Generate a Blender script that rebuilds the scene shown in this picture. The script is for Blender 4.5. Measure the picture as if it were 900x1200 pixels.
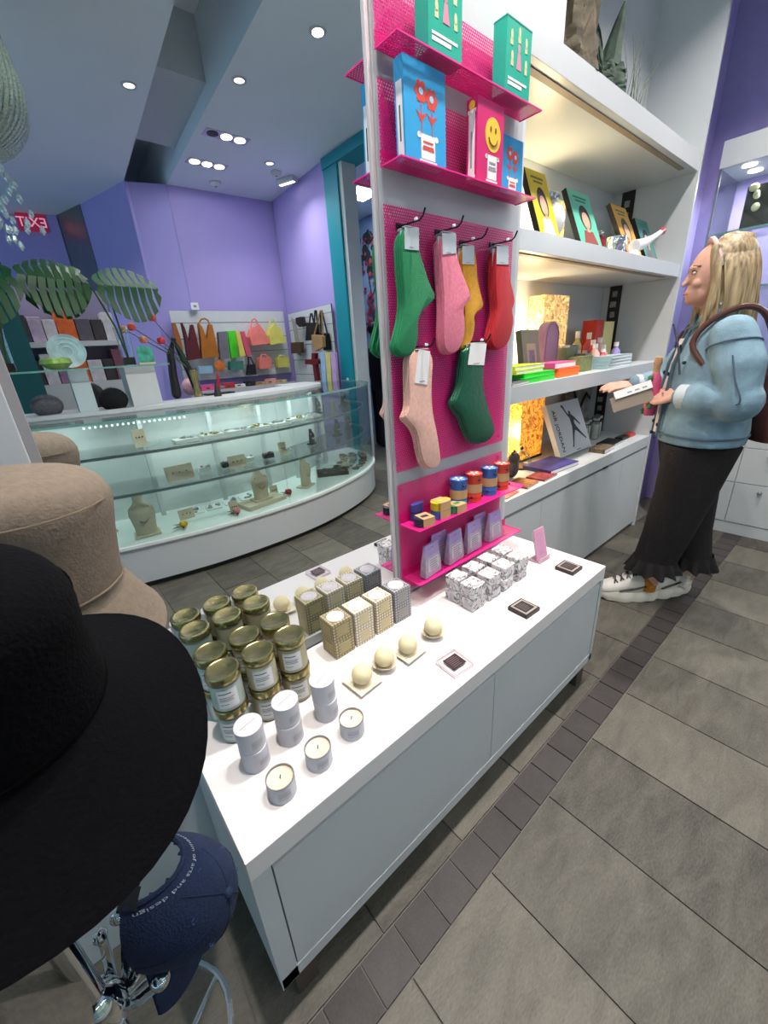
import bpy, bmesh, math, random
from math import sin, cos, pi, radians
from mathutils import Vector, Matrix

for o in list(bpy.data.objects):
    bpy.data.objects.remove(o)
SC = bpy.context.scene
COL = SC.collection
random.seed(7)

# ------------------------------------------------------------------ camera
RC = [[0.75791, -0.64971, -0.058734], [-0.28314, -0.246504, -0.926859], [0.587711, 0.719105, -0.370787]]
FPX = 474.49
CAM_H = 1.33
cd = bpy.data.cameras.new('camera')
cam = bpy.data.objects.new('camera', cd)
COL.objects.link(cam)
cd.sensor_fit = 'VERTICAL'
cd.sensor_height = 36.0
cd.sensor_width = 27.0
cd.lens = FPX / 1200.0 * 36.0
cd.clip_start = 0.02
_r, _d, _f = (Vector(v) for v in RC)
cam.matrix_world = Matrix(((_r.x, -_d.x, -_f.x, 0), (_r.y, -_d.y, -_f.y, 0), (_r.z, -_d.z, -_f.z, CAM_H), (0, 0, 0, 1)))
SC.camera = cam


def ray(u, v):
    a, b = (u - 450) / FPX, (v - 600) / FPX
    return _r * a + _d * b + _f


def PZ(u, v, z):
    r = ray(u, v)
    return r * ((z - CAM_H) / r.z) + Vector((0, 0, CAM_H))


def PY(u, v, y):
    r = ray(u, v)
    return r * (y / r.y) + Vector((0, 0, CAM_H))


def PX(u, v, x):
    r = ray(u, v)
    return r * (x / r.x) + Vector((0, 0, CAM_H))


MY = 0.897                      # plane of the wall mirror


def refl(p):
    return Vector((p[0], 2 * MY - p[1], p[2]))


# ------------------------------------------------------------------ world, light, exposure
SC.view_settings.view_transform = 'Standard'
SC.view_settings.look = 'None'
SC.view_settings.gamma = 1.0
SC.view_settings.use_curve_mapping = False
SC.view_settings.exposure = -1.3
w = bpy.data.worlds.new('daylight')
SC.world = w
w.use_nodes = True
bg = w.node_tree.nodes['Background']
bg.inputs[0].default_value = (0.45, 0.74, 1.0, 1)
bg.inputs[1].default_value = 3.3


# ------------------------------------------------------------------ materials
def srgb(r, g=None, b=None):
    if g is None:
        h = r.lstrip('#')
        r, g, b = (int(h[i:i + 2], 16) for i in (0, 2, 4))
    f = lambda c: c / 12.92 if c <= 0.04045 else ((c + 0.055) / 1.055) ** 2.4
    return tuple(f(c / 255) for c in (r, g, b)) + (1,)


MATS = {}


def mat(name, col, rough=0.5, metal=0.0, var=0.0, vscale=20, bump=0.0, bscale=60, spec=0.5, emit=None, estr=0.0, trans=0.0, alpha=1.0, sheen=0.0, coat=0.0, ior=1.45):
    if name in MATS:
        return MATS[name]
    m = bpy.data.materials.new(name)
    m.use_nodes = True
    nt = m.node_tree
    p = nt.nodes['Principled BSDF']
    c = srgb(col) if isinstance(col, str) else tuple(col) + ((1,) if len(col) == 3 else ())
    p.inputs['Base Color'].default_value = c
    p.inputs['Roughness'].default_value = rough
    p.inputs['Metallic'].default_value = metal
    p.inputs['Specular IOR Level'].default_value = spec
    p.inputs['IOR'].default_value = ior
    p.inputs['Transmission Weight'].default_value = trans
    p.inputs['Alpha'].default_value = alpha
    p.inputs['Sheen Weight'].default_value = sheen
    p.inputs['Coat Weight'].default_value = coat
    if emit:
        p.inputs['Emission Color'].default_value = srgb(emit) if isinstance(emit, str) else emit
        p.inputs['Emission Strength'].default_value = estr
    tc = nt.nodes.new('ShaderNodeTexCoord')
    if var > 0:
        n = nt.nodes.new('ShaderNodeTexNoise')
        n.inputs['Scale'].default_value = vscale
        n.inputs['Detail'].default_value = 5
        nt.links.new(tc.outputs['Object'], n.inputs['Vector'])
        r = nt.nodes.new('ShaderNodeValToRGB')
        r.color_ramp.elements[0].position = 0.3
        r.color_ramp.elements[1].position = 0.7
        r.color_ramp.elements[0].color = tuple(x * (1 - var) for x in c[:3]) + (1,)
        r.color_ramp.elements[1].color = tuple(min(1, x * (1 + var)) for x in c[:3]) + (1,)
        nt.links.new(n.outputs['Fac'], r.inputs[0])
        nt.links.new(r.outputs[0], p.inputs['Base Color'])
    if bump > 0:
        n = nt.nodes.new('ShaderNodeTexNoise')
        n.inputs['Scale'].default_value = bscale
        n.inputs['Detail'].default_value = 4
        nt.links.new(tc.outputs['Object'], n.inputs['Vector'])
        b = nt.nodes.new('ShaderNodeBump')
        b.inputs['Strength'].default_value = bump
        b.inputs['Distance'].default_value = 0.01
        nt.links.new(n.outputs['Fac'], b.inputs['Height'])
        nt.links.new(b.outputs[0], p.inputs['Normal'])
    MATS[name] = m
    return m


def nmath(nt, op, a, b=None):
    n = nt.nodes.new('ShaderNodeMath')
    n.operation = op
    for i, x in enumerate((a, b)):
        if x is None:
            continue
        if isinstance(x, (int, float)):
            n.inputs[i].default_value = x
        else:
            nt.links.new(x, n.inputs[i])
    return n.outputs[0]


def perf_mat(name, col, ax):
    """painted sheet metal with staggered punched holes; ax = the two object axes of the sheet"""
    m = mat(name, col, rough=0.42, spec=0.4)
    nt = m.node_tree
    p = nt.nodes['Principled BSDF']
    tc = nt.nodes.new('ShaderNodeTexCoord')
    sp = nt.nodes.new('ShaderNodeSeparateXYZ')
    nt.links.new(tc.outputs['Object'], sp.inputs[0])
    s = 0.0072
    a = nmath(nt, 'DIVIDE', sp.outputs[ax[0]], s)
    b = nmath(nt, 'DIVIDE', sp.outputs[ax[1]], s * 0.866)
    row = nmath(nt, 'FLOOR', b)
    sh = nmath(nt, 'MULTIPLY', nmath(nt, 'FLOORED_MODULO', row, 2.0), 0.5)
    fa = nmath(nt, 'SUBTRACT', nmath(nt, 'FRACT', nmath(nt, 'ADD', a, sh)), 0.5)
    fb = nmath(nt, 'MULTIPLY', nmath(nt, 'SUBTRACT', nmath(nt, 'FRACT', b), 0.5), 0.866)
    d = nmath(nt, 'SQRT', nmath(nt, 'ADD', nmath(nt, 'MULTIPLY', fa, fa), nmath(nt, 'MULTIPLY', fb, fb)))
    al = nmath(nt, 'GREATER_THAN', d, 0.32)
    nt.links.new(al, p.inputs['Alpha'])
    return m


def glassy(name, tint=(0.9, 1, 0.98), gloss=0.12):
    m = bpy.data.materials.new(name)
    m.use_nodes = True
    nt = m.node_tree
    nt.nodes.clear()
    o = nt.nodes.new('ShaderNodeOutputMaterial')
    t = nt.nodes.new('ShaderNodeBsdfTransparent')
    t.inputs[0].default_value = tint + (1,)
    g = nt.nodes.new('ShaderNodeBsdfGlossy')
    g.inputs['Roughness'].default_value = 0.02
    f = nt.nodes.new('ShaderNodeFresnel')
    f.inputs[0].default_value = 1.45
    k = nmath(nt, 'MINIMUM', nmath(nt, 'ADD', nmath(nt, 'MULTIPLY', f.outputs[0], 0.6), gloss * 0.12), 0.6)
    x = nt.nodes.new('ShaderNodeMixShader')
    nt.links.new(k, x.inputs[0])
    nt.links.new(t.outputs[0], x.inputs[1])
    nt.links.new(g.outputs[0], x.inputs[2])
    nt.links.new(x.outputs[0], o.inputs[0])
    MATS[name] = m
    return m


# ------------------------------------------------------------------ mesh builder
def T(loc=(0, 0, 0), rz=0, rx=0, ry=0):
    return Matrix.Translation(Vector(loc)) @ Matrix.Rotation(rz, 4, 'Z') @ Matrix.Rotation(ry, 4, 'Y') @ Matrix.Rotation(rx, 4, 'X')


class MB:
    def __init__(s):
        s.v, s.f, s.m = [], [], []

    def add(s, vs, fs, m=0, X=None):
        k = len(s.v)
        s.v += [(X @ Vector(p)) if X is not None else Vector(p) for p in vs]
        s.f += [tuple(i + k for i in q) for q in fs]
        s.m += [m] * len(fs)
        return s

    def box(s, c, d, m=0, X=None):
        x, y, z = (i / 2 for i in d)
        vs = [(c[0] + a * x, c[1] + b * y, c[2] + e * z) for a in (-1, 1) for b in (-1, 1) for e in (-1, 1)]
        return s.add(vs, [(0, 1, 3, 2), (4, 6, 7, 5), (0, 4, 5, 1), (2, 3, 7, 6), (0, 2, 6, 4), (1, 5, 7, 3)], m, X)

    def span(s, a, b, m=0, X=None):
        return s.box([(i + j) / 2 for i, j in zip(a, b)], [abs(j - i) for i, j in zip(a, b)], m, X)

    def lathe(s, prof, n=24, m=0, X=None, sx=1, sy=1, wob=None, cap=True):
        vs, fs = [], []
        for j, (r, z) in enumerate(prof):
            for i in range(n):
                t = 2 * pi * i / n
                q = r * (1 + (wob(t, j) if wob else 0))
                vs.append((q * cos(t) * sx, q * sin(t) * sy, z))
        for j in range(len(prof) - 1):
            for i in range(n):
                k = (i + 1) % n
                fs.append((j * n + i, j * n + k, (j + 1) * n + k, (j + 1) * n + i))
        if cap:
            if prof[0][0] > 1e-4:
                fs.append(tuple(range(n))[::-1])
            if prof[-1][0] > 1e-4:
                fs.append(tuple(range((len(prof) - 1) * n, len(prof) * n)))
        return s.add(vs, fs, m, X)

    def sphere(s, c, r, n=16, k=10, m=0, X=None):
        r = (r, r, r) if isinstance(r, (int, float)) else r
        pr = [(max(1e-5, sin(pi * j / k)), -cos(pi * j / k)) for j in range(k + 1)]
        M = Matrix.Translation(Vector(c)) @ Matrix.Diagonal((r[0], r[1], r[2], 1))
        return s.lathe(pr, n, m, (X @ M) if X is not None else M, cap=False)

    def tube(s, pts, r, n=8, m=0, X=None, cap=True, closed=False):
        P = [Vector(p) for p in pts]
        R = r if isinstance(r, (list, tuple)) else [r] * len(P)
        vs, fs = [], []
        up = None
        L = len(P)
        for i, p in enumerate(P):
            if closed:
                t = (P[(i + 1) % L] - P[i - 1])
            else:
                t = (P[min(i + 1, L - 1)] - P[max(i - 1, 0)])
            t = t.normalized() if t.length > 1e-9 else Vector((0, 0, 1))
            if up is None:
                up = t.orthogonal().normalized()
            up = (up - t * up.dot(t))
            up = up.normalized() if up.length > 1e-6 else t.orthogonal().normalized()
            b = t.cross(up)
            for k in range(n):
                a = 2 * pi * k / n
                vs.append(p + (up * cos(a) + b * sin(a)) * R[i])
        for i in range(L if closed else L - 1):
            for k in range(n):
                j, q = (i + 1) % L, (k + 1) % n
                fs.append((i * n + k, i * n + q, j * n + q, j * n + k))
        if cap and not closed:
            fs += [tuple(range(n))[::-1], tuple(range((L - 1) * n, L * n))]
        return s.add(vs, fs, m, X)

    def prism(s, pts, t, m=0, X=None, mside=None):
        """closed outline pts (a, b) in the local xz plane, front at y=0 facing -y, back at y=t"""
        n = len(pts)
        ar = sum(pts[i][0] * pts[(i + 1) % n][1] - pts[(i + 1) % n][0] * pts[i][1] for i in range(n))
        if ar < 0:
            pts = pts[::-1]
        vs = [(a, 0, b) for a, b in pts] + [(a, t, b) for a, b in pts]
        s.add(vs, [tuple(range(n)), tuple(range(2 * n - 1, n - 1, -1))], m, X)
        return s.add(vs, [(i, i + n, (i + 1) % n + n, (i + 1) % n) for i in range(n)], m if mside is None else mside, X)

    def loft(s, secs, n=20, m=0, X=None):
        """secs: (centre, half width vector, half depth vector)"""
        vs, fs = [], []
        for c, a, b in secs:
            c, a, b = Vector(c), Vector(a), Vector(b)
            vs += [c + a * cos(2 * pi * i / n) + b * sin(2 * pi * i / n) for i in range(n)]
        for j in range(len(secs) - 1):
            for i in range(n):
                k = (i + 1) % n
                fs.append((j * n + i, j * n + k, (j + 1) * n + k, (j + 1) * n + i))
        fs += [tuple(range(n))[::-1], tuple(range((len(secs) - 1) * n, len(secs) * n))]
        return s.add(vs, fs, m, X)

    def chain(s, pts, rad, n=14, m=0):
        P = [Vector(p) for p in pts]
        s.tube(P, list(rad), n, m)
        for p, r in zip(P, rad):
            s.sphere(p, r * 0.995, n, 8, m)
        return s

    def build(s, name, mats, parent=None, smooth=True, bevel=0.0, seg=2, w=False, ang=40, remesh=0, soft=0, sub=0):
        me = bpy.data.meshes.new(name)
        off = Vector((0, 0, 0))
        if w and parent is not None:
            off = parent.location
            if parent.parent is not None:
                off = off + parent.parent.location
        me.from_pydata([p - off for p in s.v], [], s.f)
        mats = mats if isinstance(mats, (list, tuple)) else [mats]
        for x in mats:
            me.materials.append(x)
        me.polygons.foreach_set('material_index', s.m)
        me.validate()
        bm = bmesh.new()
        bm.from_mesh(me)
        bmesh.ops.recalc_face_normals(bm, faces=bm.faces)
        bm.to_mesh(me)
        bm.free()
        o = bpy.data.objects.new(name, me)
        COL.objects.link(o)
        if remesh:
            md = o.modifiers.new('r', 'REMESH')
            md.mode = 'VOXEL'
            md.voxel_size = remesh
            if soft:
                sm = o.modifiers.new('s', 'SMOOTH')
                sm.iterations = soft
                sm.factor = 0.5
            dg = bpy.context.evaluated_depsgraph_get()
            nm = bpy.data.meshes.new_from_object(o.evaluated_get(dg))
            o.modifiers.clear()
            nm.name = name
            if len(nm.materials) == 0:
                nm.materials.append(mats[0])
            o.data = nm
            me = nm
        if smooth:
            me.polygons.foreach_set('use_smooth', [True] * len(me.polygons))
            if not remesh:
                me.set_sharp_from_angle(angle=radians(ang))
        if bevel:
            b = o.modifiers.new('bevel', 'BEVEL')
            b.width = bevel
            b.segments = seg
            b.limit_method = 'ANGLE'
            b.angle_limit = radians(35)
        if sub:
            b = o.modifiers.new('sub', 'SUBSURF')
            b.levels = b.render_levels = sub
        if parent is not None:
            o.parent = parent
        return o


def tag(o, label=None, cat=None, group=None, kind=None):
    for k, x in (('label', label), ('category', cat), ('group', group), ('kind', kind)):
        if x:
            o[k] = x
    return o


def thing(name, label, cat, loc=(0, 0, 0), rz=0, group=None):
    o = bpy.data.objects.new(name, None)
    COL.objects.link(o)
    o.empty_display_size = 0.02
    o.location = loc
    o.rotation_euler = (0, 0, rz)
    return tag(o, label, cat, group)


def copy_tree(o, loc=None, rz=None, label=None, group=None, parent=None):
    c = o.copy()
    COL.objects.link(c)
    c.parent = parent
    if loc is not None:
        c.location = loc
    if rz is not None:
        c.rotation_euler = (0, 0, rz)
    if label:
        c['label'] = label
    if group:
        c['group'] = group
    for ch in list(o.children):
        copy_tree(ch, parent=c)
    return c


def text(s, size, m, parent, X, name='lettering', depth=0.0004, align='CENTER', w=1.0):
    """flat lettering lying in the local xy plane of X"""
    cu = bpy.data.curves.new(name, 'FONT')
    cu.body = s
    cu.size = size
    cu.extrude = depth
    cu.align_x = align
    cu.align_y = 'CENTER'
    cu.resolution_u = 3
    tmp = bpy.data.objects.new('tmp', cu)
    COL.objects.link(tmp)
    dg = bpy.context.evaluated_depsgraph_get()
    me = bpy.data.meshes.new_from_object(tmp.evaluated_get(dg))
    bpy.data.objects.remove(tmp)
    me.name = name
    me.transform(X @ Matrix.Diagonal((w, 1, 1, 1)))
    me.materials.clear()
    me.materials.append(m)
    o = bpy.data.objects.new(name, me)
    COL.objects.link(o)
    o.parent = parent
    return o


FRONT = Matrix.Rotation(pi / 2, 4, 'X')      # lettering / discs standing up, facing -y


def struct(o, label=None):
    o['kind'] = 'structure'
    if label:
        o['label'] = label
    return o


# ------------------------------------------------------------------ shared materials
WHITE = mat('white_lacquer', '#c2c6c8', 0.35, var=0.02, vscale=3)  # darkened white, so front faces look more shaded than the table top
WALLW = mat('white_wall_paint', '#d4d6d8', 0.6, var=0.03, vscale=4, bump=0.05, bscale=200)
TOPW = mat('lit_white_table_top', '#e8e2e0', 0.3, var=0.015, vscale=5)  # lighter, pinker than the sides: warm overhead light put into the top's colour
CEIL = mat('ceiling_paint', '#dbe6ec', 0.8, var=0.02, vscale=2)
PURP = mat('purple_wall_paint', '#a597d4', 0.6, var=0.03, vscale=2)
DPURP = mat('violet_wall_paint', '#6a5cae', 0.55, var=0.03, vscale=3)
TEAL = mat('teal_paint', '#0d8a9c', 0.45, var=0.03, vscale=3)
BLACK = mat('black_plastic', '#141416', 0.4)
DARK = mat('dark_grey', '#2b2b2e', 0.5)
INK = mat('dark_print', '#4a4a50', 0.7)
LINK = mat('pale_grey_print', '#9a9aa2', 0.7)
CHROME = mat('chrome', '#d8dcde', 0.08, metal=1.0)
STEEL = mat('brushed_steel', '#b5b8ba', 0.3, metal=1.0, var=0.05)
GOLD = mat('gold_metal', '#b7ab78', 0.24, metal=1.0, var=0.06)
PAPER = mat('white_paper', '#f1efec', 0.7, var=0.02)
CARD = mat('cream_card', '#cdbfa6', 0.8, var=0.06)
GLASS = glassy('clear_glass', (0.93, 0.985, 0.97), 0.1)
GLASSG = glassy('green_tinted_glass', (0.95, 0.985, 0.98), 0.2)
GEDGE = mat('glass_edge', '#6fa39a', 0.15, var=0.1)
WOODD = mat('dark_wood', '#4a3322', 0.5, var=0.3, vscale=12)
LINEN = mat('linen', '#cbbda6', 0.9, var=0.12, vscale=200, bump=0.2, bscale=300)
LAMP = mat('lamp_glow', '#fff4e6', 0.4, emit='#fff0e0', estr=14.0)
# ------------------------------------------------------------------ room lamps
CH = 3.2


def downlight(x, y, power, label, group, col=(1.0, 0.93, 0.88), z=CH, r=0.036):
    t = thing('ceiling_downlight', label, 'light', (x, y, z), 0, group)
    MB().lathe([(r, 0.0), (r + 0.018, 0.0), (r + 0.018, -0.006), (r, -0.006)], 20, cap=False).build('trim_ring', WHITE, t)
    MB().lathe([(r, 0.0), (r, -0.003)], 20).build('lens', LAMP, t)
    ld = bpy.data.lights.new('downlight_lamp', 'AREA')
    ld.shape = 'DISK'
    ld.size = 0.07
    ld.energy = power
    ld.color = col
    ld.spread = radians(125)
    lo = bpy.data.objects.new('downlight_lamp', ld)
    COL.objects.link(lo)
    lo.location = (0, 0, -0.012)
    lo.parent = t
    return t


G = 'round downlights in the ceiling'
for x, y, p in ((1.188, -2.24, 14), (1.81, -1.76, 14), (2.02, -1.03, 12)):
    downlight(x, y, p, 'small round recessed downlight in the pale ceiling beside the recessed trough', G)
for x, y, p in ((0.3, 0.5, 47), (0.95, 0.5, 47), (1.75, 0.45, 38), (2.75, 0.4, 48), (-0.4, -4.7, 50), (0.2, -1.9, 14), (2.6, -2.9, 26), (0.3, -3.6, 30), (0.4, -0.9, 8)):  # the fifth is added out of view to brighten the lavender walls
    downlight(x, y, p, 'small round recessed downlight assumed in the ceiling above the shop floor', 'downlights above the shop floor')


# ------------------------------------------------------------------ floor
def stone_mat(name, c1, c2, scale=3.0, rough=0.55, stretch=3.0, bump=0.35):
    m = mat(name, c1, rough, spec=0.4)
    nt = m.node_tree
    p = nt.nodes['Principled BSDF']
    gi = nt.nodes.new('ShaderNodeObjectInfo')
    tc = nt.nodes.new('ShaderNodeTexCoord')
    ge = nt.nodes.new('ShaderNodeNewGeometry')
    mp = nt.nodes.new('ShaderNodeMapping')
    mp.inputs['Scale'].default_value = (1, stretch, 1)
    mp.inputs['Rotation'].default_value = (0, 0, 0.5)
    nt.links.new(ge.outputs['Position'], mp.inputs['Vector'])
    n1 = nt.nodes.new('ShaderNodeTexNoise')
    n1.inputs['Scale'].default_value = scale * 2
    n1.inputs['Detail'].default_value = 9
    n1.inputs['Roughness'].default_value = 0.68
    n1.inputs['Distortion'].default_value = 0.6
    nt.links.new(mp.outputs[0], n1.inputs['Vector'])
    n2 = nt.nodes.new('ShaderNodeTexNoise')
    n2.inputs['Scale'].default_value = scale * 32
    n2.inputs['Detail'].default_value = 4
    nt.links.new(mp.outputs[0], n2.inputs['Vector'])
    r = nt.nodes.new('ShaderNodeValToRGB')
    r.color_ramp.elements[0].position = 0.28
    r.color_ramp.elements[1].position = 0.72
    r.color_ramp.elements[0].color = srgb(c1)
    r.color_ramp.elements[1].color = srgb(c2)
    f = nmath(nt, 'ADD', nmath(nt, 'MULTIPLY', n1.outputs['Fac'], 0.62), nmath(nt, 'MULTIPLY', n2.outputs['Fac'], 0.38))
    f = nmath(nt, 'ADD', f, nmath(nt, 'MULTIPLY', nmath(nt, 'SUBTRACT', gi.outputs['Random'], 0.5), 0.22))
    nt.links.new(f, r.inputs[0])
    nt.links.new(r.outputs[0], p.inputs['Base Color'])
    b = nt.nodes.new('ShaderNodeBump')
    b.inputs['Strength'].default_value = bump
    b.inputs['Distance'].default_value = 0.004
    nt.links.new(f, b.inputs['Height'])
    nt.links.new(b.outputs[0], p.inputs['Normal'])
    return m


SLATE = stone_mat('slate_stone', '#383630', '#6c685e')
TILEM = stone_mat('dark_border_tile', '#2b2726', '#443f3e', 5, 0.5, 1.0, 0.15)
GROUT = mat('floor_grout', '#6a6762', 0.85, var=0.12, vscale=30)
fl = struct(MB().span((-3.2, -7.5, -0.05), (6.5, 1.6, -0.006)).build('floor', GROUT, smooth=False), 'grey slate slab floor with a band of small dark border tiles')
B_IN, B_OUT, TS = 0.4595, 0.3605, 0.1046     # inner and outer edge of the tile band, tile pitch


def piece(name, x0, x1, y0, y1, m, z=0.0, cache={}):
    g = 0.0022
    k = (name, round(x1 - x0, 3), round(y1 - y0, 3), m.name)
    if k not in cache:
        a, b = (x1 - x0) / 2 - g, (y1 - y0) / 2 - g
        o = MB().span((-a, -b, -0.012), (a, b, 0)).build(name, m, fl, smooth=False)
        cache[k] = o.data
    else:
        o = bpy.data.objects.new(name, cache[k])
        COL.objects.link(o)
        o.parent = fl
    o.location = ((x0 + x1) / 2, (y0 + y1) / 2, z)
    return o


xt0 = 0.215 - 8 * TS
for i in range(40):
    piece('border_tile', xt0 + i * TS, xt0 + (i + 1) * TS, B_OUT, B_IN, TILEM, random.uniform(-0.0008, 0.0006))
SX0 = 0.2905
for i in range(-4, 11):
    x0, x1 = SX0 + i * 0.2985, SX0 + (i + 1) * 0.2985
    off = [0.0, 0.33, 0.16, 0.45][i % 4]
    y = B_OUT
    k = 0
    while y > -2.6:
        ln = 0.9 if k else 0.58 + off
        piece('slate_slab', x0, x1, y - ln, y, SLATE, random.uniform(-0.001, 0.001))
        y -= ln
        k += 1
    piece('slate_slab', x0, x1, B_IN, B_IN + 0.5, SLATE, random.uniform(-0.001, 0.001))

# ------------------------------------------------------------------ shell
SLOPE = 0.0757                                   # the ceiling trough runs a little askew


def xl(y):
    return 1.247 + SLOPE * ((2 * MY - y) - 3.07)


def xr(y):
    return 1.642 + SLOPE * ((2 * MY - y) - 2.80)


Y0, Y1 = -7.5, 1.6
m = MB()
for a, b in (((-3.2, Y0), (-3.2, Y1)), ((6.5, Y0), (6.5, Y1))):
    lf = a[0] < 0
    e0, e1 = ((xl(Y0), Y0), (xl(Y1), Y1)) if lf else ((xr(Y0), Y0), (xr(Y1), Y1))
    q = [a, b, e1, e0]
    m.add([(p[0], p[1], CH) for p in q] + [(p[0], p[1], CH + 0.5) for p in q], [(0, 1, 2, 3), (4, 5, 6, 7), (0, 3, 7, 4), (1, 2, 6, 5), (3, 2, 6, 7), (0, 1, 5, 4)])
q = [(xl(Y0) - .1, Y0), (xl(Y1) - .1, Y1), (xr(Y1) + .1, Y1), (xr(Y0) + .1, Y0)]
m.add([(p[0], p[1], CH + 0.5) for p in q] + [(p[0], p[1], CH + 0.55) for p in q], [(0, 1, 2, 3), (4, 5, 6, 7), (0, 3, 7, 4), (1, 2, 6, 5), (3, 2, 6, 7), (0, 1, 5, 4)])
ceil = struct(m.build('ceiling', CEIL, smooth=False), 'pale ceiling with a deep recessed trough')
# lowered soffit across the trough and a dark strip along its side
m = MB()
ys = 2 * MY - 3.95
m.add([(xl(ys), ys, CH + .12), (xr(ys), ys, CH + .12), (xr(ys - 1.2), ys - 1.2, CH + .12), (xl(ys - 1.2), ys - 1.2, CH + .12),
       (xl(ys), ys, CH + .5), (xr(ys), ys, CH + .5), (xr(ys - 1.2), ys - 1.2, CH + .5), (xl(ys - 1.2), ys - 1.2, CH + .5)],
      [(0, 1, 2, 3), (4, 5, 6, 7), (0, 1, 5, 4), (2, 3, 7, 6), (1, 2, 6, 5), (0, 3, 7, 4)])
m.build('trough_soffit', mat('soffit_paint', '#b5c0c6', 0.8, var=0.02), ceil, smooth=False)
m = MB()
yg = 2 * MY - 2.2
m.span((xl(yg) + .06, 2 * MY - 3.6, CH + .42), (xl(yg) + .16, yg, CH + .5))
m.build('trough_dark_strip', DARK, ceil, smooth=False)

struct(MB().span((-3.2, MY + 0.008, 0), (1.40, MY + 0.2, CH)).build('wall_back', WALLW, smooth=False), 'white wall behind the mirror and the pink panels')
struct(MB().span((1.40, 1.385, 0), (4.2, 1.6, CH)).build('wall_alcove', WALLW, smooth=False), 'white back wall of the shelf alcove')
struct(MB().span((-0.45, MY - 0.012, 0), (-0.026, MY + 0.008, CH)).build('trim_1', WHITE, smooth=False, bevel=0.002), 'white boarding to the left of the mirror')
# shop front with daylight on the left side, outside the picture
m = MB()
m.span((-3.2, -7.5, 0), (-3.1, 1.6, 0.25)).span((-3.2, -7.5, 2.9), (-3.1, 1.6, CH))
for yy in (-7.5, -5.6, -3.8, -2.0, -0.2, 1.5):
    m.span((-3.2, yy, 0.25), (-3.1, yy + 0.1, 2.9))
wf = struct(m.build('window_1', WHITE, smooth=False), 'tall shop front window')
for yy in (-7.4, -5.5, -3.7, -1.9, -0.1):
    MB().span((-3.155, yy, 0.25), (-3.145, yy + 1.8 if yy > -7.4 else -5.6, 2.9)).build('pane', GLASS, wf, smooth=False)
pl = bpy.data.lights.new('window_portal', 'AREA')
pl.shape = 'RECTANGLE'
pl.size, pl.size_y = 9.0, 2.65
pl.cycles.is_portal = True
po = bpy.data.objects.new('window_portal', pl)
COL.objects.link(po)
po.location = (-3.05, -2.95, 1.57)
po.rotation_euler = (pi / 2, 0, -pi / 2)

# ------------------------------------------------------------------ wall mirror
mr = thing('wall_mirror', 'tall wall mirror in a slim pale frame standing on the white display table', 'mirror', (0.37, MY, 0.538))
MIRR = mat('silvered_glass', (0.86, 0.91, 0.92), 0.0, metal=1.0)
MB().span((-0.012, MY, 0.571), (0.766, MY + 0.006, 3.0)).build('mirror_glass', MIRR, mr, smooth=False, w=True)
FR = mat('mirror_frame_paint', '#d9cfcd', 0.4)
m = MB()
m.span((0.760, MY - 0.006, 0.556), (0.7655, MY + 0.006, 3.0)).span((0.7675, MY - 0.003, 0.556), (0.773, MY + 0.006, 3.0))
m.build('frame_strip', FR, mr, smooth=False, w=True, bevel=0.0008)
MB().span((-0.026, MY - 0.006, 0.5385), (-0.011, MY + 0.006, 3.0)).build('frame_strip', mat('frame_grey', '#9b9a9c', 0.4), mr, smooth=False, w=True, bevel=0.0008)
MB().span((-0.011, MY - 0.004, 0.5385), (0.76, MY + 0.006, 0.571)).build('bottom_rail', mat('rail_grey', '#8f9494', 0.45), mr, smooth=False, w=True, bevel=0.001)

# ------------------------------------------------------------------ display table
TZ = 0.538
tb = thing('display_table', 'low white display table with two wide drawers and small dark feet', 'table', (0.755, 0.70, 0))
TX0, TX1, TYF, TYB = 0.055, 1.452, 0.4965, 0.89
MB().span((TX0, TYF, 0.486), (TX1, TYB, TZ)).build('tabletop', TOPW, tb, smooth=False, bevel=0.0015, w=True)
m = MB()
m.span((TX0, TYF, 0.104), (TX0 + 0.038, TYB, 0.486)).span((TX1 - 0.022, TYF, 0.104), (TX1, TYB, 0.486))
m.span((TX0 + .002, TYF, 0.1045), (TX1 - .002, TYB - .001, 0.139)).span((TX0 + .002, TYF + 0.025, 0.138), (TX1 - .002, TYB - .001, 0.4855))
m.build('carcass', WHITE, tb, smooth=False, w=True)
for a, b in ((TX0 + 0.041, 0.768), (0.7705, TX1 - 0.025)):
    MB().span((a, TYF + 0.0015, 0.142), (b, TYF + 0.022, 0.474)).build('drawer', WHITE, tb, smooth=False, bevel=0.001, w=True)
for x in (TX0 + 0.03, TX1 - 0.08):
    for y in (TYF + 0.012, TYB - 0.06):
        MB().span((x, y, 0.001), (x + 0.05, y + 0.05, 0.104)).build('foot', mat('dark_brown_foot', '#4a3f39', 0.6), tb, smooth=False, w=True)

# ------------------------------------------------------------------ candle jars
JARG = glassy('jar_glass', (0.97, 0.99, 0.98), 0.25)
WAXS = [mat('wax_cream', '#eadfc0', 0.5, var=0.03), mat('wax_green', '#dde5da', 0.5, var=0.03), mat('wax_tan', '#e0d2ae', 0.5, var=0.03)]


def lines(m, n, w, x0, z0, dz, y, t=0.0015, seed=1):
    rr = random.Random(seed)
    for i in range(n):
        l = w * rr.uniform(0.6, 1.0)
        m.span((x0, y, z0 - i * dz), (x0 + l, y + 0.0004, z0 - i * dz - t))
    return m


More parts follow.
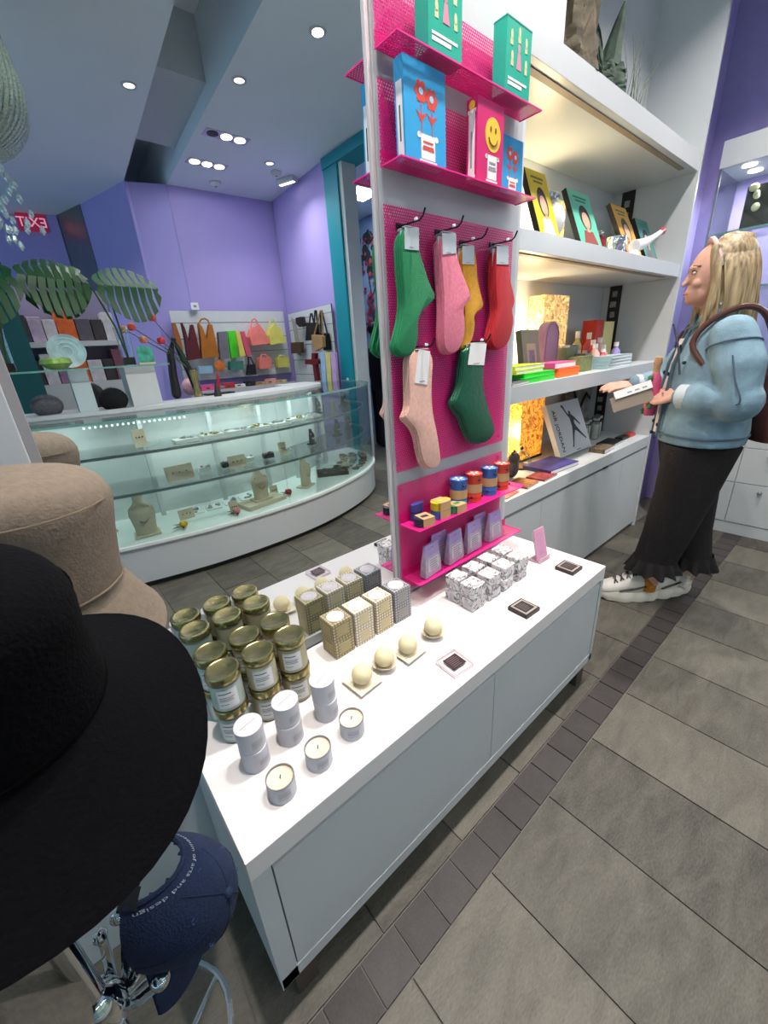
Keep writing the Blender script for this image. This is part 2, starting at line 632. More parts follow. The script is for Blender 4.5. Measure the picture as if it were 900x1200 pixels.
def make_jar(k):
    t = thing('candle_jar', 'x', 'candle')
    r = 0.0348
    MB().lathe([(r - .0012, 0.003), (r - .0012, 0.066)], 28).build('wax', WAXS[k], t)
    MB().lathe([(r - .006, 0.0), (r - .001, 0.002), (r, 0.006), (r, 0.068), (r - .002, 0.074), (r - .004, 0.077)], 28, cap=False).build('glass', JARG, t)
    MB().lathe([(r + .0008, 0.0735), (r + .0018, 0.0742), (r + .0018, 0.0885), (r + .0004, 0.0905), (r - .004, 0.0912), (r - .006, 0.0898), (1e-4, 0.0898)], 32, cap=False).build('lid', GOLD, t)
    # curved paper label
    vs, fs = [], []
    n = 10
    for i in range(n + 1):
        a = -pi / 2 - 0.62 + 1.24 * i / n
        for z in (0.012, 0.06):
            vs.append(((r + .0005) * cos(a), (r + .0005) * sin(a), z))
    for i in range(n):
        fs.append((2 * i, 2 * i + 2, 2 * i + 3, 2 * i + 1))
    lb = MB().add(vs, fs).build('label', PAPER, t)
    m = MB()
    for i, (z, w) in enumerate(((0.050, 0.75), (0.040, 0.9), (0.036, 0.8), (0.032, 0.85), (0.022, 0.5))):
        q = []
        h = 0.0022 if i == 0 else 0.0012
        for j in range(7):
            a = -pi / 2 - 0.5 + 1.0 * w * j / 6
            q += [((r + .001) * cos(a), (r + .001) * sin(a), z), ((r + .001) * cos(a), (r + .001) * sin(a), z + h)]
        m.add(q, [(2 * j, 2 * j + 2, 2 * j + 3, 2 * j + 1) for j in range(6)])
    m.build('printed_lines', INK, lb)
    return t


JH = 0.0915
protos = [make_jar(k) for k in range(3)]
used = set()
rows = [('row by the white tins', 0.765), ('row along the mirror', 0.841)]
COLS = ['hat stand', 'middle', 'patterned box']
for (rn, y) in rows:
    for i, x in enumerate((0.151, 0.232, 0.311)):
        for lev in (0, 1):
            k = [1, 0, 2][i] if y < 0.8 else [1, 2, 2][i]
            lab = 'gold lidded candle jar, %s of two, %s, %s column' % (('lower', 'upper')[lev], rn, COLS[i])
            rz = random.uniform(-0.25, 0.1) - 0.35
            g = 'gold lidded candle jars'
            if k not in used:
                used.add(k)
                o = protos[k]
                o.location = (x, y, TZ + lev * JH)
                o.rotation_euler = (0, 0, rz)
                o['label'] = lab
                o['group'] = g
            else:
                copy_tree(protos[k], (x, y, TZ + lev * JH), rz, lab, g)

# ------------------------------------------------------------------ white tins: stacked pairs and open candles
TIN = mat('white_tin', '#d3d2d8', 0.45, var=0.02)
TINI = mat('tin_inside', '#8d8d90', 0.35, metal=0.6)
WAXW = mat('candle_wax', '#ecd9c0', 0.55, var=0.03)


def make_tin(closed):
    t = thing('candle_tin', 'x', 'candle')
    r = 0.0275
    if closed:
        MB().lathe([(r - .001, 0), (r, 0.001), (r, 0.036), (r - .0006, 0.0365)], 28).build('tin', TIN, t)
        ld = MB().lathe([(r + .0008, 0.0368), (r + .0008, 0.0535), (r - .001, 0.0546), (1e-4, 0.0546)], 28, cap=False).build('lid', TIN, t)
        MB().span((-0.019, -0.0008, 0.0547), (0.019, 0.0008, 0.055)).build('printed_line', LINK, ld, smooth=False)
    else:
        MB().lathe([(r - .001, 0), (r, 0.001), (r, 0.042), (r - .0015, 0.042), (r - .0015, 0.034)], 28, cap=False).build('tin', [TIN], t)
        MB().lathe([(1e-4, 0.0365), (r - .003, 0.0365), (r - .0016, 0.0375)], 28, cap=False).build('wax', WAXW, t)
        MB().lathe([(r + .0002, 0.0405), (r + .0002, 0.0424), (r - .0018, 0.0424), (r - .0018, 0.036)], 28, cap=False).build('rim', TINI, t)
        MB().tube([(0, 0, 0.036), (0.0006, 0, 0.042), (0.002, 0.0006, 0.045)], 0.0011, 6).build('wick', BLACK, t)
    m = MB()
    for i, z in enumerate((0.028, 0.024, 0.021, 0.018, 0.013)):
        q = []
        for j in range(7):
            a = -pi / 2 - 0.5 + 0.9 * j / 6
            q += [((r + .0004) * cos(a), (r + .0004) * sin(a), z), ((r + .0004) * cos(a), (r + .0004) * sin(a), z + 0.0012)]
        m.add(q, [(2 * j, 2 * j + 2, 2 * j + 3, 2 * j + 1) for j in range(6)])
    m.build('printed_lines', LINK, t)
    return t


tc_, to_ = make_tin(True), make_tin(False)
first = True
for ci, (x, y) in enumerate(((0.151, 0.660), (0.2345, 0.6635), (0.3265, 0.661))):
    for lev in (0, 1):
        loc = (x + random.uniform(-.001, .001), y, TZ + lev * 0.0551)
        lab = 'round white lidded tin, %s of two, in the %s' % (('lower', 'upper')[lev], ['stack at the table end', 'middle stack', 'stack by the bath balls'][ci])
        o = tc_ if first else copy_tree(tc_, loc)
        first = False
        o.location = loc
        o.rotation_euler = (0, 0, random.uniform(0.2, 0.9))
        tag(o, lab, 'candle', 'stacked white tins')
first = True
for ci, (x, y) in enumerate(((0.162, 0.566), (0.2495, 0.570), (0.343, 0.580))):
    o = to_ if first else copy_tree(to_)
    first = False
    o.location = (x, y, TZ)
    o.rotation_euler = (0, 0, random.uniform(-0.6, 0.6))
    tag(o, 'open white candle tin with cream wax and wick, %s' % ['at the table end', 'middle of the three', 'beside the bath balls'][ci], 'candle', 'open candle tins')

# ------------------------------------------------------------------ latticed soap boxes
def lattice_mat(name, base, dot):
    m = mat(name, base, 0.5, var=0.05, vscale=60)
    return m


LBX = [('olive brown', '#7d7454', '#b3a888', '#a89c74'), ('ivory', '#b9ad95', '#f0eadc', '#d8cba6'), ('pale gold', '#a99c80', '#efe6d2', '#d6c59a'), ('slate grey', '#77777c', '#b4b4b8', '#9c9a94')]
for i, (nm, c1, c2, c3) in enumerate(LBX):
    x = 0.4765 + i * 0.0752
    B, D, L = mat('lattice_base_' + nm, c1, 0.5, var=0.08, vscale=80), mat('lattice_dot_' + nm, c2, 0.5), mat('lattice_label_' + nm, c3, 0.6, var=0.04)
    for lev in (0, 1):
        t = thing('soap_box', 'small %s patterned soap box, %s of a stack of two' % (nm, ('lower one', 'upper one')[lev]), 'box', (x + random.uniform(-.001, .001), 0.826, TZ + lev * 0.0572), random.uniform(-.03, .03), 'patterned soap boxes')
        h, s = 0.0568, 0.0325
        bd = MB().span((-s, -s, 0), (s, s, h)).build('carton', B, t, smooth=False, bevel=0.0008)
        m = MB()
        for f in range(4):
            X = Matrix.Rotation(f * pi / 2, 4, 'Z')
            n = 7
            for a in range(n):
                for b in range(6):
                    if 1 < a < n - 2 and 0 < b < 5:
                        continue
                    xx, zz = -s + (a + .5) * 2 * s / n, (b + .5) * h / 6
                    m.prism([(xx + .0034 * cos(k * pi / 3), zz + .0034 * sin(k * pi / 3)) for k in range(6)], 0.0004, 0, X @ T((0, -s - .0004, 0)))
        for a in range(7):
            for b in range(7):
                xx, yy = -s + (a + .5) * 2 * s / 7, -s + (b + .5) * 2 * s / 7
                if math.hypot(xx, yy) > 0.0265:
                    m.lathe([(0.0034, h), (0.0034, h + .0004)], 6, 0, T((xx, yy, 0)))
        m.build('lattice_pattern', D, bd, smooth=False)
        for f in range(4):
            MB().span((-s * 0.52, -s - .0008, h * .2), (s * 0.52, -s, h * .8), 0, Matrix.Rotation(f * pi / 2, 4, 'Z')).build('side_label', L, t, smooth=False)
        ds = MB().lathe([(0.0245, h), (0.0245, h + .0009), (1e-4, h + .0009)], 28, cap=False).build('round_label', mat('round_label_paper', '#e8dde0', 0.6), t)
        m = MB()
        for rr in (0.021, 0.013):
            m.tube([(rr * cos(k * pi / 12), rr * sin(k * pi / 12), h + .0009) for k in range(24)], 0.0004, 4, closed=True)
        m.build('label_ring', mat('ring_print', '#b9a9b0', 0.7), ds)

# ------------------------------------------------------------------ bath bombs on dishes
CREAM = mat('cream_bath_ball', '#e3d5ad', 0.55, var=0.04, vscale=60, bump=0.08, bscale=150)
PORC = mat('ivory_porcelain', '#ece3cf', 0.25, var=0.02)
for i, (x, y, sq) in enumerate(((0.447, 0.677, 1), (0.526, 0.682, 0), (0.607, 0.676, 1), (0.712, 0.678, 0))):
    if sq:
        d = thing('square_dish', 'square ivory dish under a cream ball, %s' % ('beside the tins' if i == 0 else 'between two round bowls'), 'dish', (x, y, TZ), radians(4))
        m = MB()
        s = 0.0385
        P = [(-s * .62, -s * .62, 0.001), (s * .62, -s * .62, 0.001), (s * .62, s * .62, 0.001), (-s * .62, s * .62, 0.001), (-s, -s, 0.0105), (s, -s, 0.0105), (s, s, 0.0105), (-s, s, 0.0105),
             (-s * .62, -s * .62, 0.004), (s * .62, -s * .62, 0.004), (s * .62, s * .62, 0.004), (-s * .62, s * .62, 0.004)]
        P += [(a * .95, b * .95, 0.012) for a, b, c in P[4:8]]
        m.add(P, [(3, 2, 1, 0), (8, 9, 10, 11)] + [(k, (k + 1) % 4, 4 + (k + 1) % 4, 4 + k) for k in range(4)] + [(4 + k, 4 + (k + 1) % 4, 12 + (k + 1) % 4, 12 + k) for k in range(4)] + [(12 + k, 12 + (k + 1) % 4, 8 + (k + 1) % 4, 8 + k) for k in range(4)])
        m.build('dish_body', PORC, d, smooth=False)
        zb = 0.004
    else:
        d = thing('round_bowl', 'round ivory bowl with folded rim under a cream ball, %s' % ('between square dishes' if i == 1 else 'beside the soaps'), 'bowl', (x, y, TZ))
        wob = lambda t, j: 0.05 * cos(4 * t) * (j > 2)
        MB().lathe([(1e-4, 0.001), (0.016, 0.001), (0.026, 0.008), (0.0335, 0.020), (0.0350, 0.0205), (0.026, 0.011), (0.014, 0.005), (1e-4, 0.004)], 28, wob=wob, cap=False).build('bowl_body', PORC, d)
        zb = 0.006
    b = MB().sphere((0, 0, 0.0265), 0.0265, 28, 18).build('bath_ball', CREAM)
    b.location = (x, y, TZ + zb)
    tag(b, 'cream bath ball resting in %s' % ['the square dish beside the tins', 'the round bowl between square dishes', 'the square dish between round bowls', 'the round bowl at the soap end of the row'][i], 'bath ball', 'cream bath balls')
    MB().lathe([(0.0266, 0.0262), (0.02668, 0.0265), (0.0266, 0.0268)], 28, cap=False).build('seam', PORC, b)

# ------------------------------------------------------------------ small framed signs
BLKP = mat('black_card', '#2a2224', 0.5, var=0.05)
ACR = glassy('acrylic', (0.97, 0.93, 0.95), 0.2)
for i, (x, y, rz, c) in enumerate(((0.663, 0.555, -0.06, 'clear'), (1.004, 0.560, -0.05, 'dark'), (1.338, 0.582, -0.02, 'dark'))):
    lab = ['clear acrylic block with a small dark sign near the drawers', 'small dark framed square sign in front of the wrapped soaps', 'small dark framed square sign at the far end of the table'][i]
    t = thing('counter_sign', lab, 'sign', (x, y, TZ), rz)
    s = 0.035
    if c == 'clear':
        MB().span((-s, -s, 0.001), (s, s, 0.013)).build('block', ACR, t, smooth=False, bevel=0.001)
        MB().span((-s * 1.02, -s * 1.02, 0.0), (s * 1.02, s * 1.02, 0.0035)).build('base', mat('pink_acrylic_base', '#e9d3da', 0.2), t, smooth=False)
        cd_ = MB().span((-s * .66, -s * .6, 0.0131), (s * .66, s * .6, 0.0137)).build('card', mat('plum_card', '#33191f', 0.5), t, smooth=False)
        MB().span((-s * .92, -s * .92, 0.0036), (s * .92, s * .92, 0.006)).build('mount', PAPER, t, smooth=False)
    else:
        MB().span((-s, -s, 0), (s, s, 0.013)).build('frame', BLKP, t, smooth=False, bevel=0.001)
        MB().span((-s * .84, -s * .84, 0.0131), (s * .84, s * .84, 0.0134)).build('mount', mat('taupe_card', '#a79d92', 0.6), t, smooth=False)
        cd_ = MB().span((-s * .66, -s * .66, 0.0135), (s * .66, s * .66, 0.014)).build('card', BLKP, t, smooth=False)
    m = MB()
    for k in range(6):
        m.span((-s * .5, s * (.42 - .17 * k), 0.0141), (s * random.uniform(.15, .5), s * (.42 - .17 * k) - 0.0012, 0.0143))
    m.build('printed_lines', mat('faint_print', '#7d7275', 0.6), cd_, smooth=False)

# ------------------------------------------------------------------ wrapped soaps
def marble_mat(name):
    m = mat(name, '#efe9e8', 0.5)
    nt = m.node_tree
    p = nt.nodes['Principled BSDF']
    tc = nt.nodes.new('ShaderNodeTexCoord')
    oi = nt.nodes.new('ShaderNodeObjectInfo')
    ad = nt.nodes.new('ShaderNodeVectorMath')
    ad.operation = 'MULTIPLY_ADD'
    nt.links.new(oi.outputs['Random'], ad.inputs[0])
    ad.inputs[1].default_value = (9, 7, 5)
    nt.links.new(tc.outputs['Object'], ad.inputs[2])
    n = nt.nodes.new('ShaderNodeTexNoise')
    n.inputs['Scale'].default_value = 26
    n.inputs['Detail'].default_value = 3
    n.inputs['Distortion'].default_value = 1.6
    nt.links.new(ad.outputs[0], n.inputs['Vector'])
    r = nt.nodes.new('ShaderNodeValToRGB')
    e = r.color_ramp.elements
    e[0].position, e[0].color = 0.46, srgb('#efe9e8')
    e[1].position, e[1].color = 0.58, srgb('#efe9e8')
    k = e.new(0.505)
    k.color = srgb('#55535a')
    k = e.new(0.525)
    k.color = srgb('#77747c')
    nt.links.new(n.outputs['Fac'], r.inputs[0])
    nt.links.new(r.outputs[0], p.inputs['Base Color'])
    return m


WRAP = marble_mat('swirl_wrap')
sp0 = None
for i, x in enumerate((0.912, 0.995, 1.076, 1.162)):
    for j, y in enumerate((0.690, 0.752)):
        for lev in (0, 1):
            loc = (x + random.uniform(-.003, .003), y + random.uniform(-.002, .002), TZ + lev * 0.046)
            lab = 'grey swirl wrapped soap, %s layer, %s row, %s' % (('lower', 'upper')[lev], ('outer', 'shelf side')[j], ['stack by the patterned boxes', 'second stack from the boxes', 'third stack from the boxes', 'stack by the pink notice'][i])
            if sp0 is None:
                sp0 = t = thing('wrapped_soap', lab, 'soap', loc, 0, 'wrapped soaps')
                MB().span((-0.0300, -0.0278, 0.0005), (0.0300, 0.0278, 0.045)).build('wrapped_bar', WRAP, t, smooth=False, bevel=0.004, seg=3)
                MB().span((-0.0095, -0.0284, 0.012), (0.0095, -0.0277, 0.033)).build('label', mat('soap_label', '#dcd2d2', 0.6), t, smooth=False)
                MB().span((-0.0306, -0.009, 0.012), (-0.0299, 0.009, 0.033)).build('label', mat('soap_label', '#dcd2d2', 0.6), t, smooth=False)
                m = MB().span((-0.012, -0.006, 0.045), (0.014, 0.004, 0.0455)).span((-0.004, -0.02, 0.045), (0.006, 0.02, 0.0458))
                m.build('top_seal', mat('soap_label', '#dcd2d2', 0.6), t, smooth=False)
            else:
                t = copy_tree(sp0, loc, 0, lab)
            t.rotation_euler = (0, 0, random.uniform(-.05, .05))

# pink acrylic notice leaning back in a stand
t = thing('acrylic_notice', 'leaning pink acrylic notice in a clear stand at the end of the table', 'sign', (1.335, 0.685, TZ), radians(-2))
PA = mat('pink_acrylic', '#e3a9c6', 0.15, alpha=0.8)
X = T((0, 0, 0.004), 0, radians(-14))
bd = MB().span((-0.033, -0.004, 0), (0.033, 0.0, 0.125), 0, X).build('notice_board', PA, t, smooth=False)
m = MB()
for k in range(10):
    m.span((-0.022, -0.0046, 0.108 - k * 0.009), (random.uniform(.008, .022), -0.004, 0.105 - k * 0.009), 0, X)
m.build('printed_lines', mat('notice_print', '#b886a4', 0.6), bd, smooth=False)
MB().span((-0.035, -0.012, 0), (0.035, 0.04, 0.0035)).span((-0.035, -0.012, 0), (0.035, -0.009, 0.02)).build('stand', mat('stand_acrylic', '#e8c6d8', 0.15, alpha=0.6), t, smooth=False)
MB().span((-0.034, 0.001, 0.0), (0.034, 0.004, 0.115), 0, X).build('back_panel', mat('stand_acrylic', '#e8c6d8', 0.15), t, smooth=False)
# ------------------------------------------------------------------ pink perforated panels and shelves
PKP = perf_mat('pink_perforated_panel', '#e8157f', (0, 2))
PKS = perf_mat('pink_perforated_shelf', '#f0228c', (0, 1))
PKR = mat('pink_rim', '#f0228c', 0.4)
PX0, PX1 = 0.777, 1.322
BY = 0.889                                # face of the white backing board
bk = struct(MB().span((0.775, BY, 0.545), (1.36, MY + 0.008, 3.1)).build('trim_2', WHITE, smooth=False), 'white backing board behind the pink panels')
for z0, z1, lab in ((1.93, 2.062, 'pink perforated metal panel behind the teal boxes, topmost'), (1.745, 1.885, 'pink perforated metal panel behind the upright books'),
                    (0.985, 1.655, 'tall pink perforated metal panel that carries the sock hooks'), (0.56, 0.945, 'pink perforated metal panel behind the tins and pouches')):
    t = thing('perforated_panel', lab, 'panel', ((PX0 + PX1) / 2, BY, z0))
    MB().span((PX0, BY - 0.0092, z0), (PX1, BY - 0.0086, z1)).build('sheet', PKP, t, smooth=False, w=True)
    for a in (PX0 + 0.02, PX1 - 0.02):
        for b in (z0 + 0.02, z1 - 0.02):
            MB().lathe([(0.006, 0), (0.006, 0.009)], 10, 0, T((a, BY, b), 0, pi / 2)).build('standoff', STEEL, t, w=True)
for i, (z, d, x0, lab) in enumerate(((1.928, 0.089, 0.773, 'topmost pink perforated shelf, carrying teal boxes'), (1.7255, 0.089, 0.773, 'pink perforated shelf carrying three upright books'),
                                     (0.8165, 0.105, 0.780, 'pink shelf carrying tins of socks above the pouches'), (0.622, 0.097, 0.785, 'lowest pink shelf, carrying lilac pouches'))):
    x1 = (1.323, 1.323, 1.357, 1.364)[i]
    t = thing('pink_shelf', lab, 'shelf', ((x0 + x1) / 2, MY - d / 2, z))
    yb = BY - 0.0105
    MB().span((x0, MY - d, z - 0.0006), (x1, yb, z)).build('shelf_plate', PKS, t, smooth=False, w=True)
    MB().span((x0, yb - 0.0015, z), (x1, yb, z + 0.03)).build('rear_flange', PKP, t, smooth=False, w=True)
    m = MB().span((x0, MY - d - 0.001, z - 0.0025), (x1, MY - d + 0.0015, z + 0.0005)).span((x0 - 0.001, MY - d, z - 0.0025), (x0 + 0.0012, yb, z + 0.0005)).span((x1 - 0.0012, MY - d, z - 0.0025), (x1 + 0.001, yb, z + 0.0005))
    m.build('rim', PKR, t, smooth=False, w=True)

# ------------------------------------------------------------------ books and boxes on the pink shelves
BLUEB = mat('sky_blue_cover', '#2fa0d6', 0.4, var=0.03)
PINKB = mat('hot_pink_cover', '#d3246f', 0.4, var=0.03)
REDP = mat('red_print', '#d9402f', 0.5)
YELP = mat('yellow_print', '#f0c53a', 0.5)
WP = mat('white_print', '#f4f0ee', 0.5)
TEALB = mat('teal_box_card', '#12a88e', 0.4, var=0.03)


def book(name, label, cat, x, y, z, w, h, t, cover, spine=None, rz=0.0, lean=0.0, pages=True, group=None):
    """upright book facing -y, lower front left corner of the cover at x,y,z; returns the thing and its cover frame"""
    o = thing(name, label, cat, (x, y, z), 0, group)
    X = T((0, 0, t * sin(lean) + .0005), rz, -lean)
    MB().span((0, 0, 0), (w, 0.0025, h), 0, X).build('front_cover', cover, o, smooth=False)
    MB().span((0, t - 0.0025, 0), (w, t, h), 0, X).build('back_cover', cover, o, smooth=False)
    MB().span((-0.0022, 0, 0), (0, t, h), 0, X).build('spine', spine or cover, o, smooth=False)
    MB().span((0.0005, 0.0025, 0.003), (w - 0.004, t - 0.0025, h - 0.003), 0, X).build('pages', PAPER, o, smooth=False)
    return o, X


def pr(m, X, pts, d=0.0006, off=0.0006):
    m.prism(pts, d, 0, X @ T((0, -off, 0)))
    return m


def disc(cx, cz, rx, rz=None, n=18):
    rz = rz or rx
    return [(cx + rx * cos(2 * pi * k / n), cz + rz * sin(2 * pi * k / n)) for k in range(n)]


def rect(a, b, c, d):
    return [(a, b), (c, b), (c, d), (a, d)]


def column_print(o, X, cx, z0, w, h, lines_m, seed=1):
    m = MB()
    pr(m, X, rect(cx - w * .4, z0 + h * .1, cx + w * .4, z0 + h * .86))
    pr(m, X, rect(cx - w * .5, z0, cx + w * .5, z0 + h * .07))
    pr(m, X, rect(cx - w * .5, z0 + h * .86, cx + w * .5, z0 + h * .95))
    pr(m, X, disc(cx - w * .5, z0 + h * .88, w * .1)), pr(m, X, disc(cx + w * .5, z0 + h * .88, w * .1))
    c = m.build('column_print', WP, o, smooth=False)
    m = MB()
    for k, (zz, ww) in enumerate(((.66, .55), (.5, .6), (.42, .66))):
        pr(m, X, rect(cx - w * ww * .5, z0 + h * zz, cx + w * ww * .5, z0 + h * (zz + .06)), off=0.0012)
    m.build('printed_lines', lines_m, o, smooth=False)


Z2 = 1.7262
bw, bh = 0.150, 0.225
# big blue book
for n, (x, y, rz, lab, sc) in enumerate(((0.805, 0.822, 0.0, 'sky blue upright book with red flowers in a white column, wide cover', 1.0), (1.190, 0.840, 0.0, 'sky blue book with red flowers behind the pink smiley book', 0.62))):
    w_, h_ = (0.132, 0.182) if n == 0 else (0.105, 0.135)
    o, X = book('upright_book', lab, 'book', x, y, Z2, w_, h_, 0.03, BLUEB, BLUEB, rz, 0.02, group='upright books on the pink shelf')
    m = MB()
    for fx in (0.38, 0.64):
        cx, cz = w_ * fx, h_ * (0.72 if fx < .5 else 0.68)
        for k in range(6):
            a = k * pi / 3
            pr(m, X, disc(cx + w_ * .1 * cos(a), cz + w_ * .1 * sin(a), w_ * .055))
        pr(m, X, disc(cx, cz, w_ * .1), off=0.0007)
        pr(m, X, rect(cx - .0012, h_ * .3, cx + .0012, cz - w_ * .1))
        for s in (-1, 1):
            pr(m, X, [(cx, h_ * .42), (cx + s * w_ * .13, h_ * .53), (cx + s * w_ * .02, h_ * .5)])
    f = m.build('flower_print', REDP, o, smooth=False)
    m = MB()
    for fx in (0.38, 0.64):
        pr(m, X, disc(w_ * fx, h_ * (0.72 if fx < .5 else 0.68), w_ * .05), off=0.0012)
    m.build('flower_centre', mat('pale_blue_print', '#8ccbe8', 0.5), o, smooth=False)
    column_print(o, X, w_ * .53, h_ * .03, w_ * .44, h_ * .3, REDP)
    MB().span((-0.0030, 0.006, h_ * .05), (-0.0022, 0.024, h_ * .78), 0, X).build('spine_label', WP, o, smooth=False)
    MB().span((-0.0034, 0.0125, h_ * .2), (-0.0030, 0.0165, h_ * .55), 0, X).build('spine_print', INK, o, smooth=False)
# pink smiley book
o, X = book('upright_book', 'hot pink upright book with a yellow smiling face over a white column', 'book', 1.052, 0.818, Z2, 0.110, 0.172, 0.034, PINKB, PINKB, 0, 0.0, group='upright books on the pink shelf')
m = MB()
pr(m, X, disc(0.064, 0.106, 0.033, 0.036, 28))
m.build('smile_face', YELP, o, smooth=False)
m = MB()
for s in (-1, 1):
    pr(m, X, disc(0.064 + s * .0105, 0.117, 0.0034, 0.006, 12), off=0.0012)
arc = [(0.064 + .019 * cos(a), 0.103 + .019 * sin(a)) for a in [pi * (1.08 + .84 * k / 10) for k in range(11)]]
m.tube([X @ Vector((a, -0.0014, b)) for a, b in arc], 0.0013, 5)
m.build('smile_features', mat('brown_print', '#8a4a1c', 0.5), o, smooth=False)
column_print(o, X, 0.064, 0.006, 0.05, 0.06, LINK)
MB().span((-0.0030, 0.007, 0.012), (-0.0022, 0.027, 0.147), 0, X).span((-0.0031, 0.004, 0.142), (-0.0022, 0.030, 0.149), 0, X).span((-0.0031, 0.004, 0.008), (-0.0022, 0.030, 0.014), 0, X).build('spine_column', WP, o, smooth=False)
MB().span((-0.0036, 0.0145, 0.03), (-0.0030, 0.0195, 0.105), 0, X).build('spine_print', LINK, o, smooth=False)
MB().lathe([(0.0095, 0), (0.0095, 0.0008)], 16, 0, T((-0.0022, 0.017, 0.158), 0, 0, -pi / 2)).build('spine_smile', YELP, o, smooth=False)
# teal boxes
Z1 = 1.9285
for n, (x, lab) in enumerate(((0.872, 'teal card game box beside the mirror on the topmost pink shelf'), (1.155, 'teal card game box at the free end of the topmost pink shelf'))):
    t = thing('game_box', lab, 'box', (x, 0.815, Z1), 0, 'teal card game boxes')
    w_, h_, d_ = 0.112, 0.148, 0.04
    MB().span((0, 0, 0), (w_, d_, h_)).build('carton', TEALB, t, smooth=False, bevel=0.001)
    MB().span((-0.0004, -0.0004, h_ * .97), (w_ + .0004, d_ + .0004, h_ * .985)).build('lid_joint', mat('teal_dark', '#0b7d6a', 0.5), t, smooth=False)
    m = MB()
    for k, (a, b) in enumerate(((.2, .78), (.78, .78), (.5, .86), (.24, .52), (.8, .5))):
        m = MB()
        pr(m, Matrix(), disc(w_ * a, h_ * b, w_ * .045, h_ * .07, 10))
        pr(m, Matrix(), rect(w_ * (a - .05), h_ * (b - .13), w_ * (a + .05), h_ * (b - .05)))
        m.build('figure_print', mat('cream_figure_print', '#cfd0a0', 0.6), t, smooth=False)
    m = MB()
    pr(m, Matrix(), disc(w_ * .5, h_ * .66, w_ * .05, h_ * .06, 10))
    pr(m, Matrix(), [(w_ * .42, h_ * .38), (w_ * .62, h_ * .38), (w_ * .55, h_ * .6), (w_ * .46, h_ * .6)])
    m.build('figure_print', mat('pink_figure_print', '#d58aa0', 0.6), t, smooth=False)
    m = MB()
    pr(m, Matrix(), rect(w_ * .1, h_ * .2, w_ * .86, h_ * .235))
    pr(m, Matrix(), rect(w_ * .1, h_ * .13, w_ * .66, h_ * .18))
    m.build('printed_lines', WP, t, smooth=False)

# ------------------------------------------------------------------ socks on hooks
def zoomA(p):
    return (440 + p[0] * 0.1889, 260 + p[1] * 0.1889)


def zoomB(p):
    return (455 + p[0] / 6, 390 + p[1] / 6)


def fabric(name, col, shiny=False):
    m = mat(name, col, 0.35 if shiny else 0.9, metal=0.35 if shiny else 0, var=0.1, vscale=90, bump=0.15 if shiny else 0.3, bscale=350 if not shiny else 60, sheen=0.1)
    return m


TAGM = mat('pale_blue_grey_tag', '#c3ccd0', 0.6, var=0.03)


def smooth_loop(pts, it=2):
    for _ in range(it):
        q = []
        n = len(pts)
        for i in range(n):
            a, b = pts[i], pts[(i + 1) % n]
            q += [(a[0] * .75 + b[0] * .25, a[1] * .75 + b[1] * .25), (a[0] * .25 + b[0] * .75, a[1] * .25 + b[1] * .75)]
        pts = q
    return pts


def puff(m, pts, t, X):
    """soft flat cushion: outline inset towards front and back"""
    n = len(pts)
    ar = sum(pts[i][0] * pts[(i + 1) % n][1] - pts[(i + 1) % n][0] * pts[i][1] for i in range(n))
    if ar < 0:
        pts = pts[::-1]
    nrm = []
    for i in range(n):
        dx, dz = pts[(i + 1) % n][0] - pts[i - 1][0], pts[(i + 1) % n][1] - pts[i - 1][1]
        l = math.hypot(dx, dz) or 1
        nrm.append((-dz / l, dx / l))
    vs, lay = [], [(t * .45, 0.0), (t * .2, t * .12), (0.0, t * .5), (t * .2, t * .88), (t * .45, t)]
    lay = [(0.55 * t, 0.0), (0.2 * t, 0.12 * t), (0, .5 * t), (.2 * t, .88 * t), (.55 * t, t)]
    for ins, y in lay:
        vs += [(p[0] + q[0] * ins, y, p[1] + q[1] * ins) for p, q in zip(pts, nrm)]
    fs = []
    for j in range(len(lay) - 1):
        for i in range(n):
            k = (i + 1) % n
            fs.append((j * n + i, (j + 1) * n + i, (j + 1) * n + k, j * n + k))
    fs += [tuple(range(n)), tuple(range((len(lay) - 1) * n, len(lay) * n))[::-1]]
    m.add(vs, fs, 0, X)


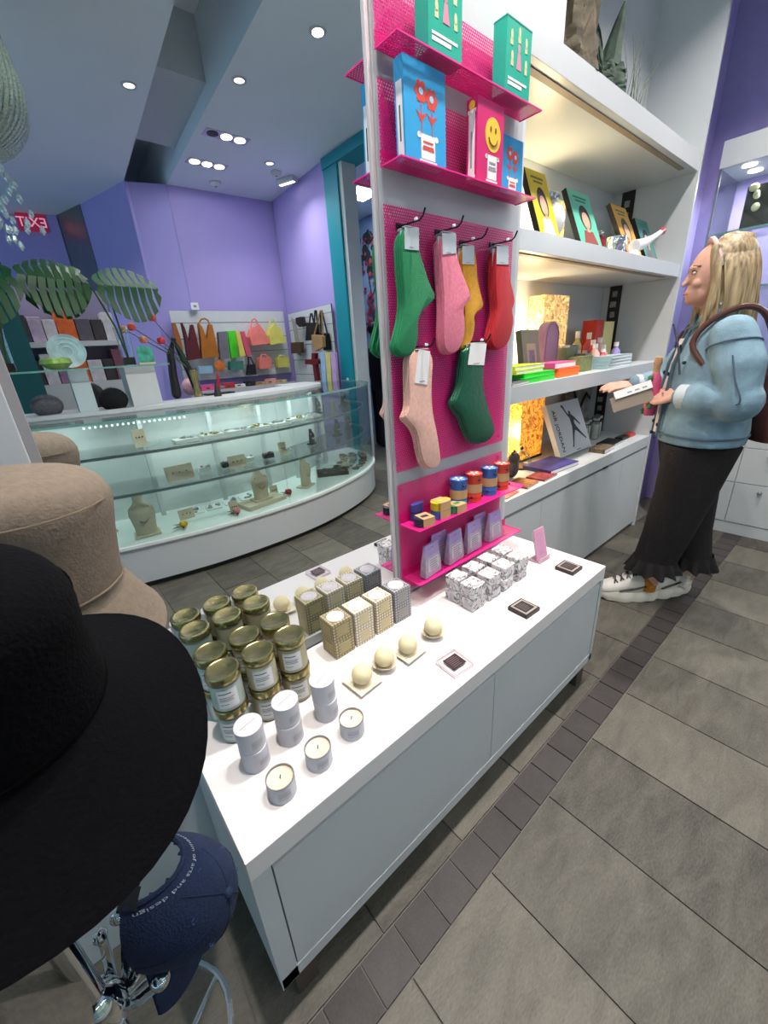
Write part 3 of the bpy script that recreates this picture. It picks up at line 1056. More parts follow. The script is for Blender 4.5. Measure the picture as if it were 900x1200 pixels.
WIRE = mat('black_wire', '#17161a', 0.35, metal=0.4)
SOCKS = [
    ('green', 'green', '#0e7d4c', zoomA, [(160, 40), (272, 35), (272, 180), (300, 260), (335, 380), (374, 452), (362, 492), (290, 552), (262, 620), (268, 700), (255, 785), (205, 834), (150, 818), (130, 770), (150, 690), (172, 600), (188, 480), (170, 300)], [(180, 32), (270, 38), (270, 178), (182, 168)], 3, 0.838),
    ('pink', 'pink', '#e67d94', zoomA, [(408, 85), (500, 72), (503, 200), (545, 330), (590, 440), (594, 485), (545, 528), (557, 620), (552, 720), (520, 795), (475, 820), (435, 795), (425, 720), (430, 560), (425, 400), (412, 250)], [(412, 70), (500, 72), (502, 195), (418, 203)], 3, 0.838),
    ('mustard yellow', 'mustard', '#cf9412', zoomA, [(532, 150), (622, 148), (632, 330), (655, 450), (677, 517), (650, 552), (612, 578), (620, 650), (600, 740), (560, 792), (525, 780), (520, 700), (540, 640), (560, 560), (545, 400)], [(538, 150), (613, 148), (612, 265), (540, 262)], 2, 0.8555),
    ('red', 'red', '#bb1222', zoomA, [(748, 155), (828, 150), (830, 330), (865, 470), (862, 512), (847, 548), (860, 600), (847, 690), (820, 762), (780, 790), (735, 782), (720, 720), (740, 640), (760, 540), (745, 400)], [(752, 150), (826, 150), (824, 265), (752, 262)], 3, 0.838),
    ('pale peach', 'peach', '#e3b3a2', zoomB, [(150, 150), (205, 118), (322, 135), (305, 370), (310, 540), (345, 700), (372, 880), (357, 940), (310, 957), (260, 930), (235, 850), (215, 720), (180, 655), (123, 602), (128, 570), (155, 520), (150, 330)], [(215, 115), (295, 130), (275, 365), (185, 352)], 2, 0.838),
    ('shiny dark green', 'dark_green', '#06573c', zoomB, [(560, 85), (690, 75), (672, 230), (667, 380), (700, 520), (752, 660), (747, 712), (700, 767), (640, 780), (590, 750), (560, 680), (530, 580), (480, 532), (468, 490), (500, 420), (525, 350), (538, 200)], [(580, 73), (692, 75), (674, 228), (560, 225)], 3, 0.838),
]
ORD = ['foremost', 'second', 'rearmost']
for nm, key, colr, zf, outl, lab, cnt, yf in SOCKS:
    fm = fabric('sock_fabric_' + key, colr, key == 'dark_green')
    P = [PY(*zf(p), yf) for p in outl]
    L = [PY(*zf(p), yf - 0.001) for p in lab]
    cx, cz = sum(p.x for p in L) / len(L), max(p.z for p in P)
    lp = smooth_loop([(p.x - cx, p.z - cz) for p in P])
    ll = [(p.x - cx, p.z - cz) for p in L]
    base = None
    st = (0.893 - 0.012 - yf) / max(cnt, 1) if cnt > 2 else 0.024
    st = 0.0118
    for i in range(cnt):
        pos = ORD[i] if cnt == 3 or i == 0 else 'rearmost'
        label = '%s pair of socks with a paper tag, %s on its hook' % (nm, pos)
        loc = (cx + (-0.004 * i if i % 2 else 0.002 * i), yf + i * st, cz + (0.0 if i == 0 else -0.004))
        if base is None:
            base = thing('sock_pair', label, 'socks', loc, 0, '%s socks on the pink panel' % nm)
            for q, dy in ((0, 0.0), (1, 0.0055)):
                m = MB()
                puff(m, [(a - 0.0025 * q, b) for a, b in lp], 0.0055, T((0, dy, 0)))
                m.build('sock', fm, base)
            m = MB().prism(ll, 0.0008, 0, T((0, -0.0012, 0)))
            hd = m.build('paper_tag', TAGM if key not in ('peach', 'dark_green') else PAPER, base, smooth=False)
            w0, w1 = min(a for a, b in ll), max(a for a, b in ll)
            z0, z1 = min(b for a, b in ll), max(b for a, b in ll)
            MB().span((w0 + .3 * (w1 - w0), -0.0016, z0 + .1 * (z1 - z0)), (w0 + .62 * (w1 - w0), -0.0012, z0 + .13 * (z1 - z0))).build('printed_line', LINK, hd, smooth=False)
            MB().span((w0 + .1 * (w1 - w0), -0.0013, z1 - 0.001), (w1 - .1 * (w1 - w0), 0.011, z1 + 0.0008)).build('tag_fold', TAGM if key not in ('peach', 'dark_green') else PAPER, base, smooth=False)
        else:
            copy_tree(base, loc, 0, label)
    # wire hook
    hz = cz + 0.006
    t = thing('wire_hook', 'black wire hook carrying the %s socks' % nm, 'hook', (cx, 0.878, hz))
    MB().tube([(cx, 0.8785, hz + .002), (cx, 0.845, hz + .001), (cx, 0.808, hz), (cx, 0.798, hz + 0.006), (cx, 0.790, hz + 0.02)], 0.0022, 8).build('hook_arm', WIRE, t, w=True)
    MB().span((cx - 0.012, 0.8768, hz - 0.006), (cx + 0.012, 0.879, hz + 0.008)).build('hook_plate', WIRE, t, smooth=False, w=True)
    MB().tube([(cx, yf - 0.020, hz + .0045), (cx, yf - 0.014, hz + .0045)], 0.0042, 8).build('stopper', mat('clear_stopper', '#e8eef0', 0.2), t, w=True)

# ------------------------------------------------------------------ tins of socks on the third shelf
SZ = 0.817


def zoomC(p):
    return (450 + p[0] * 0.1889, 530 + p[1] * 0.1889)


KRAFT = mat('kraft_band', '#bf9a6c', 0.8, var=0.08)
for i, (px, py, c, nm) in enumerate(((462, 225, '#2f62ab', 'blue'), (556, 190, '#d4432f', 'red orange'), (652, 150, '#2f62ab', 'blue'), (728, 118, '#d4432f', 'red orange'))):
    p = PY(*zoomC((px, py)), 0.842)
    lab = '%s round tin with a kraft paper band, %s' % (nm, ['beside the small oval tins', 'between two blue tins', 'between two red tins', 'last by the shelf end'][i])
    t = thing('round_tin', lab, 'tin', (p.x, 0.842, SZ), 0, 'tall round tins on the pink shelf')
    r, h = 0.0285, 0.100
    k_ = h / .071
    TM = mat('tin_paint_' + nm, c, 0.35, var=0.03)
    MB().lathe([(r - .001, 0), (r + .0006, .0012), (r, .003), (r, 0.0175), (r + .0007, 0.019), (r, 0.0205), (r, 0.094), (r + .001, 0.096), (r + .001, 0.099), (r - .001, h), (r - .002, h - .002), (1e-4, h - .002)], 28, cap=False).build('tin_body', TM, t)
    MB().lathe([(r + .0009, 0.034), (r + .0009, 0.065)], 28, cap=False).build('paper_band', KRAFT, t)
    m = MB()
    for k in range(7):
        a = 2 * pi * k / 7
        m.sphere((cos(a) * (r + .0001), sin(a) * (r + .0001), 0.08 if k % 2 else 0.018), (0.0055, 0.0055, 0.005), 8, 6)
    m.build('dark_spots', mat('dark_spot', '#23242e', 0.4), t)['kind'] = 'stuff'
    m = MB()
    for k in range(5):
        a = 2 * pi * k / 5
        m.box((0.013, 0, h - .0016), (0.015, 0.006, 0.0008), 0, Matrix.Rotation(a, 4, 'Z'))
    m.build('lid_print', WP, t, smooth=False)


def oval_tin(px, py, z, c, nm, lab, rz, rx=0.036, ry=0.022, h=0.027, sleeve=True):
    t = thing('oval_tin', lab, 'tin', (px, py, z), rz, 'small oval tins on the pink shelf')
    out = smooth_loop([(-rx, -ry), (rx, -ry), (rx, ry), (-rx, ry)], 3)
    m = MB()
    n = len(out)
    vs = [(a * s, b * s, zz) for s, zz in ((.97, 0), (1, .001), (1, h - .002), (1.03, h - .0015), (1.03, h - .0003), (.96, h)) for a, b in out]
    m.add(vs, [(j * n + i, j * n + (i + 1) % n, (j + 1) * n + (i + 1) % n, (j + 1) * n + i) for j in range(5) for i in range(n)] + [tuple(range(n))[::-1], tuple(range(5 * n, 6 * n))])
    m.build('tin_body', mat('oval_tin_' + nm, c, 0.35), t)
    if sleeve:
        MB().span((-rx * .62, -ry - .0022, -0.0 + .0003), (rx * .62, -ry - .0012, h)).span((-rx * .62, -ry - .0022, h + .0003), (rx * .62, ry + .002, h + .0012)).build('kraft_sleeve', KRAFT, t, smooth=False)
        MB().span((-rx * .4, -ry * .4, h + .0012), (rx * .3, ry * .3, h + .0016)).build('sleeve_print', mat('sleeve_print_' + nm, c, 0.6), t, smooth=False)
    return t


oval_tin(.832, .820, SZ, '#23263e', 'navy', 'dark navy oval tin with kraft sleeve beside the mirror frame', -0.15)
oval_tin(.912, .826, SZ, '#3d66b4', 'blue', 'blue oval tin under the yellow tin', -0.1)
oval_tin(.912, .826, SZ + 0.0285, '#d9b41f', 'yellow', 'yellow oval tin with kraft sleeve stacked on a blue tin', -0.1)
oval_tin(.982, .818, SZ, '#2f7f4e', 'green', 'green oval tin with kraft sleeve beside the first round tin', -0.05)
oval_tin(.845, .868, SZ, '#2b3f8f', 'indigo', 'indigo oval tin under the violet tin by the panel', 0.0, rx=.026, ry=.010, sleeve=False)
oval_tin(.845, .866, SZ + 0.0285, '#4a4f9f', 'violet', 'violet blue oval tin stacked near the pink panel', 0.0, rx=.026, ry=.010, sleeve=False)

# lilac pouches on the lowest shelf
LIL = mat('lilac_film', '#a893c8', 0.3, var=0.1, vscale=60)
POU = mat('pouch_print', '#b8a9bd', 0.35, var=0.18, vscale=120)
SZ4 = 0.623
base = None
for i, (px, py, dy) in enumerate(((.862, .826, 0), (.985, .830, 0), (1.092, .834, 0), (1.222, .834, 0), (.94, .862, 0), (1.168, .862, 0))):
    lab = 'small lilac pouch with a folded top, %s' % ['beside the mirror frame', 'second from the mirror frame', 'between two pairs of pouches', 'at the free end of the shelf', 'tucked behind the second pouch', 'tucked behind the end pouch'][i]
    loc = (px, py, SZ4)
    if base is None:
        base = t = thing('lilac_pouch', lab, 'pouch', loc, 0, 'lilac pouches on the lowest pink shelf')
        m = MB()
        secs = [(0, .029, .012), (.004, .031, .0135), (.03, .029, .0115), (.05, .027, .007), (.062, .0255, .003)]
        vs = []
        for z, a, b in secs:
            vs += [(-a, -b, z), (a, -b, z), (a, b, z), (-a, b, z)]
        m.add(vs, [(j * 4 + k, j * 4 + (k + 1) % 4, j * 4 + 4 + (k + 1) % 4, j * 4 + 4 + k) for j in range(4) for k in range(4)] + [(3, 2, 1, 0), (16, 17, 18, 19)])
        m.build('pouch_body', POU, t, bevel=0.002)
        m = MB().span((-.026, -.0045, .054), (.026, .0045, .071)).span((-.0265, -.0105, .0525), (.0265, -.0035, .0545)) if False else MB().add(
            [(-.0265, -.0085, .047), (.0265, -.0085, .047), (.0245, -.0035, .072), (-.0245, -.0035, .072), (-.0265, .0085, .047), (.0265, .0085, .047), (.0245, .0035, .072), (-.0245, .0035, .072)],
            [(0, 1, 2, 3), (4, 5, 6, 7), (0, 1, 5, 4), (2, 3, 7, 6), (0, 3, 7, 4), (1, 2, 6, 5)])
        m.build('folded_top', LIL, t, smooth=False, bevel=0.001)
        lb = MB().add([(-.021, -.0132, .014), (.021, -.0132, .014), (.019, -.0105, .042), (-.019, -.0105, .042)], [(0, 1, 2, 3)]).build('label', mat('pouch_label', '#d8cfd4', 0.5), t, smooth=False)
        m = MB()
        for k in range(5):
            z = .037 - k * .005
            m.span((-.014, -.0142 + (z - .014) * .0964, z), (.014 - .004 * (k % 2), -.0138 + (z - .014) * .0964, z + .0016))
        m.build('printed_lines', mat('pouch_ink', '#8a7a98', 0.6), lb, smooth=False)
        MB().span((-.006, -.0052, .062), (.006, -.0035, .0645)).build('hang_slot', DARK, t, smooth=False)
    else:
        t = copy_tree(base, loc, 0, lab)
    t.scale = (1.42, 1.0 if i < 4 else .55, 1.6)
    t.rotation_euler = (0, 0, (0.12, 0.08, 0.03, 0.03, 0.0, 0.0)[i])
# ------------------------------------------------------------------ white wall unit
UF, UB = 0.95, 1.383
un = thing('shelf_unit', 'tall white built-in shelf unit with three deep shelves along the wall', 'shelf unit', (2.3, 1.17, 0))
MB().span((1.402, UF + 0.002, 0.6765), (1.42, UB, 3.19)).build('side_panel', WHITE, un, smooth=False, w=True)
sp = MB().span((3.178, UF - 0.006, 0.6765), (3.202, UB, 3.19)).build('side_panel', WHITE, un, smooth=False, w=True)
m = MB()
for yy in (1.0, 1.2):
    for k in range(34):
        z = 0.75 + k * 0.043
        m.span((3.1772, yy, z), (3.1781, yy + 0.004, z + 0.006))
m.build('pin_holes', mat('pin_hole', '#6b6a6a', 0.7), sp, smooth=False)['kind'] = 'stuff'
for z0, z1 in ((1.094, 1.163), (1.633, 1.699), (2.148, 2.227)):
    sh = MB().span((1.42, UF, z0), (3.178, UB, z1)).build('shelf', WHITE, un, smooth=False, w=True, bevel=0.001)
    MB().span((1.5, UF + 0.03, z0 - 0.004), (3.05, UF + 0.055, z0)).build('light_channel', mat('channel_brown', '#8a7a68', 0.5), sh, smooth=False).location = (0, 0, 0)
for o in [o for o in COL.objects if o.name.startswith('light_channel')]:
    o.data.transform(Matrix.Translation(-un.location))
MB().span((1.42, 1.27, 2.227), (3.178, 1.29, 3.19)).build('upper_back_panel', WHITE, un, smooth=False, w=True)
MB().span((1.40, UF + 0.004, 2.2275), (1.667, UF + 0.03, 3.19)).build('fascia_panel', WHITE, un, smooth=False, w=True)
# dark picture strip set in the side panel
st = MB().span((3.168, 1.262, 0.6765), (3.1775, 1.335, 2.147)).build('picture_strip', BLACK, un, smooth=False, w=True)
m = MB()
k = 0
z = 0.70
while z < 2.12:
    if not any(a - .05 < z < b + .01 for a, b in ((1.09, 1.165), (1.63, 1.70))):
        m.span((3.1665, 1.285, z), (3.168, 1.315 + .008 * (k % 2), z + 0.035))
    z += 0.062
    k += 1
for v in m.v:
    v -= un.location
m.build('strip_picture', mat('strip_grey', '#8d8984', 0.6, var=0.5, vscale=90), st, smooth=False)['kind'] = 'stuff'

bc = thing('base_cabinet', 'long low white cabinet with flush doors under the wall shelves', 'cabinet', (2.3, 1.17, 0))
MB().span((1.402, UF, 0.604), (3.178, UB, 0.675)).build('worktop', WHITE, bc, smooth=False, w=True, bevel=0.001)
MB().span((1.402, UF + 0.03, 0.0), (3.178, UB, 0.604)).build('carcass', WHITE, bc, smooth=False, w=True)
for a, b in ((1.404, 1.80), (1.803, 2.378), (2.382, 2.78), (2.784, 3.175)):
    d = MB().span((a, UF + 0.004, 0.03), (b, UF + 0.026, 0.588)).build('door', WHITE, bc, smooth=False, w=True, bevel=0.001)
MB().span((3.178, UF - 0.006, 0.0), (3.202, UB, 0.676)).build('end_panel', WHITE, bc, smooth=False, w=True)
MB().span((2.50, UF + 0.0, 0.592), (2.55, UF + 0.01, 0.600)).build('lock', BLACK, bc, smooth=False, w=True)


# ------------------------------------------------------------------ glowing stone lamps
def onyx(name, c0, c1, strength):
    m = mat(name, c1, 0.4)
    nt = m.node_tree
    p = nt.nodes['Principled BSDF']
    tc = nt.nodes.new('ShaderNodeTexCoord')
    n = nt.nodes.new('ShaderNodeTexNoise')
    n.inputs['Scale'].default_value = 16
    n.inputs['Detail'].default_value = 6
    n.inputs['Distortion'].default_value = 2.2
    nt.links.new(tc.outputs['Object'], n.inputs['Vector'])
    r = nt.nodes.new('ShaderNodeValToRGB')
    e = r.color_ramp.elements
    e[0].position, e[0].color = 0.44, srgb(c1)
    e[1].position, e[1].color = 0.60, srgb(c1)
    k = e.new(0.52)
    k.color = srgb(c0)
    nt.links.new(n.outputs['Fac'], r.inputs[0])
    nt.links.new(r.outputs[0], p.inputs['Base Color'])
    nt.links.new(r.outputs[0], p.inputs['Emission Color'])
    p.inputs['Emission Strength'].default_value = strength
    return m


ON1 = onyx('yellow_onyx', '#8f5a20', '#ffd88a', 2.3)
ON2 = onyx('amber_onyx', '#8a3410', '#ffb040', 2.4)


def stone_lamp(name, label, x0, x1, y0, y1, z0, z1, m, blocks):
    t = thing(name, label, 'lamp', ((x0 + x1) / 2, (y0 + y1) / 2, z0))
    if blocks:
        n = 6
        h = (z1 - z0 - 0.012) / n
        for i in range(n):
            dx = 0.003 * ((i % 2) * 2 - 1)
            c = (x0 + x1) / 2 + (x1 - x0) * (-0.1 if i % 2 else 0.12)
            for a, b in ((x0, c), (c, x1)):
                MB().span((a + .001, y0, z0 + .012 + i * h), (b - .001, y1, z0 + .012 + (i + 1) * h - .002)).build('stone_block', m, t, smooth=False, w=True, bevel=0.002)
    else:
        MB().span((x0, y0, z0 + .012), (x1, y1, z1)).build('stone_body', m, t, smooth=False, w=True, bevel=0.003)
    MB().span((x0 - .004, y0 - .004, z0), (x1 + .004, y1 + .004, z0 + .012)).build('base', DARK, t, smooth=False, w=True)
    ld = bpy.data.lights.new('lamp_light', 'POINT')
    ld.energy = 17.0
    ld.color = (1.0, 0.78, 0.46)
    ld.shadow_soft_size = 0.05
    lo = bpy.data.objects.new('lamp_light', ld)
    COL.objects.link(lo)
    lo.location = Vector((x0 - 0.07, (y0 + y1) / 2, (z0 + z1) / 2)) - t.location
    lo.parent = t
    return t


stone_lamp('stone_lamp', 'tall glowing yellow stone block lamp on the shelf with notebooks', 2.23, 2.50, 1.27, 1.36, 1.1635, 1.555, ON1, True)
stone_lamp('stone_lamp', 'glowing amber veined stone lamp on the cabinet top beside the big book', 2.05, 2.29, 1.25, 1.35, 0.6755, 1.02, ON2, False)
stone_lamp('stone_lamp', 'small glowing yellow stone lamp behind the portrait books', 2.24, 2.37, 1.27, 1.35, 1.6995, 1.975, ON1, False)

# ------------------------------------------------------------------ portrait books on the upper shelf
SKIN = mat('print_skin', '#d8a98c', 0.6)
HAIRP = mat('print_dark_hair', '#2c2026', 0.6)
for i, (x, th, h, w, c, nm, dress, extra) in enumerate(((1.75, .36, .28, .155, '#d8bf1e', 'yellow', '#c9c9d2', 'beside the pink shelves'), (2.10, .40, .27, .215, '#5fbfa4', 'mint green', '#8e3a34', 'in the middle of the shelf'),
                                                        (2.62, .46, .30, .20, '#d59a2c', 'orange yellow', '#7a4a2a', 'behind the silver cup'), (2.88, .42, .25, .18, '#2d7f7c', 'dark teal', '#77767c', 'by the white side panel'))):
    o, X = book('portrait_book', '%s portrait book leaning back with a black spine, %s' % (nm, extra), 'book', x, 1.03, 1.70, w, h, 0.022, mat('cover_' + nm, c, 0.5, var=0.03), BLACK, 0, th, group='portrait books on the upper shelf')
    m = MB()
    pr(m, X, disc(w * .52, h * .55, w * .24, h * .22), off=0.0006)
    m.build('hair_print', HAIRP, o, smooth=False)
    m = MB()
    pr(m, X, disc(w * .52, h * .5, w * .16, h * .15), off=0.0012)
    pr(m, X, rect(w * .46, h * .3, w * .58, h * .4), off=0.0012)
    m.build('face_print', SKIN, o, smooth=False)
    m = MB()
    pr(m, X, [(w * .2, h * .1), (w * .84, h * .1), (w * .72, h * .32), (w * .32, h * .32)], off=0.0008)
    m.build('dress_print', mat('dress_' + nm, dress, 0.6), o, smooth=False)
    m = MB()
    pr(m, X, rect(w * .2, h * .88, w * .8, h * .91))
    pr(m, X, rect(w * .28, h * .82, w * .72, h * .85))
    m.build('printed_lines', mat('title_' + nm, '#6a6a3a' if i == 0 else '#2f6f66', 0.6), o, smooth=False)
MIRB = mat('mirror_ball_metal', '#cfd3d6', 0.12, metal=1.0, bump=0.4, bscale=90)
p = PY(650, 258, 1.10)
t = thing('silver_vase', 'round white vase with three silver knobs beside the yellow book', 'vase', (p.x, 1.12, 1.70))
MB().lathe([(.02, 0), (.03, .01), (.022, .03), (.05, .07), (.062, .115), (.05, .155), (.025, .175), (.022, .185)], 24).build('vase_body', mat('pearl_white', '#d8dadd', 0.25), t)
for k in (-1, 0, 1):
    MB().sphere((k * .032, 0, .205), .018, 14, 10).build('knob', MIRB, t)
p = PY(702, 270, 1.14)
t = thing('red_figurine', 'small red figurine with two silver ears behind the mint book', 'figurine', (p.x + .06, 1.16, 1.70))
MB().lathe([(.02, 0), (.028, .02), (.02, .06), (.03, .085), (.024, .11), (.006, .125)], 18).build('figurine_body', mat('ruby_lacquer', '#b5253f', 0.2), t)
for k in (-1, 1):
    MB().sphere((k * .02, 0, .135), .016, 12, 8).build('ear', MIRB, t)
p = PY(717, 285, 1.06)
t = thing('silver_cup', 'faceted silver cup before the orange book', 'cup', (p.x, 1.04, 1.70))
MB().lathe([(.04, 0), (.046, .02), (.048, .05), (.046, .085), (.042, .085), (.04, .02)], 16, wob=lambda a, j: .04 * cos(8 * a + j * 2)).build('cup_body', MIRB, t, smooth=False)
p0, p1 = PY(745, 289, 1.0), PY(778, 270, 1.0)
t = thing('porcelain_hand', 'white porcelain hand-shaped spoon with a red tip lying across the shelf edge', 'ornament', (p0.x, 1.0, 1.70))
q0 = Vector((-.02, 0.0, .05))
q1 = Vector((p1.x - p0.x, 0, p1.z - 1.70))
MB().tube([q0, q0.lerp(q1, .25) + Vector((0, 0, -.01)), q0.lerp(q1, .6) + Vector((0, 0, -.008)), q0.lerp(q1, .88)], [.03, .026, .016, .013], 12).build('arm', mat('white_porcelain', '#ecebec', 0.2), t)
MB().tube([q0.lerp(q1, .86), q0.lerp(q1, .95), q1], [.014, .019, .008], 10).build('red_tip', mat('red_lacquer', '#b5414a', 0.3), t)
MB().lathe([(.03, 0), (.026, .012), (.02, .03)], 14, 0, T(q0 - Vector((0, 0, .05)))).build('foot', mat('white_porcelain', '#ecebec', 0.2), t)

# ------------------------------------------------------------------ stationery on the middle shelf
S2 = 1.1635


def slab(name, label, cat, x, y, z, w, d, h, cover, group=None, rz=0.0, pagec=None):
    t = thing(name, label, cat, (x, y, z), rz, group)
    e = min(0.0025, h * .2)
    MB().span((-w / 2, -d / 2, 0), (w / 2, d / 2, e)).build('back_cover', cover, t, smooth=False)
    MB().span((-w / 2, -d / 2, h - e), (w / 2, d / 2, h)).build('front_cover', cover, t, smooth=False)
    MB().span((-w / 2 + .002, -d / 2 + .001, e), (w / 2 - .004, d / 2 - .002, h - e)).build('pages', pagec or cover, t, smooth=False)
    MB().span((-w / 2 - .001, -d / 2, 0), (-w / 2 + .001, d / 2, h)).build('spine', cover, t, smooth=False)
    return t


NEON = {'yellow': '#d8f01a', 'green': '#35d63c', 'pink': '#ff4f9a', 'orange': '#ff7a2e'}
for nm, x, y, z, w, d, h, rz, lab in (('green', 1.72, 1.035, S2 + .0, .26, .13, .022, .03, 'thick neon green notebook under the yellow ones'), ('green', 1.73, 1.04, S2 + .0225, .24, .125, .016, -.02, 'thin neon green notebook under the yellow ones'),
                                      ('yellow', 1.66, 1.045, S2 + .039, .22, .12, .016, .02, 'neon yellow notebook, lower of two'), ('yellow', 1.67, 1.05, S2 + .0555, .22, .12, .016, -.03, 'neon yellow notebook on top of the pile'),
                                      ('orange', 1.99, 1.04, S2, .2, .13, .02, .02, 'neon orange notebook, lower of two'), ('orange', 2.0, 1.045, S2 + .0205, .2, .13, .018, -.02, 'neon orange notebook under the pink one'),
                                      ('pink', 1.97, 1.05, S2 + .039, .2, .125, .026, .0, 'neon pink notebook on the orange ones')):
    slab('notebook', lab, 'notebook', x, y, z, w, d, h, mat('neon_' + nm, NEON[nm], 0.5, var=0.03), 'neon notebooks', rz, PAPER if nm in ('pink', 'yellow') else None)
slab('notebook', 'flat grey magazine at the end of the middle shelf', 'magazine', 1.55, 1.03, S2, .16, .14, .012, mat('grey_magazine', '#8a8784', 0.5, var=.2), None, .1, PAPER)
slab('notebook', 'dark flat booklet beside the neon notebooks', 'booklet', 1.53, 1.02, S2 + .0125, .1, .1, .005, DARK, None, .1, PAPER)
for k in range(4):
    slab('notebook', 'thin pale blue book in a short stack, %s' % ['at the bottom', 'second up', 'third up', 'on top'][k], 'book', 2.56 + .005 * k, 1.02, S2 + k * .0165, .30, .1, .016, mat('pale_blue_cover', '#9db8be', 0.5), 'pale blue books', .02 * (k - 1), PAPER)
p = PY(607, 400, 1.18)
o, X = book('boxed_set', 'grey green boxed card set with a pale window, leaning back', 'box', 1.86, 1.13, S2, 0.15, 0.215, 0.03, mat('sage_card', '#8f8f7c', 0.5, var=.05), mat('grey_green_side', '#6c6c62', .5), 0, .18)
m = MB()
pr(m, X, rect(.035, .03, .115, .15))
m.build('window_print', mat('window_print', '#c2b69a', 0.5), o, smooth=False)
m = MB()
pr(m, X, rect(.05, .03, .1, .12), off=.0012)
m.build('picture_print', mat('picture_print', '#8d7f9a', 0.5, var=.4, vscale=60), o, smooth=False)
p = PY(631, 395, 1.2)
t = thing('arched_case', 'lilac arched case standing on the middle shelf', 'case', (2.16, 1.17, S2), 0)
arch = [(-.072, 0), (.072, 0), (.072, .18)] + [(.072 * cos(a), .18 + .072 * sin(a)) for a in [pi * k / 12 for k in range(1, 12)]] + [(-.072, .18)]
MB().prism(arch, .05).build('case_body', mat('lilac_case', '#b08aa6', 0.5, var=.04), t, smooth=True, bevel=.004)
MB().tube([(a * .82, -.001, b * .94 + .006) for a, b in arch], .002, 5, closed=True).build('embossed_line', mat('mauve_line', '#96708e', .5), t)
slab('gift_box', 'olive gift box with a picture band on the middle shelf', 'box', 2.27, 1.06, S2, .15, .06, .075, mat('olive_card', '#7c8250', .5, var=.25, vscale=40))
slab('gift_box', 'dark patterned box beside the olive box', 'box', 2.38, 1.10, S2, .08, .06, .085, mat('grey_pattern_card', '#6f7474', .5, var=.5, vscale=60))
slab('gift_box', 'sage green card box behind the pink notebook', 'box', 2.31, 1.16, S2, .11, .05, .12, mat('sage_box', '#8d9470', .5, var=.1))
slab('gift_box', 'blue grey card box behind the olive box', 'box', 2.42, 1.2, S2, .1, .05, .13, mat('blue_grey_box', '#7d83a0', .5, var=.2))
slab('gift_box', 'tall red box at the back of the middle shelf', 'box', 2.79, 1.25, S2, .10, .08, .26, mat('red_card', '#c02a22', .45))
slab('gift_box', 'tall cream box beside the tall red box', 'box', 2.93, 1.25, S2, .15, .08, .25, mat('cream_yellow_card', '#cbbf86', .5, var=.05))
FLW = [('#d8555a', 'red'), ('#e8a0a6', 'pink'), ('#c84a50', 'dark red'), ('#e9b9b2', 'blush'), ('#b8b06a', 'olive'), ('#9a8ac0', 'lilac')]
for i, (x, y, h, k) in enumerate(((2.47, 1.08, .13, 3), (2.55, 1.13, .15, 0), (2.62, 1.1, .12, 1), (2.53, 1.06, .1, 2), (2.68, 1.15, .16, 3), (2.6, 1.18, .19, 0), (2.50, 1.2, .2, 4), (2.72, 1.07, .13, 5))):
    t = thing('bath_bottle', '%s bottle with a cap in the cluster on the middle shelf, %s' % (FLW[k][1], ['before the dark box', 'beside the blush one', 'by the pale books', 'at the front', 'by the tall box', 'at the back', 'by the stone lamp', 'before the cream box'][i]), 'bottle', (x, y, S2), 0, 'small bottles on the middle shelf')
    bm_ = mat('bottle_' + FLW[k][1], FLW[k][0], .35, var=.08)
    MB().lathe([(.024, 0), (.026, .004), (.026, h * .62), (.012, h * .76), (.011, h * .82)], 16).build('bottle_body', bm_, t)
    MB().lathe([(.013, h * .82), (.013, h)], 12).build('cap', PAPER, t)
    MB().lathe([(.0264, h * .15), (.0264, h * .5)], 16, cap=False).build('label', mat('blush_label', '#ead5cf', .6), t)

# ------------------------------------------------------------------ books on the cabinet top
S1 = 0.6755
o, X = book('cover_book', 'large white book with black title and a leaping player, leaning back', 'book', 2.25, 1.10, S1, 0.385, 0.315, 0.03, mat('book_white', '#d3d5d8', .5), mat('book_spine_white', '#c2c2c4', .5), 0, .40)
sil = [(0.445, 0.985), (0.475, 0.94), (0.50, 0.86), (0.56, 0.775), (0.575, 0.79), (0.575, 0.83), (0.605, 0.845), (0.635, 0.82), (0.63, 0.775), (0.66, 0.745), (0.72, 0.69), (0.785, 0.60), (0.845, 0.53), (0.83, 0.505), (0.76, 0.575), (0.685, 0.65), (0.67, 0.57), (0.70, 0.50), (0.78, 0.39), (0.87, 0.27), (0.93, 0.20), (0.90, 0.195), (0.80, 0.29), (0.70, 0.39), (0.635, 0.435), (0.585, 0.36), (0.535, 0.26), (0.49, 0.15), (0.455, 0.10), (0.43, 0.13), (0.465, 0.17), (0.505, 0.30), (0.55, 0.42), (0.575, 0.52), (0.57, 0.62), (0.565, 0.70), (0.52, 0.76), (0.465, 0.86), (0.43, 0.93), (0.40, 0.955), (0.41, 0.99)]
m = MB()
pr(m, X, [(a * .385, b * .30) for a, b in sil])
m.build('leaping_player_print', mat('dark_grey_print', '#33363c', .5), o, smooth=False)
text('AIR JORDAN', 0.046, mat('black_print', '#17171a', .5), o, X @ T((0.055, -0.0012, 0.15)) @ FRONT @ Matrix.Rotation(-pi / 2, 4, 'Z'), w=0.98)
pr(MB(), X, rect(.2, .01, .25, .014)).build('publisher_line', INK, o, smooth=False)
MB().span((0.10, .032, .006), (0.30, .036, .25), 0, X).build('stand_back', mat('wood_stand', '#8a5a30', .5, var=.2), o, smooth=False)
slab('flat_book', 'flat purple blue book lying in front of the amber lamp', 'book', 2.09, 1.075, S1, .27, .17, .022, mat('violet_book', '#3f3a78', .45, var=.3, vscale=25), None, -.06, PAPER)
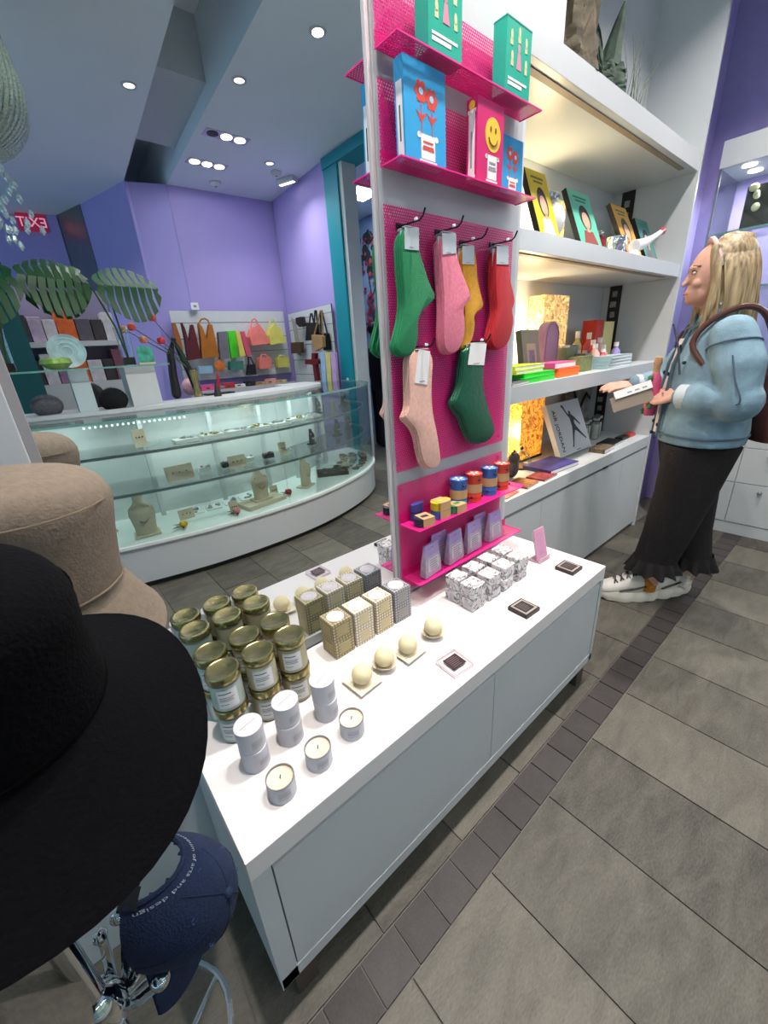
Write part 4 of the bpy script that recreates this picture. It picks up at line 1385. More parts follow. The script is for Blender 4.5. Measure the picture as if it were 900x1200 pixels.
slab('flat_book', 'flat brown pictured booklet near the pink shelf', 'booklet', 1.74, 1.03, S1, .13, .11, .008, mat('brown_picture', '#8a5a34', .5, var=.6, vscale=40), None, .1, PAPER)
slab('flat_book', 'flat maroon pictured booklet near the pink shelf', 'booklet', 1.90, 1.02, S1, .14, .1, .008, mat('maroon_picture', '#7a2f33', .5, var=.6, vscale=40), None, .05, PAPER)
slab('flat_book', 'pale red flyer at the near end of the cabinet', 'flyer', 1.56, 1.02, S1, .12, .1, .004, mat('red_flyer', '#d6604f', .5, var=.4, vscale=40), None, .1, PAPER)
slab('flat_book', 'flat black booklet before the glass jars', 'booklet', 2.82, 1.06, S1, .2, .1, .012, BLACK, None, .05, PAPER)
slab('flat_book', 'thick pictured booklet before the big white book', 'booklet', 2.60, 1.02, S1, .16, .09, .024, mat('brown_photo', '#6a5a44', .5, var=.7, vscale=40), None, .05, PAPER)
slab('flat_book', 'flat black case beside the red one', 'case', 2.98, 1.05, S1, .11, .05, .018, BLACK, None, .0)
slab('flat_book', 'flat red case at the far end of the cabinet', 'case', 3.10, 1.05, S1, .10, .05, .018, mat('red_plastic', '#c03a33', .4), None, .0)
t = thing('rubber_bear', 'grey lumpy bear figurine beside the round tins', 'figurine', (1.79, 1.13, S1), .4)
MB().sphere((0, 0, .05), (.04, .036, .05), 16, 12).sphere((0, -.01, .105), (.032, .03, .03), 14, 10).build('bear_body', mat('charcoal_rubber', '#4d4a4c', .45, var=.25, vscale=50), t, remesh=.006, soft=4)
for s in (-1, 1):
    MB().sphere((s * .024, -.005, .132), (.011, .008, .011), 10, 8).build('ear', mat('charcoal_rubber', '#4d4a4c', .45), t)
    MB().sphere((s * .04, -.015, .055), (.014, .014, .03), 10, 8).build('arm', mat('charcoal_rubber', '#4d4a4c', .45), t)
t = thing('glass_cloche', 'small round glass dome before the amber lamp', 'glass', (1.99, 1.20, S1))
MB().lathe([(.055, 0), (.058, .03), (.045, .07), (.02, .092), (1e-4, .098)], 24, cap=False).build('dome', GLASS, t)
MB().sphere((0, 0, .108), .011, 12, 8).build('knob', DARK, t)
MB().lathe([(.062, 0), (.062, .008)], 24).build('base', WOODD, t)
for i, x in enumerate((2.72, 2.80, 2.88, 2.97)):
    t = thing('glass_jar', 'clear lidded jar of white contents, %s of the row by the big book' % ['first', 'second', 'third', 'last'][i], 'jar', (x, 1.2 + .02 * (i % 2), S1), 0, 'clear jars on the cabinet')
    MB().lathe([(.03, 0), (.032, .01), (.032, .12), (.028, .13)], 18, cap=False).build('glass', GLASS, t)
    MB().lathe([(.028, .004), (.028, .1)], 16).build('contents', mat('white_contents', '#c9c4ba', .7, var=.1), t)
    MB().lathe([(.03, .13), (.03, .145), (.01, .15)], 16).build('lid', STEEL, t)
t = thing('canvas_bag', 'grey printed canvas bag with black straps at the back of the cabinet', 'bag', (2.86, 1.31, S1))
MB().prism([(-.13, 0), (.15, 0), (.17, .34), (-.15, .36)], .03).build('bag_body', mat('grey_print_canvas', '#77746f', .8, var=.55, vscale=18), t, smooth=False, bevel=.008)
MB().tube([(-.12, -.005, .35), (-.02, -.012, .2), (.06, -.012, .3), (.12, -.012, .26)], .008, 8).build('strap', BLACK, t)
MB().tube([(-.14, -.006, .22), (-.06, -.012, .1)], .012, 8).build('strap', BLACK, t)

# ------------------------------------------------------------------ sculptures above the unit
ROOT = mat('weathered_root_wood', '#4d4636', .8, var=.65, vscale=14, bump=.9, bscale=26)
ROOTG = mat('green_patina_root', '#2e4234', .75, var=.6, vscale=16, bump=.9, bscale=26)
Z3 = 2.2275


def stump(name, label, x, w, h, m_, peaks, seed):
    rr = random.Random(seed)
    t = thing(name, label, 'sculpture', (x, 1.06, Z3))
    n = 40
    ph = [rr.uniform(0, 6.3) for _ in range(6)]

    def rad(a, z):
        return 1 + .16 * sin(3 * a + ph[0] + z * 5) + .12 * sin(5 * a + ph[1] - z * 9) + .07 * sin(9 * a + ph[2] + z * 14)
    mb = MB()
    vs, fs = [], []
    L = 20
    for j in range(L + 1):
        for i in range(n):
            a = 2 * pi * i / n
            top = h * max(.45, max((pk[2] * math.exp(-((cos(a) - pk[0]) ** 2 + (sin(a) - pk[1]) ** 2) / .25) for pk in peaks), default=0))
            z = top * j / L * (1 if j < L else rr.uniform(.9, 1.08))
            r = (w / 2) * (1.05 - .25 * j / L) * rad(a, z) * rr.uniform(.93, 1.07)
            vs.append((r * cos(a), r * .7 * sin(a), z))
    for j in range(L):
        for i in range(n):
            k = (i + 1) % n
            fs.append((j * n + i, j * n + k, (j + 1) * n + k, (j + 1) * n + i))
    fs.append(tuple(range(n))[::-1])
    vs.append((0, 0, h * .35))
    for i in range(n):
        fs.append((L * n + i, L * n + (i + 1) % n, len(vs) - 1))
    mb.add(vs, fs)
    mb.build('root_body', m_, t)
    return t


stump('root_sculpture', 'big weathered brown root sculpture on top of the shelf unit', 1.91, .25, .55, ROOT, [(-1, 0, 1.0), (.8, .4, .7), (0, -1, .85)], 3)
t = stump('root_sculpture', 'jagged dark green root sculpture with a tall pointed spike', 2.20, .22, .27, ROOTG, [(1, 0, .9), (-1, 0, .85), (0, 1, .8)], 9)
MB().tube([(.02, 0, .12), (.05, 0, .22), (.075, 0, .29), (.10, 0, .36)], [.05, .032, .02, .003], 8).build('spike', ROOTG, t)
t = thing('dried_grass', 'wispy dried grass stems beside the green root', 'plant', (2.44, 1.03, Z3))
rr = random.Random(5)
for k in range(14):
    a = rr.uniform(-.7, .9)
    h = rr.uniform(.14, .3)
    MB().tube([(.01 * k - .08, rr.uniform(-.02, .02), 0), (.01 * k - .08 + .3 * a * h, 0, h * .6), (.01 * k - .08 + .75 * a * h, 0, h)], [.0018, .0014, .0007], 4).build('stem', mat('dry_stem', '#6f786a', .8), t)

# ------------------------------------------------------------------ far end: violet wall, drawer cabinet, lit glass case
struct(MB().span((3.86, -1.2, 0), (4.0, 1.6, CH)).build('wall_right', mat('muted_violet_paint', '#a498c8', 0.6, var=.03), smooth=False), 'purple wall at the far end')
struct(MB().span((3.202, 1.10, 0), (3.86, 1.3, CH)).build('trim_3', mat('lightened_return_paint', '#b0a2da', 0.6, var=.03), smooth=False), 'purple return wall beside the shelf unit')  # lighter paint stands in for case light missing on this wall
struct(MB().span((3.86 - .05, 0.62, 2.2), (3.862, 0.66, CH)).build('trim_4', DPURP, smooth=False), 'raised vertical rib on the purple wall')
FX = 3.45
fc = thing('drawer_cabinet', 'white drawer cabinet with small round knobs against the far purple wall', 'cabinet', (3.65, 0.1, 0))
MB().span((FX + 0.004, -1.1, 0.0), (3.855, 0.92, 0.08)).build('plinth', WHITE, fc, smooth=False, w=True)
MB().span((FX + 0.018, -1.1, 0.08), (3.855, 0.92, 0.86)).build('carcass', WHITE, fc, smooth=False, w=True)
MB().span((FX - 0.01, -1.1, 0.86), (3.855, 0.93, 0.90)).build('top', WHITE, fc, smooth=False, w=True, bevel=.001)
yj = [0.92, 0.475, 0.20, -0.075, -0.35, -0.62]
for a, b in zip(yj[:-1], yj[1:]):
    for z0, z1 in ((.085, .365), (.369, .60), (.604, .855)):
        d = MB().span((FX, b + .002, z0), (FX + .018, a - .002, z1)).build('drawer', WHITE, fc, smooth=False, w=True, bevel=.0015)
        kn = MB().sphere((FX - .012, (a + b) / 2, z1 - .045), .013, 12, 8)
        for v in kn.v:
            v -= fc.location
        kn.build('knob', STEEL, d)
gc = thing('glass_case', 'lit wall display case with a white hood and glass front', 'display case', (3.65, 0.3, 0.9))
MB().span((FX, -1.0, 2.195), (3.855, 0.925, 2.325)).build('hood', WHITE, gc, smooth=False, w=True, bevel=.001)
MB().span((3.84, -1.0, 0.905), (3.858, 0.92, 2.195)).build('back_panel', mat('lilac_back', '#a99ad2', .6), gc, smooth=False, w=True)
MB().span((FX + .002, -1.0, 0.905), (FX + .008, 0.918, 2.193)).build('front_glass', GLASS, gc, smooth=False, w=True)
MB().span((FX + .002, 0.912, 0.905), (3.84, 0.918, 2.193)).build('side_glass', GLASS, gc, smooth=False, w=True)
for y in (0.915, -1.0):
    MB().span((FX - .004, y - .006, .902), (FX + .008, y + .006, 2.195)).build('post', STEEL, gc, smooth=False, w=True)
for z in (1.55, 1.86):
    MB().span((FX + .02, -1.0, z), (3.84, 0.9, z + .009)).build('glass_shelf', GLASSG, gc, smooth=False, w=True)
    MB().span((FX + .016, -1.0, z), (FX + .02, 0.9, z + .009)).build('shelf_edge', GEDGE, gc, smooth=False, w=True)
for i in range(7):
    y = 0.80 - i * .17
    for xx in (3.53, 3.68):
        MB().lathe([(.035, 2.194), (.035, 2.190)], 14, 0, T((xx, y, 0))).build('case_lamp', LAMP, gc, w=True)
ld = bpy.data.lights.new('case_light', 'AREA')
ld.shape = 'RECTANGLE'
ld.size, ld.size_y = .05, 1.6
ld.energy = 80
lo = bpy.data.objects.new('case_light', ld)
COL.objects.link(lo)
lo.location = Vector((3.62, 0.0, 2.17)) - gc.location
lo.parent = gc
# jewellery board in the case
jb = thing('jewellery_board', 'dark board covered in chunky cream shell jewellery inside the glass case', 'jewellery', (3.60, 0.55, 1.87))
MB().span((3.60, 0.05, 1.872), (3.615, 0.80, 2.10)).build('board', DARK, jb, smooth=False, w=True)
rr = random.Random(11)
for k in range(30):
    yy, zz = rr.uniform(.07, .77), rr.uniform(1.89, 2.09)
    mb = MB()
    if k % 3 == 0:
        r = rr.uniform(.02, .035)
        mb.tube([(3.592, yy + r * cos(a), zz + r * sin(a) * .9) for a in [2 * pi * j / 14 for j in range(14)]], .008, 6, closed=True)
    else:
        mb.sphere((3.592, yy, zz), (.010, rr.uniform(.012, .028), rr.uniform(.012, .024)), 10, 8)
    mb.build('shell_bead', mat('cream_shell_%d' % (k % 3), ('#e2d9b6', '#cfc6a0', '#f0ead0')[k % 3], .35), jb, w=True)
for k in range(6):
    t = thing('necklace_stand', 'small white necklace bust on the lower glass shelf, %s' % ['by the glass side', 'second from the side', 'third from the side', 'fourth from the side', 'fifth from the side', 'last of the row'][k], 'jewellery', (3.62, .75 - .2 * k, 1.5595), 0, 'necklace busts in the case')
    MB().loft([((0, 0, 0), (.04, 0, 0), (0, .03, 0)), ((0, 0, .05), (.05, 0, 0), (0, .022, 0)), ((0, 0, .12), (.035, 0, 0), (0, .018, 0)), ((0, 0, .16), (.018, 0, 0), (0, .014, 0))], 14).build('bust', LINEN, t)
    MB().tube([(-.02 + .01 * 0 - .001, -.02 + .04 * j / 8, .13 - .07 * sin(pi * j / 8)) for j in range(9)], .004, 5).build('necklace', GOLD if k % 2 else STEEL, t)
# ------------------------------------------------------------------ the shop behind the viewer, seen in the mirror
def V(u, v, yv):
    return refl(PY(u, v, yv))


def W(x, yv, z=0.0):
    return Vector((x, 2 * MY - yv, z))


def wall_seg(name, a, b, label, m_, t=0.1, z0=0.0, z1=CH):
    a, b = W(*a), W(*b)
    d = (b - a).normalized()
    n = Vector((d.y, -d.x, 0))
    mid = (a + b) / 2
    if n.dot(Vector((1.2, -1.0, 0)) - mid) > 0:
        n = -n
    q = [a, b, b + n * t, a + n * t]
    mb = MB().add([(p.x, p.y, z0) for p in q] + [(p.x, p.y, z1) for p in q], [(0, 1, 2, 3), (4, 5, 6, 7), (0, 1, 5, 4), (1, 2, 6, 5), (2, 3, 7, 6), (3, 0, 4, 7)])
    return struct(mb.build(name, m_, smooth=False), label)


LAV = mat('lavender_wall_paint', '#a59ada', 0.6, var=0.03, vscale=2)
wall_seg('wall_side_purple', (3.03, 4.345), (3.12, 5.70), 'purple wall with the slatted bag board beside the teal portal', PURP)
wall_seg('wall_rear_purple', (3.15, 5.72), (1.86, 5.77), 'purple rear wall with the long slatted bag board', PURP)
wall_seg('wall_rear_bend', (1.88, 5.77), (1.46, 5.90), 'short bent piece of purple rear wall', LAV)
wall_seg('wall_rear_lavender', (1.46, 5.88), (1.15, 6.93), 'lavender rear wall beside the steel column', LAV)
wall_seg('wall_rear_steel', (1.15, 6.90), (0.95, 7.50), 'tall brushed steel column in the rear wall', mat('dull_steel', '#8d918f', 0.3, metal=0.9, var=0.08, vscale=4))
wall_seg('wall_rear_end', (0.95, 7.48), (-3.2, 9.2), 'lavender end wall with the exit sign', LAV)
wall_seg('wall_hall_mural', (4.62, 3.0), (4.62, 8.5), 'pale blue hall wall with the blossom mural', mat('mural_blue', '#8fb4dc', 0.6, var=0.08, vscale=3))
wall_seg('wall_hall_end', (3.1, 8.6), (6.5, 8.6), 'hall end wall', WALLW)
struct(MB().span((6.4, -7.5, 0), (6.5, 1.6, CH)).build('wall_hall_side', WALLW, smooth=False), 'hall side wall')
struct(MB().span((-3.2, -7.5, 0), (6.5, -7.4, CH)).build('wall_shop_end', LAV, smooth=False), 'end wall of the shop')
struct(MB().span((-3.2, 1.5, 0), (-3.1, 1.6, CH)).build('trim_5', WHITE, smooth=False), 'corner post')

# teal portal
pt = thing('teal_portal', 'tall teal portal frame between the bag boards and the mural hall', 'portal', W(3.1, 4.1))
MB().span(W(3.005, 4.33, 0), W(3.25, 4.09, CH - .005)).build('jamb', TEAL, pt, smooth=False, w=True)
MB().span(W(3.03, 4.088, 0), W(3.20, 4.03, 3.10)).build('white_edge', WHITE, pt, smooth=False, w=True)
MB().span(W(2.99, 4.33, 3.10), W(3.25, 2.75, CH - .005)).build('lintel', TEAL, pt, smooth=False, w=True)
MB().span(W(3.005, 2.95, 0), W(3.25, 2.75, 3.10)).build('jamb', TEAL, pt, smooth=False, w=True)
MB().sphere(W(2.998, 4.2, 1.03), .016, 10, 8).build('door_stop', WHITE, pt, w=True)

# blossom branches on the mural, flat relief on the hall wall
mu = thing('blossom_mural', 'blossom branch mural with dark red flowers on the blue hall wall', 'mural', W(4.61, 5.8, 0.7))
rr = random.Random(21)
BR = mat('mural_branch', '#3c3a4c', .7)
for k in range(12):
    y, z = 5.35 + rr.uniform(0, 1.1), 0.5 + rr.uniform(0, .9)
    pts = []
    for j in range(7):
        pts.append(W(4.600, y, z))
        y += rr.uniform(-.12, .12)
        z += rr.uniform(.12, .38)
    MB().tube(pts, [.018 - .002 * j for j in range(7)], 5).build('branch', BR, mu, w=True)
    for p in pts[1:]:
        for q in range(4):
            c = p + Vector((-.004, rr.uniform(-.14, .14), rr.uniform(-.14, .14)))
            MB().sphere(c, (.004, rr.uniform(.02, .04), rr.uniform(.02, .04)), 7, 5).build('blossom', mat('mural_red_%d' % (q % 2), ('#9a3348', '#c2546a')[q % 2], .7), mu, w=True)
for k in range(26):
    c = W(4.612, 5.4 + rr.uniform(0, .9), 2.45 + rr.uniform(0, .55))
    MB().sphere(c, (.004, rr.uniform(.05, .12), rr.uniform(.04, .09)), 8, 5).build('dark_foliage', mat('mural_dark_leaf', '#2c3a3e', .8), mu, w=True)


def blob_person(t, H, suit, skin, hair):
    """plain standing figure, arms at its sides, facing local -y"""
    s = H / 1.75
    b = MB()
    b.loft([((0, 0, .86 * s), (.16 * s, 0, 0), (0, .10 * s, 0)), ((0, 0, 1.05 * s), (.155 * s, 0, 0), (0, .10 * s, 0)), ((0, 0, 1.3 * s), (.19 * s, 0, 0), (0, .115 * s, 0)), ((0, 0, 1.42 * s), (.17 * s, 0, 0), (0, .09 * s, 0)), ((0, 0, 1.47 * s), (.07 * s, 0, 0), (0, .06 * s, 0))], 20)
    for k in (-1, 1):
        b.chain([(k * .19 * s, 0, 1.38 * s), (k * .235 * s, .01, 1.1 * s), (k * .235 * s, -.04 * s, .84 * s)], [.062 * s, .052 * s, .042 * s])
        b.chain([(k * .085 * s, 0, .9 * s), (k * .09 * s, 0, .5 * s), (k * .09 * s, 0.01, .07 * s)], [.088 * s, .066 * s, .052 * s])
        b.sphere((k * .09 * s, -.06 * s, .04 * s), (.045 * s, .12 * s, .038 * s), 12, 8)
    b.build('suit', suit, t, remesh=.014 * s, soft=4)
    h = MB()
    h.chain([(0, 0, 1.44 * s), (0, -.005, 1.55 * s)], [.055 * s, .052 * s])
    h.sphere((0, -.005, 1.64 * s), (.073 * s, .092 * s, .11 * s), 18, 14).sphere((0, -.1 * s, 1.62 * s), (.014 * s, .02 * s, .022 * s), 8, 6)
    for k in (-1, 1):
        h.sphere((k * .075 * s, .01, 1.635 * s), (.012 * s, .02 * s, .03 * s), 8, 6)
        h.chain([(k * .235 * s, -.04 * s, .84 * s), (k * .235 * s, -.06 * s, .76 * s)], [.034 * s, .028 * s])
        for f in range(4):
            h.chain([(k * (.225 + .008 * f) * s, (-.085 + .017 * f) * s, .755 * s), (k * .23 * s, (-.09 + .018 * f) * s, .68 * s)], [.009 * s, .008 * s])
        h.chain([(k * .215 * s, -.085 * s, .80 * s), (k * .2 * s, -.11 * s, .74 * s)], [.011 * s, .009 * s])
    h.build('body', skin, t, remesh=.007 * s, soft=2)
    MB().sphere((0, .016 * s, 1.675 * s), (.084 * s, .095 * s, .088 * s), 18, 12).build('hair', hair, t)
    MB().add([(-.03 * s, -.118 * s, 1.43 * s), (.03 * s, -.118 * s, 1.43 * s), (0, -.124 * s, 1.2 * s)], [(0, 1, 2)]).build('shirt', PAPER, t, smooth=False)


t = thing('person', 'person in a black suit standing in the mural hall beyond the teal portal', 'person', W(3.82, 4.62, 0), radians(110))
blob_person(t, 1.68, mat('black_suit', '#121216', .8), mat('skin_tone_dark', '#6a4a3a', .55), mat('dark_hair', '#17120f', .6))

# ------------------------------------------------------------------ curved jewellery counter
def catmull(P, n=6):
    out = []
    for i in range(len(P) - 1):
        p0, p1, p2, p3 = P[max(i - 1, 0)], P[i], P[i + 1], P[min(i + 2, len(P) - 1)]
        for k in range(n):
            t = k / n
            out.append(tuple(.5 * ((2 * b) + (-a + c) * t + (2 * a - 5 * b + 4 * c - d) * t * t + (-a + 3 * b - 3 * c + d) * t ** 3) for a, b, c, d in zip(p0, p1, p2, p3)))
    return out + [P[-1]]


FV = catmull([(-1.6, 3.55), (-1.0, 3.2), (-.4, 2.92), (.16, 2.76), (.69, 2.66), (1.2, 2.65), (1.6, 2.70), (2.0, 2.83), (2.3, 2.99), (2.52, 3.2), (2.64, 3.48), (2.66, 3.85)])


def offset(C, d):
    out = []
    n = len(C)
    for i, p in enumerate(C):
        a, b = C[max(i - 1, 0)], C[min(i + 1, n - 1)]
        dx, dy = b[0] - a[0], b[1] - a[1]
        l = math.hypot(dx, dy)
        out.append((p[0] - dy / l * d, p[1] + dx / l * d))
    return out


def ribbon(mb, d0, d1, z0, z1, i0=0, i1=None, m=0):
    A, B = offset(FV, d0)[i0:i1], offset(FV, d1)[i0:i1]
    n = len(A)
    vs = [W(*p, z0) for p in A] + [W(*p, z0) for p in B] + [W(*p, z1) for p in A] + [W(*p, z1) for p in B]
    fs = []
    for i in range(n - 1):
        fs += [(i, i + 1, n + i + 1, n + i), (2 * n + i, 2 * n + i + 1, 3 * n + i + 1, 3 * n + i), (i, i + 1, 2 * n + i + 1, 2 * n + i), (n + i, n + i + 1, 3 * n + i + 1, 3 * n + i)]
    fs += [(0, n, 3 * n, 2 * n), (n - 1, 2 * n - 1, 4 * n - 1, 3 * n - 1)]
    return mb.add(vs, fs, m)


cn = thing('jewellery_counter', 'long curved white jewellery counter with tall glass front and glass shelves', 'counter', W(0.9, 2.95, 0))
ribbon(MB(), .03, .6, 0.0, .04).build('kick_plinth', DARK, cn, w=True, ang=30)
ribbon(MB(), 0, .62, .04, .285).build('base', WHITE, cn, w=True, ang=30)
ribbon(MB(), -.012, .62, .285, .305).build('deck', mat('lit_deck', '#e6ebe8', .4), cn, w=True, ang=30)
NF = len(FV)
js = [0, 10, 20, 31, 41, 51, NF - 1]
for a, b in zip(js[:-1], js[1:]):
    ribbon(MB(), .006, .012, .305, 1.045, a, b + 1).build('front_pane', GLASS, cn, w=True, ang=30)
for z in (.60, .842):
    sh = ribbon(MB(), .07, .45, z, z + .008).build('glass_shelf', GLASSG, cn, w=True, ang=30)
    ribbon(MB(), .058, .07, z - .006, z + .012).build('shelf_rail', mat('shelf_rail_grey', '#7f8b8c', .35, metal=.4), cn, w=True, ang=30)
ribbon(MB(), .004, .45, 1.045, 1.053).build('top_pane', GLASSG, cn, w=True, ang=30)
ribbon(MB(), .0, .006, 1.043, 1.055).build('glass_edge', GEDGE, cn, w=True, ang=30)
ribbon(MB(), .45, .80, 1.02, 1.075).build('top_ledge', WHITE, cn, w=True, ang=30)
for a, b in zip(js[:-1], js[1:]):
    ribbon(MB(), .56, .575, .305, 1.02, a, b + 1).build('rear_door', mat('frosted_door', '#c9cfce', .35), cn, w=True, ang=30)
for i in range(3, NF - 1, 6):
    p, q = offset(FV, .47)[i], offset(FV, .5)[i]
    MB().span(W(p[0] - .014, p[1], .305), W(p[0] + .014, p[1] + .03, 1.03)).build('post', WHITE, cn, smooth=False, w=True)
# lamps inside the counter
for i in (14, 24, 32, 40, 48):
    p = offset(FV, .4)[i]
    ld = bpy.data.lights.new('counter_light', 'AREA')
    ld.shape = 'RECTANGLE'
    ld.size, ld.size_y = .5, .03
    ld.energy = 4.2
    ld.color = (.92, 1, .98)
    lo = bpy.data.objects.new('counter_light', ld)
    COL.objects.link(lo)
    lo.location = W(p[0], p[1], 1.015) - cn.location
    lo.parent = cn

# busts and trays in the counter
NECK = mat('silver_chain', '#9a9c9c', .3, metal=.8)


def bust(label, x, yv, h, m_, neck, z=.306, tilt=0.0, rz=0.0):
    t = thing('necklace_bust', label, 'jewellery bust', W(x, yv, z), rz, 'necklace busts in the counter')
    s = h / .27
    S = [(0, .065, .035, 0), (.06, .062, .034, .0), (.15, .075, .036, -.012), (.19, .07, .03, -.008), (.215, .042, .026, 0), (.235, .03, .026, .006), (.27, .03, .026, .01), (.272, .02, .018, .01)]
    MB().loft([((0, d * s, z_ * s), (w_ * s, 0, 0), (0, dd * s, 0)) for z_, w_, dd, d in S], 18).build('bust_form', m_, t)
    MB().span((-.075 * s, -.05 * s, 0), (.075 * s, .06 * s, .012)).build('stand_base', m_, t, smooth=False)
    pts = [(.045 * s * cos(a), -.048 * s + .02 * s * abs(cos(a)), .20 * s + .10 * s * sin(a)) for a in [pi + pi * j / 10 for j in range(11)]]
    MB().tube(pts, .0035, 6).build('necklace', neck, t)
    return t


R180 = pi     # counter things face the mirror, towards +y
bust('linen necklace bust with a silver chain beside the yellow flower', .345, 2.86, .27, LINEN, NECK, rz=R180 + .1)
bust('linen necklace bust with fine pendants on a tan block', 1.13, 2.83, .25, LINEN, mat('fine_chain', '#a58a5a', .3, metal=.6), z=.336, rz=R180 - .1)
bk_ = MB().span((-.16, -.09, 0), (.16, .09, .03)).build('riser_block', LINEN, smooth=False, bevel=.002)
bk_.location = W(1.13, 2.84, .3055)
bk_.rotation_euler = (0, 0, -.15)
tag(bk_, 'flat tan linen riser block under a necklace bust', 'riser')
bust('linen necklace bust standing bare beside the black tray', 1.57, 2.93, .25, LINEN, mat('fine_chain', '#a58a5a', .3, metal=.6), rz=R180 - .5)
BV = mat('black_velvet', '#16161a', .9)
for x, yv, z, h in ((1.86, 3.08, .8545, .13), (2.10, 3.18, .613, .15), (2.28, 3.30, .8545, .14), (1.75, 3.06, .613, .13), (2.36, 3.36, .613, .13)):
    bust('black velvet necklace bust with a pale necklace on a glass shelf, %s' % ('upper shelf' if z > .8 else 'lower shelf'), x, yv, h, BV, mat('pearl_strand', '#d8d2c4', .4), z=z, rz=R180 - .4)


def tray(label, x, yv, z, w, d, h, m_, rz=0.0, bits=0, bm_=None, name='jewellery_tray', seed=1):
    t = thing(name, label, 'tray', W(x, yv, z), rz)
    MB().span((-w / 2, -d / 2, 0), (w / 2, d / 2, h)).build('tray_body', m_, t, smooth=False, bevel=.001)
    rr = random.Random(seed)
    for k in range(bits):
        a, b = rr.uniform(-.42, .42) * w, rr.uniform(-.4, .4) * d
        if k % 2:
            MB().tube([(a + .016 * cos(q), b + .016 * sin(q), h + .004) for q in [2 * pi * j / 10 for j in range(10)]], .0035, 5, closed=True).build('ring', bm_ or GOLD, t)
        else:
            MB().sphere((a, b, h + .008), (.012, .012, .008), 8, 6).build('bead', bm_ or STEEL, t)
    return t


tray('flat black jewellery tray on the counter deck', 1.93, 3.07, .3055, .28, .18, .03, BV, .5, 10, mat('dark_jewel', '#4a6a5a', .3), seed=4)
cb = [mat('bangle_%d' % k, c, .35) for k, c in enumerate(('#7a5a4a', '#a8a29a', '#4f6a4a', '#c9b78a', '#7a3a3a', '#2c2c30', '#b98a5a'))]
rr = random.Random(31)
k = 0
for i in range(46, 60, 2):
    for off_ in (.10, .20, .30):
        p = offset(FV, off_)[i]
        for lev in range(rr.choice((1, 2, 3, 3))):
            r = rr.uniform(.026, .036)
            o = MB().tube([(r * cos(a), r * sin(a), 0) for a in [2 * pi * j / 12 for j in range(12)]], .006, 6, closed=True).build('bangle', cb[k % 7])
            o.location = W(p[0], p[1], .3125 + .0135 * lev)
            k += 1
            tag(o, 'bangle in the mixed stacks at the rounded end of the counter', 'bangle', 'stacks of bangles in the counter')
for x, yv, z, w, h, lab in ((.46, 2.92, .8545, .07, .11, 'small linen earring card on the upper shelf, alone'), (.62, 2.84, .613, .17, .10, 'wide linen earring card on the lower shelf'), (1.0, 2.82, .613, .12, .09, 'linen earring card beside the black slots on the lower shelf'),
                            (.9, 2.78, .306, .06, .09, 'small linen pendant card on the deck'), (.62, 2.95, .306, .1, .07, 'cream block behind the yellow flower'), (1.28, 2.92, .306, .06, .08, 'cream block beside the bare bust'), (1.4, 2.9, .613, .06, .10, 'cream pendant card by the counter posts')):
    t = thing('earring_card', lab, 'display card', W(x, yv, z), R180)
    MB().prism([(-w / 2, 0), (w / 2, 0), (w / 2, h), (-w / 2, h)], .012, 0, T((0, 0, .0), 0, -.2)).build('card', LINEN, t, smooth=False, bevel=.001)
    for q in range(3):
        MB().sphere(((q - 1) * w * .25, -.004 + .1 * h, h * .55), .005, 8, 6).build('stud', GOLD, t)
for x, yv, c, nm in ((.55, 2.80, '#e8b021', 'yellow'), (.90, 2.76, '#e88a98', 'pink'), (1.36, 2.85, '#b5252a', 'red')):
    t = thing('cut_flower', '%s rose with dark leaves lying on the counter deck' % nm, 'flower', W(x, yv, .306))
    fm_ = mat('petal_' + nm, c, .6)
    for q in range(9):
        a = q * 2.4
        MB().sphere((.010 * cos(a) * (q / 5), .010 * sin(a) * (q / 5), .025), (.014, .012, .02), 8, 6, 0).build('petal', fm_, t)
    for q in range(4):
        a = q * 1.1 + 1.8
        MB().add([(.0, .0, .012), (.035 * cos(a - .35), .035 * sin(a - .35), .02), (.08 * cos(a), .08 * sin(a), .016), (.035 * cos(a + .35), .035 * sin(a + .35), .02)], [(0, 1, 2, 3)]).build('leaf', mat('rose_leaf', '#24452c', .5), t, smooth=False)
for k in range(7):
    t = tray('white slotted ring tray on the upper glass shelf, %s' % ['by the linen card', 'second along', 'third along', 'fourth along', 'fifth along', 'sixth along', 'by the velvet busts'][k], .7 + k * .17, 2.85 + (.06 if k > 4 else .0) + .03 * max(0, k - 4), .8545, .14, .1, .02, mat('ring_tray_white', '#cfd4d0', .4), .0, 6, GOLD if k % 2 else STEEL, seed=k)
for k in range(5):
    tray('small clear riser of rings on the lower glass shelf, %s' % ['by the wide card', 'second along', 'third along', 'fourth along', 'by the posts'][k], .8 + k * .16, 2.93, .613, .08, .05, .035, (DARK if k % 2 else mat('ring_tray_white', '#cfd4d0', .4)), .1, 3, STEEL, name='ring_riser', seed=k + 20)
for k in range(5):
    tray('white padded tray of earrings lying on the counter deck, %s' % ['by the linen bust', 'second along', 'third along', 'fourth along', 'by the red rose'][k], .70 + .13 * k, 3.04, .3055, .1, .12, .012, PAPER, .1, 5, STEEL, seed=k + 50)
LED = mat('led_bead', '#e8fff8', .4, emit='#e8fff6', estr=5)
t = thing('led_strip', 'row of tiny white lights along the counter glass', 'light', W(.4, 3.0, 1.0))
for k in range(20):
    MB().sphere(W(.2 + k * .028, 2.98 - .006 * k, 1.005), .006, 6, 4).build('led', LED, t, w=True)

